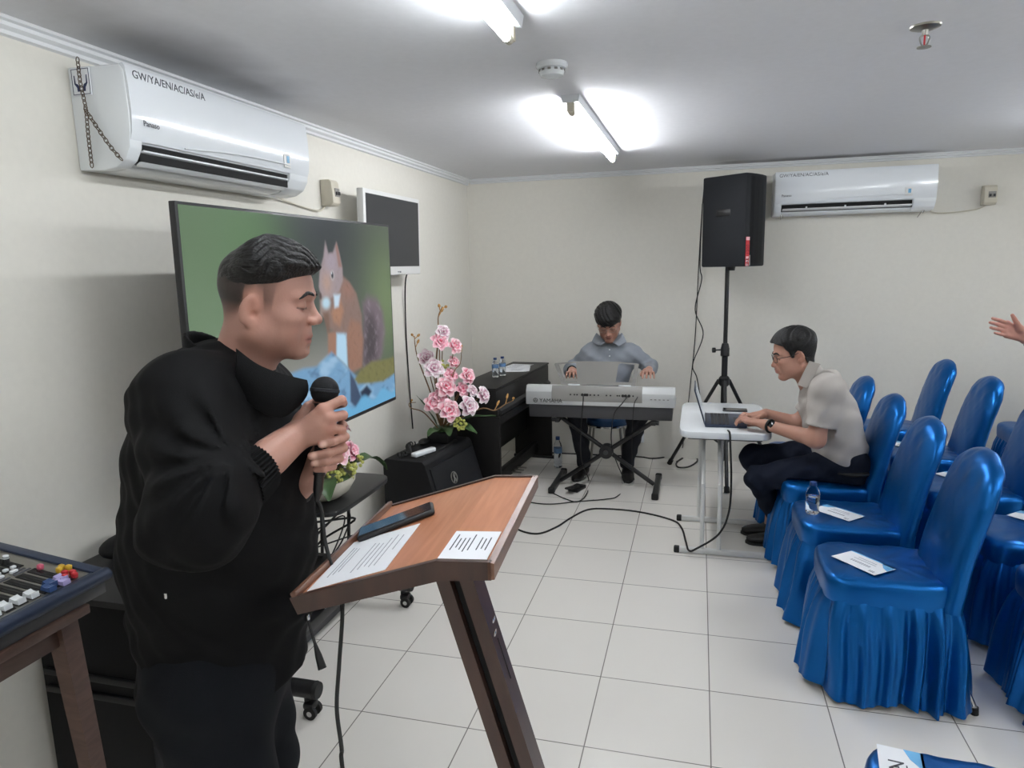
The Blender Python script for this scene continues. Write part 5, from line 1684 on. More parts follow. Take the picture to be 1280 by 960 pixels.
    for s in (-1, 1):
        pts, rr = [], []
        for q in np.linspace(0, 1, 9):
            yy = s * (.011 + .040 * q); zz = .029 + ed + .010 * math.sin(PI * min(1, q * 1.05)) * .8 - .003 * q + (opt.get('frown', 0) * (q - .5) * .016)
            p = np.array([surf(yy, zz) + .0006, yy, zz])
            pts.append(tow(p)); rr.append((opt.get('brow', .0042) * math.sin(PI * (.15 + .8 * q)) + .001) * sc)
        brows.tube(pts, rr, 8)
    return (tow(V), Q, col), (tow(HV), HQ), brows, tow

FULLLINE = [(-.13, -.075), (-.075, -.062), (-.045, -.045), (-.030, -.02), (-.026, .018), (-.004, .032), (.012, .020), (.016, -.012), (.030, -.012), (.036, .028), (.046, .046), (.058, .066), (.085, .083), (.11, .088)]

def person_mesh(name, parent, V, F, m, cols=None, loc=None, smooth=70):
    mb = MB()
    mb.v = [tuple(v) for v in (V - np.array(loc))]
    mb.f = F.tolist(); mb.mi = [0] * len(F)
    c = None
    if cols is not None: c = np.concatenate([cols, np.ones((len(cols), 1))], 1)
    return obj(name, mb, m, parent, smooth=smooth, cols=c)

def join(parts):
    Vs, Fs, Cs, n = [], [], [], 0
    for (V, F, C) in parts:
        if C is None: C = np.tile(SKIN, (len(V), 1))
        Vs.append(V); Fs.append(F + n); Cs.append(C); n += len(V)
    return np.concatenate(Vs), np.concatenate(Fs), np.concatenate(Cs)

def hand_into(F, wrist, palm, fingers, sc, flatn=None):
    """palm: mcp points get bars from the wrist; fingers: list of 4-joint lists; the thumb comes last with its root at the palm side"""
    w = np.asarray(wrist, float)
    for i, fg in enumerate(fingers[:4]):
        m = np.asarray(fg[0], float)
        F.cone(w + (m - w) * .12, m, .0165 * sc, .0115 * sc, .012 * sc)
    c = sum(np.asarray(f[0], float) for f in fingers[:4]) / 4
    F.cone(w + (c - w) * .3, w + (c - w) * .85, .017 * sc, .017 * sc, .012 * sc)
    rr = [(.0102, .0092, .0084, .0072), (.0105, .0094, .0086, .0074), (.0100, .0090, .0082, .0070), (.0088, .0080, .0072, .0062)]
    for i, fg in enumerate(fingers[:4]):
        G = [np.asarray(p, float) for p in fg]
        for j in range(3):
            F.cone(G[j], G[j + 1], rr[i][j] * sc, rr[i][j + 1] * sc, (.006 if j == 0 else .0022) * sc)
    T = [np.asarray(p, float) for p in fingers[4]]
    tr = (.0165, .0125, .0105, .0085)
    F.cone(w + (T[0] - w) * .4, T[0], .017 * sc, .0165 * sc, .012 * sc)
    for j in range(len(T) - 1):
        F.cone(T[j], T[j + 1], tr[j] * sc, tr[j + 1] * sc, (.010 if j == 0 else .003) * sc)

def wrinkle(terms):
    def fn(X, Y, Z):
        o = 0
        for (a, kx, ky, kz, ph, wx, wy, wz) in terms:
            o = o + a * np.sin(kx * X + ky * Y + kz * Z + ph + 1.3 * np.sin(wx * X + wy * Y + wz * Z))
        return o
    return fn

def bounds(P, m):
    P = np.array(P)
    return P.min(0) - m, P.max(0) + m

def shoe_mesh(heel, toe, sc):
    """one shoe, sole on the floor, from heel to toe"""
    heel, toe = np.asarray(heel, float), np.asarray(toe, float)
    L_ = np.linalg.norm(toe - heel)
    f = (toe - heel) / L_
    l = np.array([-f[1], f[0], 0])
    X = Matrix(((f[0], l[0], 0, heel[0]), (f[1], l[1], 0, heel[1]), (0, 0, 1, heel[2]), (0, 0, 0, 1)))
    up, so = MB(), MB()
    rings, rs = [], []
    for u in np.linspace(0, 1, 15):
        w = (.036 + .014 * math.sin(PI * min(1, u * .9 + .1)) ** 1 * (1 if u > .3 else .8)) * sc * math.sqrt(max(.02, 1 - max(0, (u - .8) / .2) ** 2.2)) * math.sqrt(max(.05, 1 - max(0, (.08 - u) / .08) ** 2))
        t_ = (.100 * (1 - u / .42) if u < .42 else 0)
        hgt = (.050 + .055 * max(0, 1 - (u / .5) ** 1.6) + 0.0) * sc * (1 - .45 * max(0, (u - .55) / .45) ** 1.5)
        ring, sr = [], []
        for k in range(16):
            a = 2 * PI * k / 16
            c, s = math.cos(a), math.sin(a)
            ring.append((u * L_, w * math.copysign(abs(c) ** .8, c), .012 * sc + (hgt * .5 + hgt * .5 * math.copysign(abs(s) ** .8, s))))
        for (yy, zz) in ((-w * 1.05, 0), (w * 1.05, 0), (w * 1.08, .016 * sc), (-w * 1.08, .016 * sc)): sr.append((u * (L_ + .012) - .006, yy, zz))
        rings.append(ring); rs.append(sr)
    up.rings(rings, X=X); so.rings(rs, X=X)
    return up, so

def put_shoes(parent, loc, pairs, sc, sole='black_plastic'):
    for (h_, t_) in pairs:
        u, s = shoe_mesh(np.array(h_) - np.array(loc), np.array(t_) - np.array(loc), sc)
        o = obj('shoe', u, 'shoe', parent, smooth=60)
        obj('sole', s, sole, o, smooth=40)

def glasses(parent, loc, tow, mtl='black_plastic', thick=.0014):
    """thin frame over the eyes, hooked over the ears"""
    L0 = Vector(loc)
    P = lambda x, y, z: Vector(tow(np.array([x, y, z]))) - L0
    m = MB()
    for s in (-1, 1):
        ring = []
        for k in range(28):
            a = 2 * PI * k / 28
            yy, zz = soutline(a, .024, .0165, 3)
            ring.append(P(.1045 - .22 * max(0, abs(s * .033 + yy) - .02), s * .033 + yy, .006 + zz))
        m.tube(ring, thick, 6, closed=True)
        m.tube([P(.094, s * .057, .012), P(.085, s * .072, .014), P(.03, s * .080, .013), (P(-.012, s * .0795, .022)), P(-.028, s * .078, .004)], thick * 1.1, 6)
    m.tube([P(.104, -.009, .010), P(.107, 0, .013), P(.104, .009, .010)], thick, 6)
    o = obj('glasses', m, mtl, parent)
    for s in (-1, 1):
        ln = []
        for k in range(24):
            a = 2 * PI * k / 24
            yy, zz = soutline(a, .0235, .016, 3)
            ln.append(P(.1045 - .22 * max(0, abs(s * .033 + yy) - .02), s * .033 + yy, .006 + zz))
        obj('lens', MB().add(ln, [list(range(24))]), 'lens', o, smooth=0)
    return o
# ------------------------------------------------------------------ helpers for the seated men
def L(px, py, Y):
    d = _R @ np.array([(px - 640) / FPX, -(py - 480) / FPX, -1.0])
    return np.array(CAM_LOC) + d * (Y / d[1])

def collar_piece(parent, loc, base, fw, up, r, m, lift=.05):
    """folded shirt collar round the neck"""
    cf = Field(*bounds([base, base + up * .1, base - up * .05], r + .06), .004)
    c0, c1 = base - up * .03, base + up * lift
    cf.cone(c0, c1, r + .016, r + .004, .01)
    cf.cone(c0 - up * .03, c1 + up * .06, r + .004, r - .008, .004, mode='s')
    cf.cut(base + up * (lift + .0), unit(up + np.array(fw) * .45))
    cf.cut(base - up * .02, unit(-up - np.array(fw) * .2))
    V, Q = cf.mesh(1)
    return person_mesh('collar', parent, V, Q, m, None, loc)

def collar_wing(parent, loc, P, m, bow):
    """one pointed wing of a folded collar through four corners, slightly bowed outwards"""
    P = [np.array(p) - np.array(loc) for p in P]
    n = unit(np.cross(P[1] - P[0], P[3] - P[0]))
    if n @ np.array(bow) < 0: n = -n
    N_ = 7
    vs = []
    for th_ in (.0, .004):
        for i in range(N_):
            for k in range(N_):
                u, v = i / (N_ - 1), k / (N_ - 1)
                p = (P[0] * (1 - u) + P[1] * u) * (1 - v) + (P[3] * (1 - u) + P[2] * u) * v
                vs.append(p + n * (th_ + .006 * math.sin(PI * u) * math.sin(PI * (v * .6 + .2))))
    fs = []
    for o_ in (0, 1):
        for i in range(N_ - 1):
            for k in range(N_ - 1):
                a = o_ * N_ * N_ + i * N_ + k
                fs.append([a, a + 1, a + N_ + 1, a + N_])
    b = N_ * N_
    for k in range(N_ - 1):
        for (p, q) in ((k, k + 1), ((N_ - 1) * N_ + k, (N_ - 1) * N_ + k + 1), (k * N_, (k + 1) * N_), (k * N_ + N_ - 1, (k + 1) * N_ + N_ - 1)):
            fs.append([p, q, b + q, b + p])
    return obj('collar_wing', MB().add(vs, fs), m, parent, smooth=60)

def short_hair(side, top, freq=1.0):
    def fn(X, Y, Z):
        t = np.clip((Z - .03) / .06, 0, 1)
        ph = freq * (210 * Y + 120 * Z - 50 * X + 3 * np.sin(40 * X + 30 * Z))
        w = np.abs(np.sin(ph * .5)) ** .8
        return side + (top - side) * t + .0055 * w * (t + .25)
    return fn

# ------------------------------------------------------------------ the man at the laptop
def laptop_man():
    sc = 1.06
    fw = np.array([math.cos(math.radians(186)), math.sin(math.radians(186)), 0])
    lf = np.array([-fw[1], fw[0], 0]); up = np.array([0, 0, 1.0])
    Y0 = 4.07
    seat_z = .515
    hip = L(1056, 582, Y0)
    loc = (hip[0], hip[1], 0.0)
    t = thing('person', 'seated man in a beige short-sleeved shirt and glasses typing on the laptop', 'person', loc)
    O = L(993, 444, Y0 - .01)
    R = rotmat(fw, math.radians(14))
    base = L(1021, 481, Y0)
    line = [(-.13, -.05), (-.075, -.055), (-.045, -.045), (-.030, -.01), (-.024, .022), (-.004, .034), (.012, .022), (.016, .0), (.030, .0), (.036, .034), (.048, .048), (.056, .068), (.07, .075), (.09, .088), (.12, .092)]
    opt = dict(wide=1.0, neck=.058, hairline=line, thick=short_hair(.007, .017), stubble=.9, beard=.3, tone=(.98, .96, .96), nose=.6)
    (V, Q, C), (HV, HQ), brows, tow = head_mesh(O, R, sc * 1.02, .0036, opt, base - up * .07)
    ls, rs_ = L(1034, 487, Y0 - .205), L(1034, 480, Y0 + .21)
    lel, rel = L(1020, 549, Y0 - .23), L(998, 530, Y0 + .22)
    lw, rw = L(957, 531, Y0 + .02), L(958, 517, Y0 + .24)
    J = lambda px, py, dy: L(px, py, Y0 + dy)
    lz = TZ + .030
    def H(pts): return [np.array(p) for p in pts]
    # left hand (near), fingers over the keys; right hand just beyond it
    def key_hand(w, k0, spread, sgn):
        """wrist w, knuckle centre k0, fingers along fw; sgn=+1 thumb on the +lf side"""
        d = unit((k0 - w) * np.array((1, 1, 0)))
        l = np.array([-d[1], d[0], 0]) * sgn
        fg = []
        for i, q in enumerate((.030, .010, -.011, -.030)):
            m = k0 + l * q * sc + up * (.004 if i in (1, 2) else 0)
            n = (.9, 1.0, .94, .75)[i]
            p1 = m + d * .040 * n * sc + up * .010 + l * q * .12
            p2 = m + d * .062 * n * sc - up * .006 + l * q * .16
            p3 = m + d * .072 * n * sc - up * .026 + l * q * .18
            fg.append([m, p1, p2, p3])
        th = [w + d * .030 * sc + l * .026 * sc - up * .006, w + d * .060 * sc + l * .044 * sc - up * .012, w + d * .088 * sc + l * .046 * sc - up * .020, w + d * .110 * sc + l * .036 * sc - up * .026]
        return fg, th
    kl = np.array((lw[0] - .090, lw[1] + .045, lz + .028)); kr = np.array((rw[0] - .088, rw[1] - .03, lz + .026))
    fl, tl = key_hand(lw, kl, 1, -1); fr, tr_ = key_hand(rw, kr, 1, 1)
    allp = [p for f_ in fl + fr + [tl, tr_] for p in f_] + [lw, rw, lel, rel]
    F = Field(*bounds(allp, .075), .0036)
    hand_into(F, lw, None, fl + [tl], sc); hand_into(F, rw, None, fr + [tr_], sc)
    for (e, w, s_) in ((lel, lw, ls), (rel, rw, rs_)):
        F.cone(e, w, .044 * sc, .027 * sc, .02); F.cone(e + (s_ - e) * .6, e, .048 * sc, .042 * sc, .03)
    V2, Q2 = F.mesh(1)
    ankl, ankr = L(970, 655, 4.27), L(963, 642, 4.42)
    kneel, kneer = L(948, 598, 4.06), L(941, 572, 4.32)
    K = Field(*bounds([base, hip, ls, rs_, kneel, kneer, ankl, ankr], .16), .014)
    K.cone(base, hip + (base - hip) * .15, .07, .08, .03); K.cone(ls, rs_, .05, .05, .05); K.cone(ls, lel, .042, .04, .03); K.cone(rs_, rel, .042, .04, .03)
    for s_, kn, an in ((1, kneel, ankl), (-1, kneer, ankr)):
        q = hip + lf * s_ * .09 + up * .03
        K.cone(hip + (base - hip) * .15, q, .07, .065, .03); K.cone(q, kn, .065, .045, .03); K.cone(kn, (an[0] + .015, an[1], .18), .045, .034, .02); K.cone((an[0] + .015, an[1], .18), (an[0], an[1], .05), .036, .034, .02)
    V3, Q3 = K.mesh(1)
    A = Field(*bounds([ankl, ankr], .12), .006)
    for a in (ankl, ankr): A.cone((a[0], a[1], .04), (a[0] + .02, a[1], .26), .036, .046, .02)
    V4, Q4 = A.mesh(1)
    tone = SKIN * np.array((.95, .92, .90))
    V, Q, C = join([(V, Q, C), (V2, Q2, np.tile(tone, (len(V2), 1))), (V3, Q3, None), (V4, Q4, np.tile(tone, (len(V4), 1)))])
    person_mesh('body', t, V, Q, 'skin', C, loc)
    person_mesh('hair', t, HV, HQ, 'hair', None, loc)
    obj('eyebrows', MB().add([tuple(np.array(p) - np.array(loc)) for p in brows.v], brows.f), 'hair', t)
    glasses(t, loc, tow, thick=.0017)
    # shirt
    mid = L(1040, 530, Y0)
    S = Field(*bounds([base + up * .08, hip - up * .08, ls, rs_, lel, rel, mid + fw * .18, mid - fw * .2], .11), .007)
    ax = unit(base - hip)
    side = lf
    fr_ = unit(np.cross(side, ax))
    Rt = np.stack([fr_, side, ax], 1)
    S.ell(base - ax * .16 - fw * .015, (.125, .215, .20), .05, Rt)
    S.ell(mid, (.130, .195, .22), .08, Rt)
    S.ell(hip + ax * .06, (.135, .185, .16), .08, Rt)
    S.cone(ls, rs_, .068, .068, .09); S.cone(base - ax * .05, base + ax * .015, .11, .070, .04)
    for (s_, e_) in ((ls, lel), (rs_, rel)):
        S.cone(s_, s_ + (e_ - s_) * .74, .072, .070, .075)
    S.warp(wrinkle([(.003, 25, 12, 60, 0, 14, 4, 10), (.0025, -60, 20, 50, 1.0, 10, 22, 14)]))
    for (s_, e_) in ((ls, lel), (rs_, rel)):
        u = unit(e_ - s_); p = s_ + (e_ - s_) * .74
        X, Yv, Z = S.ax[0][:, None, None], S.ax[1][None, :, None], S.ax[2][None, None, :]
        near = ((X - p[0]) ** 2 + (Yv - p[1]) ** 2 + (Z - p[2]) ** 2) < .12 ** 2
        pl = (X - p[0]) * u[0] + (Yv - p[1]) * u[1] + (Z - p[2]) * u[2]
        tube = np.sqrt(np.maximum((X - p[0]) ** 2 + (Yv - p[1]) ** 2 + (Z - p[2]) ** 2 - pl ** 2, 0)) < .085
        S.D = np.where(near & tube & (pl > -.01), np.maximum(S.D, pl), S.D)
    S.cut(hip + up * .012, -up)
    V, Q = S.mesh(1)
    sh = person_mesh('shirt', t, V, Q, 'beige_shirt', None, loc)
    collar_piece(sh, loc, base + unit(O - base) * .035, fw, unit(O - base), .066, 'beige_shirt', .05)
    collar_wing(sh, loc, [L(1012, 451, Y0 - .095), L(1026, 455, Y0 - .125), L(1009, 485, Y0 - .125), L(997, 481, Y0 - .075)], 'beige_shirt', (0, -1, .3))
    # trousers
    T = Field(*bounds([hip, kneel, kneer, ankl, ankr], .25), .008)
    T.ell(hip - up * .02, (.135, .185, .115), .05, np.stack([fw, lf, up], 1))
    for s, kn, an in ((1, kneel, ankl), (-1, kneer, ankr)):
        h0 = hip + lf * s * .095 + up * (.0)
        h0[2] = max(h0[2], seat_z + .10)
        T.cone(h0, kn, .100, .072, .04)
        T.cone(kn, (an[0] + .015, an[1], .15), .074, .052, .03)
    T.warp(wrinkle([(.004, 30, 12, 50, 0, 14, 4, 10), (.003, -60, 20, 50, 1.0, 10, 22, 14)]))
    T.cut((0, 0, seat_z - .006), -up) if False else None
    X, Yv, Z = T.ax[0][:, None, None], T.ax[1][None, :, None], T.ax[2][None, None, :]
    T.D = np.where((X > kneel[0] + .14), np.maximum(T.D, seat_z - .004 - Z), T.D)
    T.cut((0, 0, .135), -up)
    V, Q = T.mesh(1)
    person_mesh('trousers', t, V, Q, 'navy_trousers', None, loc)
    bl = MB()
    bc = hip + up * .004
    ring = [tuple(bc + fw * (.142 * math.cos(a)) + lf * (.192 * math.sin(a)) - np.array(loc)) for a in [2 * PI * k / 48 for k in range(48)]]
    obj('belt', bl.tube(ring, .013, 8, closed=True), 'rubber', t)
    prs = []
    for a in (ankl, ankr):
        g = np.array((a[0], a[1], 0))
        prs.append((g - fw * .07, g + fw * .17))
    put_shoes(t, loc, prs, 1.0)
    # watch
    w0 = lw + (lel - lw) * .10
    axw = unit(lel - lw); u = unit(np.cross(axw, up)); w = np.cross(axw, u)
    if w[2] < 0: w = -w
    ring = [tuple(w0 + (u * math.cos(a) + w * math.sin(a)) * .0325 - np.array(loc)) for a in [2 * PI * k / 28 for k in range(28)]]
    wa = obj('watch_strap', MB().tube(ring, .0085, 8, closed=True), 'rubber', t)
    fc = w0 + unit(w * .5 - lf * -.9) * .036
    Xw = frame(fc - np.array(loc), axw, np.cross(unit(fc - w0), axw))
    obj('watch_face', MB().lathe([(0, -.006), (.021, -.006), (.021, .005), (.018, .007), (0, .007)], 24, X=Xw), 'black_gloss', wa)
laptop_man()

# ------------------------------------------------------------------ the man at the stage keyboard
def keyboard_man():
    sc = 1.0
    fw = np.array([.05, -1, 0]); fw = unit(fw)
    lf = np.array([-fw[1], fw[0], 0]); up = np.array([0, 0, 1.0])
    Y0 = 5.60
    hip = np.array((-.715, 5.66, .585))
    loc = (hip[0], hip[1], 0.0)
    t = thing('person', 'seated man in a grey shirt looking down as he plays the silver keyboard', 'person', loc)
    O = L(761, 404, 5.47)
    R = rotmat(fw, math.radians(30), math.radians(-3))
    base = L(762, 424, 5.62)
    line = [(-.13, -.05), (-.075, -.055), (-.045, -.04), (-.030, .0), (-.024, .022), (-.004, .034), (.012, .026), (.016, .015), (.030, .020), (.040, .036), (.06, .044), (.08, .046), (.12, .048)]
    opt = dict(wide=1.0, neck=.056, hairline=line, thick=short_hair(.012, .024), stubble=.9, beard=.2, tone=(.98, .96, .96), nose=.8)
    (V, Q, C), (HV, HQ), brows, tow = head_mesh(O, R, 1.10, .0042, opt, base - up * .07)
    rs_, ls = L(737, 443, 5.60), L(790, 442, 5.60)
    rel, lel = L(714, 462, 5.70), L(813, 459, 5.70)
    zk = .775
    rw, lw = L(715, 463, 5.40), L(811, 463, 5.40)
    def key_hand(w, k0, sgn):
        d = unit((k0 - w) * np.array((1, 1, 0)))
        l = np.array([-d[1], d[0], 0]) * sgn
        fg = []
        for i, q in enumerate((.030, .010, -.011, -.030)):
            m = k0 + l * q * 1.1 + up * (.004 if i in (1, 2) else 0)
            n = (.9, 1.0, .94, .75)[i] * 1.1
            fg.append([m, m + d * .040 * n + up * .008 + l * q * .2, m + d * .060 * n - up * .010 + l * q * .3, m + d * .068 * n - up * .030 + l * q * .3])
        th = [w + d * .030 + l * .028, w + d * .058 + l * .048 - up * .008, w + d * .085 + l * .056 - up * .016, w + d * .105 + l * .054 - up * .024]
        return fg, th
    kr = rw + fw * .09 - up * .006 + np.array((.01, 0, 0)); kl = lw + fw * .09 - up * .006
    fr, tr_ = key_hand(rw, kr, 1); fl, tl = key_hand(lw, kl, -1)
    allp = [p for f_ in fl + fr + [tl, tr_] for p in f_] + [lw, rw]
    F = Field(*bounds(allp + [lw + (lel - lw) * .4, rw + (rel - rw) * .4], .05), .0042)
    hand_into(F, lw, None, fl + [tl], 1.08); hand_into(F, rw, None, fr + [tr_], 1.08)
    for (e, w) in ((lel, lw), (rel, rw)): F.cone(w + (e - w) * .5, w, .036, .027, .02)
    V2, Q2 = F.mesh(1)
    K = Field(*bounds([base, hip, ls, rs_, lel, rel], .14), .016)
    K.cone(base, hip, .06, .09, .03); K.cone(ls, rs_, .045, .045, .05); K.cone(ls, lel, .04, .036, .03); K.cone(rs_, rel, .04, .036, .03); K.cone(lel, lw, .036, .026, .02); K.cone(rel, rw, .036, .026, .02)
    V3, Q3 = K.mesh(1)
    V, Q, C = join([(V, Q, C), (V2, Q2, None), (V3, Q3, None)])
    person_mesh('body', t, V, Q, 'skin', C, loc)
    person_mesh('hair', t, HV, HQ, 'hair', None, loc)
    obj('eyebrows', MB().add([tuple(np.array(p) - np.array(loc)) for p in brows.v], brows.f), 'hair', t)
    glasses(t, loc, tow, 'steel', .0012)
    S = Field(*bounds([base + up * .06, hip - up * .06, ls, rs_, lel, rel, lw, rw], .12), .008)
    Rt = np.stack([fw, lf, up], 1)
    ch = (base + hip) / 2 + up * .07 + fw * .01
    S.ell(ch, (.135, .205, .22), .05, Rt)
    S.ell(hip + up * .07 + fw * .01, (.135, .185, .18), .08, Rt)
    S.cone(ls, rs_, .066, .066, .06); S.cone(base - up * .06, base + up * .01, .11, .068, .04)
    for (s_, e_, w_) in ((ls, lel, lw), (rs_, rel, rw)):
        S.cone(s_, e_, .074, .060, .04); S.cone(e_, e_ + (w_ - e_) * .72, .060, .042, .03)
    S.warp(wrinkle([(.003, 40, 12, 60, 0, 14, 4, 10), (.0025, -60, 20, 50, 1.0, 10, 22, 14)]))
    S.cut(hip - up * .02, -up)
    V, Q = S.mesh(1)
    sh = person_mesh('shirt', t, V, Q, 'grey_shirt', None, loc)
    collar_piece(sh, loc, base + up * .02, fw, up, .070, 'grey_shirt', .045)
    collar_wing(sh, loc, [L(746, 416, 5.56), L(740, 427, 5.53), L(750, 433, 5.475), L(758, 428, 5.475)], 'grey_shirt', (0, -1, .3))
    collar_wing(sh, loc, [L(777, 416, 5.56), L(783, 427, 5.53), L(773, 433, 5.475), L(765, 428, 5.475)], 'grey_shirt', (0, -1, .3))
    for k in range(3):
        p = L(762, 437 + k * 8, 5.475) - np.array(loc)
        obj('button', MB().cyl((p[0], p[1] + .004, p[2]), (p[0], p[1] - .006, p[2]), .006), 'white_plastic', sh)
    T = Field(*bounds([hip, (hip[0], 5.2, .05), (hip[0] - .3, 5.4, .6), (hip[0] + .3, 5.4, .6)], .14), .009)
    T.ell(hip - up * .01, (.135, .18, .10), .05, Rt)
    knr, knl = L(721, 522, 5.26), L(797, 522, 5.26)
    anr, anl = L(731, 590, 5.40), L(784, 588, 5.44)
    for s, kn, an in ((-1, knr, anr), (1, knl, anl)):
        h0 = hip + lf * s * .09; h0[2] = .60
        kn = np.array((kn[0], kn[1], .545))
        T.cone(h0, kn, .092, .074, .04); T.cone(kn, (an[0], an[1] - .03, .13), .074, .056, .03)
    T.warp(wrinkle([(.004, 30, 12, 50, 0, 14, 4, 10), (.003, -60, 20, 50, 1.0, 10, 22, 14)]))
    X, Yv, Z = T.ax[0][:, None, None], T.ax[1][None, :, None], T.ax[2][None, None, :]
    T.D = np.where(Yv > 5.46, np.maximum(T.D, .488 - Z), T.D)
    T.cut((0, 0, .09), -up)
    V, Q = T.mesh(1)
    person_mesh('trousers', t, V, Q, 'grey_trousers', None, loc)
    prs = []
    for a, tx in ((anr, -.06), (anl, .02)):
        g = np.array((a[0], a[1] - .02, 0))
        prs.append((g - fw * .07, g + fw * .19 + np.array((tx, 0, 0))))
    put_shoes(t, loc, prs, 1.0, 'sole')
    w0 = rw + (rel - rw) * .16
    axw = unit(rel - rw); u = unit(np.cross(axw, up)); w = np.cross(axw, u)
    ring = [tuple(w0 + (u * math.cos(a) + w * math.sin(a)) * .033 - np.array(loc)) for a in [2 * PI * k / 24 for k in range(24)]]
    obj('watch_strap', MB().tube(ring, .008, 8, closed=True), 'rubber', t)
keyboard_man()

# ------------------------------------------------------------------ the standing person at the right edge, only the open hand is in the picture
def gesturing_person():
    fw = np.array([-.12, -1, 0]); fw = unit(fw)
    lf = np.array([-fw[1], fw[0], 0]); up = np.array([0, 0, 1.0])
    D = 3.55
    G = lambda px, py, d=0.0: I(px, py, D + d)
    foot = np.array((2.03, 4.02, 0))
    loc = tuple(foot)
    t = thing('person', 'person at the right edge of whom only an outstretched open hand shows', 'person', loc)
    sc = 1.04
    w = G(1284, 424, .02)
    fg = [[G(1259, 404, 0), G(1250, 400.5, -.01), G(1244.5, 399, -.015), G(1240.5, 398, -.02)],
          [G(1256.5, 409, 0), G(1247, 405.5, -.01), G(1241.5, 404, -.018), G(1237.5, 403, -.024)],
          [G(1256, 414, 0), G(1247.5, 411.5, -.008), G(1242, 410.5, -.015), G(1238.5, 409.5, -.02)],
          [G(1258, 419, 0), G(1251, 418, -.006), G(1247, 417, -.012), G(1243.5, 416, -.016)],
          [G(1275, 411, -.02), G(1271, 404, -.03), G(1268, 398.5, -.034), G(1265.5, 394, -.036)]]
    rs_ = foot + np.array((-.20, 0.02, 1.46)); rel = G(1320, 452, .05)
    ls = foot + np.array((.22, -.02, 1.46)); lel = foot + np.array((.30, .06, 1.14)); lw = foot + np.array((.30, -.04, .86))
    F = Field(*bounds([p for f_ in fg for p in f_] + [w, w + (rel - w) * .5], .05), .0034)
    for i in range(4): F.cone(w + (fg[i][0] - w) * .15, fg[i][0], .015, .0125, .012)
    hand_into(F, w, None, fg, sc)
    F.cone(w + (rel - w) * .6, w, .038, .027, .02)
    V2, Q2 = F.mesh(1)
    O = foot + up * 1.66; base = foot + up * 1.50
    opt = dict(wide=1.0, neck=.056, hairline=FULLLINE, thick=short_hair(.007, .018), stubble=.9, beard=.2)
    (V, Q, C), (HV, HQ), brows, tow = head_mesh(O, rotmat(fw, .05), 1.04, .005, opt, base - up * .07)
    Fl = Field(*bounds([lw, lel, lw - up * .2], .07), .005)
    l2 = [[lw - up * .09 + fw * q, lw - up * .125 + fw * q - lf * .006, lw - up * .15 + fw * q - lf * .014, lw - up * .168 + fw * q - lf * .024] for q in (.03, .01, -.011, -.03)]
    hand_into(Fl, lw, None, l2 + [[lw - up * .03 + fw * .03, lw - up * .06 + fw * .046, lw - up * .09 + fw * .048, lw - up * .11 + fw * .042]], sc)
    Fl.cone(lw + (lel - lw) * .5, lw, .036, .027, .02)
    V4, Q4 = Fl.mesh(1)
    K = Field(*bounds([base, foot + up * .9, ls, rs_, lel, rel, w, lw], .1), .018)
    K.cone(base, foot + up * .95, .06, .09, .03); K.cone(ls, rs_, .045, .045, .05); K.cone(ls, lel, .04, .036, .03); K.cone(rs_, rel, .04, .036, .03); K.cone(rel, w, .036, .024, .02); K.cone(lel, lw, .036, .024, .02)
    V3, Q3 = K.mesh(1)
    V, Q, C = join([(V, Q, C), (V2, Q2, np.tile(SKIN * np.array((1.15, 1.05, 1.12)), (len(V2), 1))), (V4, Q4, None), (V3, Q3, None)])
    person_mesh('body', t, V, Q, 'skin', C, loc)
    person_mesh('hair', t, HV, HQ, 'hair', None, loc)
    obj('eyebrows', MB().add([tuple(np.array(p) - np.array(loc)) for p in brows.v], brows.f), 'hair', t)
    hip = foot + up * .95
    Rt = np.stack([fw, lf, up], 1)
    S = Field(*bounds([base + up * .05, hip - up * .1, ls, rs_, lel, rel, lw, w], .13), .009)
    S.ell(foot + up * 1.27, (.135, .20, .22), .05, Rt); S.ell(foot + up * 1.02, (.14, .185, .2), .08, Rt)
    S.cone(ls, rs_, .066, .066, .06); S.cone(base - up * .06, base + up * .01, .11, .066, .04)
    for (s_, e_, w_) in ((ls, lel, lw), (rs_, rel, w)):
        S.cone(s_, e_, .072, .058, .04); S.cone(e_, e_ + (w_ - e_) * .80, .058, .042, .03)
    S.warp(wrinkle([(.003, 40, 12, 60, 0, 14, 4, 10)]))
    S.cut(hip - up * .06, -up)
    V, Q = S.mesh(1)
    person_mesh('shirt', t, V, Q, 'jacket', None, loc)
    T = Field(*bounds([hip, foot], .22), .010)
    T.ell(hip - up * .04, (.13, .175, .13), .05, Rt)
    prs = []
    for s in (-1, 1):
        a = foot + lf * s * .10
        T.cone(hip + lf * s * .09 - up * .06, a + up * .5, .10, .08, .04); T.cone(a + up * .5, a + up * .1, .08, .06, .04)
        prs.append((a - fw * .08, a + fw * .19))
    T.cut((0, 0, .06), -up)
    V, Q = T.mesh(1)
    person_mesh('trousers', t, V, Q, 'trousers', None, loc)
    put_shoes(t, loc, prs, 1.0)
gesturing_person()
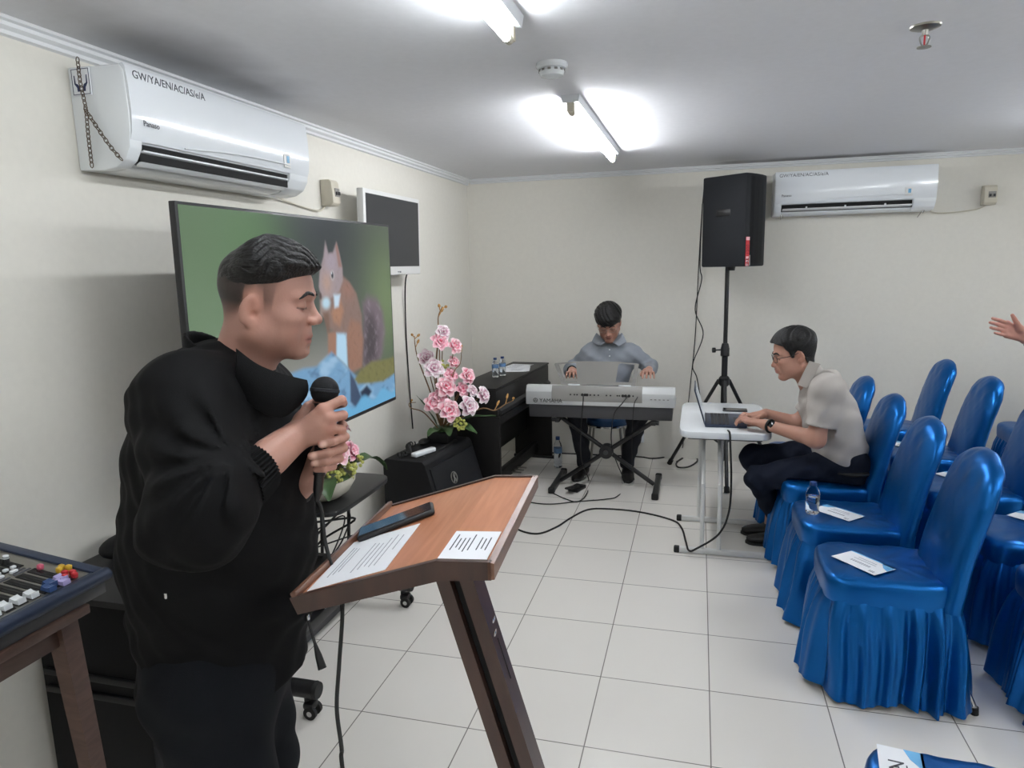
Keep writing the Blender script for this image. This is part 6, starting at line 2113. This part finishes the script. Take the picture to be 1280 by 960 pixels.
# ------------------------------------------------------------------ the man in black at the lectern, microphone in both hands
def singer():
    sc = 1.08
    fw = np.array([math.cos(math.radians(20)), math.sin(math.radians(20)), 0])
    lf = np.array([-fw[1], fw[0], 0]); up = np.array([0, 0, 1.0])
    TH = 1.48
    O = I(335, 382, TH)
    hd = np.array([math.cos(math.radians(16)), math.sin(math.radians(16)), 0])
    R = rotmat(hd, math.radians(10))
    base = I(285, 480, 1.50)
    hip = I(262, 800, 1.53)
    loc = (hip[0], hip[1], 0.0)
    t = thing('person', 'standing man in a black jacket singing into a microphone, eyes closed', 'person', loc)
    def strands(X, Y, Z):
        top = np.clip((Z - .050) / .03, 0, 1)
        ph = 230 * Y + 170 * Z - 60 * X + 4 * np.sin(38 * X + 25 * Z) + 2.5 * np.sin(75 * X + 40 * Y)
        w = np.abs(np.sin(ph * .5)) ** .7
        w2 = np.abs(np.sin(ph * 1.4 + 3 * np.sin(60 * X)))
        front = np.clip((X - .0) / .08, 0, 1)
        l2 = np.interp(X, [p[0] for p in line], [p[1] for p in line])
        ramp = np.clip((Z - l2 + .004) / (.052 - .030 * np.clip((X - .03) / .05, 0, 1)), 0, 1) ** .8 * np.clip((Z - .022 + .25 * np.clip(X, 0, 1)) / .055, .06, 1) * np.clip((X + .085) / .07, .22, 1)
        return -.0022 + ramp * (.017 + .005 * front + .0075 * w + .003 * w2)
    line = [(-.13, .0), (-.09, .012), (-.05, .032), (0, .046), (.04, .058), (.06, .070), (.085, .080), (.11, .082)]
    opt = dict(wide=1.10, neck=.068, sx=1.01, lip_dx=-.009, brow=.0032, nose=.2, ear_dz=-.008, ear_dx=.0, chin=-.002, chin_dz=.009, nose_dz=.012, eye_dz=.006, hairline=[(a_, b_ + .008) if a_ < -.026 else ((a_, b_) if a_ < .05 else (a_, b_)) for a_, b_ in FULLLINE], thick=strands, stubble=.95, fade0=-.058, fadew=.066, beard=.3, frown=-.35, crease=True, tone=(.80, .79, .82))
    opt['low'] = lambda X, Y, Z: np.interp(X, [p[0] for p in line], [p[1] for p in line]) - np.interp(X, [p[0] for p in FULLLINE], [p[1] for p in FULLLINE])
    (V, Q, C), (HV, HQ), brows, tow = head_mesh(O, R, .98, .0026, opt, base - up * .06)
    # ---- hands and bare right forearm
    th = 1.45
    J = lambda px, py, d=0.0: I(px, py, th + d * 1.06)
    rw = J(366, 548, -.02)
    rf = [[J(403, 512, -.036), J(427, 500, -.016), J(429, 504, .014), J(414, 509, .032)],
          [J(411, 523, -.036), J(429, 519, -.012), J(425, 521, .018), J(408, 523, .030)],
          [J(412, 536, -.031), J(427, 537, -.008), J(421, 538, .018), J(406, 539, .026)],
          [J(408, 548, -.024), J(420, 552, -.004), J(414, 553, .016), J(404, 553, .022)],
          [J(378, 526, .006), J(386, 510, .022), J(397, 502, .034), J(410, 501, .034)]]
    lw = J(383, 600, .050)
    lfg = [[J(418, 546, .040), J(431, 546, .0), J(417, 552, -.030), J(402, 556, -.034)],
           [J(416, 558, .040), J(429, 560, 0), J(411, 566, -.031), J(389, 570, -.029)],
           [J(412, 569, .036), J(424, 573, .0), J(408, 577, -.028), J(392, 579, -.024)],
           [J(406, 578, .032), J(416, 583, .002), J(405, 586, -.020), J(395, 587, -.018)],
           [J(393, 577, .040), J(402, 555, .046), J(418, 538, .034), J(429, 531, .014)]]
    rel = I(244, 648, 1.21)
    lel = I(285, 700, 1.74)
    allp = [p for f_ in rf + lfg for p in f_] + [rw, lw, rw + (rel - rw) * .62, lw + (lel - lw) * .4]
    lo, hi = bounds(allp, .05)
    F = Field(lo, hi, .0025)
    hand_into(F, rw, None, rf, sc)
    F.cone(rw + (rel - rw) * .9, rw + (rel - rw) * .12, .046 * sc, .029 * sc, .02)
    F.cone(rw + (rel - rw) * .25, rw, .031 * sc, .025 * sc, .02)
    hand_into(F, lw, None, lfg, sc)
    F.cone(lw + (lel - lw) * .8, lw, .042 * sc, .026 * sc, .02)
    V2, Q2 = F.mesh(1)
    C2 = np.tile(SKIN * np.array((.90, .90, .93)), (len(V2), 1))
    for p in [f_[1] for f_ in rf[:4]] + [f_[0] for f_ in rf[:4]]:
        m = np.exp(-(((V2 - p) ** 2).sum(1)) / .014 ** 2)[:, None] * .45
        C2 = C2 * (1 - m) + C2 * np.array((1.05, .84, .80)) * m
    for f_ in lfg[:3]:                                                   # nails
        tip = f_[3] + (f_[2] - f_[3]) * .15 - unit(f_[3] - np.array(CAM_LOC)) * .007
        m = np.clip(1.6 - np.sqrt(((V2 - tip) ** 2).sum(1)) / .0062, 0, 1)[:, None] * .8
        C2 = C2 * (1 - m) + np.array(rgb(222, 186, 172)[:3]) * m
    # ---- body core under the clothes
    ls, rs_ = I(318, 492, 1.72), I(236, 500, 1.36)
    K = Field(*bounds([base, hip, ls, rs_, rel, lel, (hip[0], hip[1], .1)], .2), .016)
    chest = I(276, 570, 1.54)
    K.cone(base, hip, .07, .11, .03); K.cone(rs_, ls, .05, .05, .05)
    K.cone(rs_, rel, .045, .04, .03); K.cone(ls, lel, .045, .04, .03); K.cone(rel, rw, .035, .022, .02); K.cone(lel, lw, .035, .022, .02)
    fr, fl = hip - lf * .10, hip + lf * .10
    K.cone(fr, (fr[0], fr[1], .1), .075, .04, .03); K.cone(fl, (fl[0], fl[1], .1), .075, .04, .03)
    V3, Q3 = K.mesh(1)
    V, Q, C = join([(V, Q, C), (V2, Q2, C2), (V3, Q3, None)])
    person_mesh('body', t, V, Q, 'skin', C, loc)
    hb = person_mesh('hair', t, HV, HQ, 'hair', None, loc)
    b2 = MB().add([tuple(np.array(p) - np.array(loc)) for p in brows.v], brows.f)
    obj('eyebrows', b2, 'hair', t)
    # ---- jacket
    belly = I(268, 690, 1.54)
    Jk = Field(*bounds([base + up * .2, hip - up * .16, ls, rs_, rel, lel, rw, belly + fw * .3, belly - fw * .3, belly - lf * .32, belly + lf * .32], .07), .0065)
    Rt = np.stack([fw, lf, up], 1)
    Jk.ell(chest + fw * .00 - up * .01, (.170, .235, .26), .06, Rt)
    Jk.ell(belly + fw * .015, (.188, .225, .24), .10, Rt)
    Jk.cone(chest + fw * .012, hip - up * .22 + fw * .012, .150, .178, .08, flat=(lf, 1.22))
    Jk.cone(belly + fw * .09 + up * .05, hip - up * .22 + fw * .075, .10, .105, .05)
    Jk.cone(rs_ + up * .0, ls + up * .0, .085, .085, .09)
    Jk.cone(base - up * .03, base - up * .12, .085, .16, .08)
    for (s_, e_, w_, stop) in ((rs_, rel, rw, .36), (ls, lel, lw, .72)):
        Jk.cone(s_, e_, .092, .080, .05)
        Jk.cone(e_, e_ + (w_ - e_) * stop, .080, .056, .05)
    # blouson of the sleeve above the cuff and folds on the upper arm and back
    ax = unit(rel - rs_); ax2 = unit(rw - rel)
    Jk.ell(rel + ax2 * .03, (.070, .070, .066), .05)
    Jk.warp(wrinkle([(.0040, 18, 10, 34, 0, 16, 4, 14), (.0020, -34, 30, 58, 1.0, 14, 22, 24), (.0015, 110, -60, 60, 2.2, 30, 22, 30)]))
    ri, ui, di = _R[:, 0], _R[:, 1], -_R[:, 2]
    ck = I(296, 566, 1.25)
    def elbow_folds(X, Y, Z):
        a = (X - ck[0]) * ri[0] + (Y - ck[1]) * ri[1] + (Z - ck[2]) * ri[2]
        b = (X - ck[0]) * ui[0] + (Y - ck[1]) * ui[1] + (Z - ck[2]) * ui[2]
        d = (X - ck[0]) * di[0] + (Y - ck[1]) * di[1] + (Z - ck[2]) * di[2]
        r = np.sqrt(a * a + b * b)
        th_ = np.arctan2(b, a)
        f = np.sin(13 * th_ + 1.5 + 9 * r) * np.exp(-((r - .085) / .06) ** 2) * .0085 + np.sin(8 * th_ + .4 - 12 * r) * np.exp(-((r - .17) / .06) ** 2) * .005
        return f * np.clip((.20 - d) / .1, 0, 1)
    Jk.warp(elbow_folds)
    hem = hip - up * .075
    Jk.cut(hem, -up)
    Jk.cut(rel + (rw - rel) * .46, ax2) if False else None
    def on_jacket(px, py):
        for tt in np.arange(1.0, 1.7, .003):
            p = I(px, py, tt)
            q = np.round((p - Jk.lo) / Jk.h).astype(int)
            if (q >= 0).all() and (q < np.array(Jk.n)).all() and Jk.D[tuple(q)] < .001: return I(px, py, tt - .002)
        return I(px, py, 1.3)
    V, Q = Jk.mesh(2)
    jk = person_mesh('jacket', t, V, Q, 'jacket', None, loc)
    # ribbed cuff
    cc, rr = rel + (rw - rel) * .40, .054
    def ribbed(c0, axis, L_, r0, r1, n=44):
        axis = unit(axis); u = unit(np.cross(axis, up)); w = np.cross(axis, u)
        rings = []
        for q in np.linspace(0, 1, 7):
            r = r0 + (r1 - r0) * q
            rings.append([tuple(c0 + axis * L_ * q + (u * math.cos(a) + w * math.sin(a)) * (r + .0022 * math.cos(a * n)) - np.array(loc)) for a in [2 * PI * k / (n * 4) for k in range(n * 4)]])
        r = r1 - .010
        rings.append([tuple(c0 + axis * L_ * 1.0 + (u * math.cos(a) + w * math.sin(a)) * r - np.array(loc)) for a in [2 * PI * k / (n * 4) for k in range(n * 4)]])
        return MB().rings(rings, cap0=False, cap1=False)
    obj('cuff', ribbed(cc - ax2 * .005, ax2, .060, .061, .053), 'jacket', jk, smooth=60)
    # stand collar: open band round the neck, higher at the back
    cf = Field(*bounds([base, base + fw * .2 + up * .1, base - fw * .15 + up * .16], .11), .0045)
    c0, c1 = base - up * .06 - fw * .005, base + up * .085 + fw * .012
    cf.cone(c0, c1, .112, .092, .02)
    cf.cone(c0, c1 + (c1 - c0) * .2, .103, .082, .006, mode='s')
    cf.cut(base + up * .075, unit(up + fw * .55))
    cf.warp(wrinkle([(.002, 40, 20, 30, 0, 10, 10, 10)]))
    V, Q = cf.mesh(1)
    person_mesh('collar', jk, V, Q, 'jacket', None, loc)
    # front wing of the collar, standing along the jaw and ending in a point
    top = curve_pts([I(296, 436, 1.385), I(322, 455, 1.385), I(352, 467, 1.40), I(384, 475, 1.44)], 6)
    bot = curve_pts([I(292, 485, 1.38), I(322, 512, 1.375), I(352, 522, 1.39), I(374, 508, 1.43)], 6)
    n_ = len(top)
    vs = []
    for (off, sg) in ((0.0, 1), (.009, -1)):
        for i in range(n_):
            for k in range(6):
                p = top[i].lerp(bot[i], k / 5)
                c_ = Vector(base) - p
                c_.z = 0
                c_.normalize()
                vs.append(p - Vector(loc) + c_ * (off - .012 * math.sin(PI * k / 5)))
    fs = []
    for o_ in (0, 1):
        for i in range(n_ - 1):
            for k in range(5):
                q = [o_ * n_ * 6 + i * 6 + k, o_ * n_ * 6 + i * 6 + k + 1, o_ * n_ * 6 + (i + 1) * 6 + k + 1, o_ * n_ * 6 + (i + 1) * 6 + k]
                fs.append(q if o_ else q[::-1])
    m_ = n_ * 6
    for i in range(n_ - 1):
        for k in (0, 5): fs.append([i * 6 + k, (i + 1) * 6 + k, m_ + (i + 1) * 6 + k, m_ + i * 6 + k][::(1 if k == 0 else -1)])
    for k in range(5):
        for i in (0, n_ - 1): fs.append([i * 6 + k, i * 6 + k + 1, m_ + i * 6 + k + 1, m_ + i * 6 + k][::(-1 if i == 0 else 1)])
    obj('collar_wing', MB().add(vs, fs), 'jacket', jk, smooth=50)
    # zip pull on the side pocket and the drawcord at the hem
    zp = on_jacket(207, 745)
    zl = zp - np.array(loc)
    zz = MB().box(tuple(zl), (.006, .004, .012), .002)
    obj('zip_pull', zz, 'chrome', jk)
    d0 = I(384, 772, 1.52); d1 = I(403, 836, 1.50)
    dc = MB().tube([tuple(p - np.array(loc)) for p in (d0 - fw * .03 + up * .03, d0, d0 * .5 + d1 * .5, d0 * .25 + d1 * .75, d1)], [.003, .003, .0032, .0075, .0095], 10)
    obj('drawcord', dc, 'rubber', jk)
    e_ = d0 - np.array(loc)
    obj('cord_end', MB().box(tuple(e_), (.01, .008, .014), .002), 'chrome', jk)
    # ---- trousers
    T = Field(*bounds([hip + up * .05, (hip[0], hip[1], .06)], .30), .010)
    T.ell(hip - up * .04 + fw * .015, (.150, .19, .17), .06, Rt)
    for s in (-1, 1):
        h0 = hip + lf * s * .095 - up * .05 + fw * .03
        kn = np.array((hip[0], hip[1], .52)) + lf * s * .105 + fw * (.05 if s < 0 else .035)
        an = np.array((hip[0], hip[1], .09)) + lf * s * .11 + fw * .02
        T.cone(h0, kn, .118, .098, .06)
        T.cone(kn, an, .092, .075, .04)
    T.warp(wrinkle([(.003, 20, 12, 40, 0, 12, 4, 10), (.003, -50, 20, 30, 1.0, 10, 22, 14)]))
    T.cut((0, 0, .055), -up)
    V, Q = T.mesh(2)
    person_mesh('trousers', t, V, Q, 'trousers', None, loc)
    prs = []
    for s in (-1, 1):
        an = np.array((hip[0], hip[1], 0)) + lf * s * .11 + fw * .02
        prs.append((an - fw * .09, an + fw * .20))
    put_shoes(t, loc, prs, 1.05)
    # dark band on the left wrist
    bw = lw + (lel - lw) * .10
    axb = unit(lel - lw); u = unit(np.cross(axb, up)); w = np.cross(axb, u)
    ring = [tuple(bw + (u * math.cos(a) + w * math.sin(a)) * .031 - np.array(loc)) for a in [2 * PI * k / 28 for k in range(28)]]
    obj('wristband', MB().tube(ring, .0055, 8, closed=True), 'rubber', t)
    # ---- microphone: a thing of its own, held
    m0, m1 = J(399, 594, -.002), J(406, 512, .002)
    axm = unit(m1 - m0)
    ball = J(406, 488, .002)
    mic = thing('microphone', 'black corded microphone held in both hands by the man in black', 'microphone', tuple(m0))
    rel0 = lambda p: tuple(np.array(p) - m0)
    obj('handle', MB().tube([rel0(m0), rel0(m0 + axm * .02), rel0(m1), rel0(m1 + axm * .012)], [.0125, .0135, .0185, .024], 24), 'black_plastic', mic)
    Mx = np.array(Vector(axm).to_track_quat('Z', 'Y').to_matrix().to_4x4())
    X = Matrix(Mx.tolist()); X.translation = Vector(rel0(ball))
    rb = .0295
    obj('grille_ball', MB().lathe([(.0001, rb)] + [(rb * math.sin(a), rb * math.cos(a) * (1.0 if a < PI / 2 else 1.05)) for a in np.linspace(.12, 2.5, 16)], 28, X=X), 'grille', mic)
    obj('grille_band', MB().lathe([(rb * .99, -.004), (rb * 1.04, -.003), (rb * 1.04, .003), (rb * .99, .004)], 28, X=X), 'charcoal', mic)
    obj('plug', MB().tube([rel0(m0 + axm * .004), rel0(m0 - axm * .03), rel0(m0 - axm * .055)], [.0105, .0105, .005], 16), 'black_metal', mic)
    cb = [m0 - axm * .05, I(402, 640, 1.45), I(407, 680, 1.45), I(421, 728, 1.44), I(428, 760, 1.42), I(424, 830, 1.40), I(421, 885, 1.38), I(427, 935, 1.36), I(430, 975, 1.34)]
    last = cb[-1]
    cb += [np.array((last[0] + .02, last[1] + .02, .3)), np.array((last[0] + .03, last[1] + .08, .02)), np.array((last[0] - .1, last[1] + .1, .008)), np.array((last[0] - .35, last[1] - .2, .008))]
    obj('cord', MB().tube(curve_pts([rel0(p) for p in cb], 8), .0042, 8), 'rubber', mic)
singer()
# ------------------------------------------------------------------ loose cables
def FP(px, py, z=0.006):
    d = _R @ np.array([(px - 640) / FPX, -(py - 480) / FPX, -1.0])
    w = np.array(CAM_LOC) + d * ((z - CAM_LOC[2]) / d[2])
    return tuple(w)
def cable(pts, r, label, name='cable', mtl='rubber'):
    return tag(obj(name, MB().tube(curve_pts(pts, 8), r, 7), mtl), label, 'cable')
cable([L(908, 538, 4.18), L(912, 541, 4.06), L(913, 560, 4.03), L(914, 600, 4.02), L(911, 640, 4.0), L(898, 668, 3.97), FP(870, 686, .045), FP(861, 688, .045), FP(857, 676, .02), FP(852, 660), FP(840, 650), FP(800, 640), FP(760, 636), FP(735, 637), FP(714, 647), FP(695, 659), FP(672, 667), FP(648, 662), FP(630, 648)],
      0.006, 'black cable hanging from the laptop and snaking over the floor to the lectern')
cable([L(729, 494, 5.035), L(729, 500, 5.0), L(726, 540, 5.0), L(727, 575, 4.97), FP(736, 600), FP(733, 618), FP(722, 627), FP(708, 624), FP(690, 616)], 0.004, 'black cable hanging from the left sockets of the keyboard')
cable([L(785, 495, 5.035), L(778, 504, 5.0), L(767, 520, 5.0), L(765, 560, 5.0), FP(781, 605), FP(772, 620), FP(757, 624), FP(720, 627), FP(690, 630), FP(664, 628), FP(640, 620)], 0.004, 'thin grey cable from the right sockets of the keyboard over the floor')
cable([L(797, 496, 5.035), L(792, 510, 5.0), L(790, 560, 5.03), L(791, 590, 5.05), FP(793, 600)], 0.003, 'thin black cable hanging straight down at the right of the keyboard')
cable([FP(690, 566), FP(712, 567), FP(760, 569), FP(800, 571), FP(815, 573), FP(835, 571)], 0.006, 'black cable lying along the foot of the back wall')
cable([FP(846, 577), FP(862, 569), FP(872, 575), FP(862, 583), FP(848, 584), FP(846, 578), FP(856, 571), FP(868, 566)], 0.007, 'black cable coiled on the floor by the tripod foot')
cable([L(880, 236, 5.86), L(877, 270, 5.94), L(873, 340, 6.04), L(869, 420, 6.05), L(863, 480, 6.05), L(858, 525, 6.05), L(853, 560, 6.05)], 0.004, 'straight thin cable from the loudspeaker down the back wall')
cable([L(878, 255, 5.86), L(875, 330, 5.95), L(877, 350, 5.97), L(869, 387, 5.97), L(879, 418, 5.97), L(866, 455, 5.97), L(871, 472, 5.97), L(876, 500, 5.97), L(884, 530, 5.97), L(880, 560, 5.98)], 0.0045, 'kinked cable hanging from the loudspeaker beside the straight one')
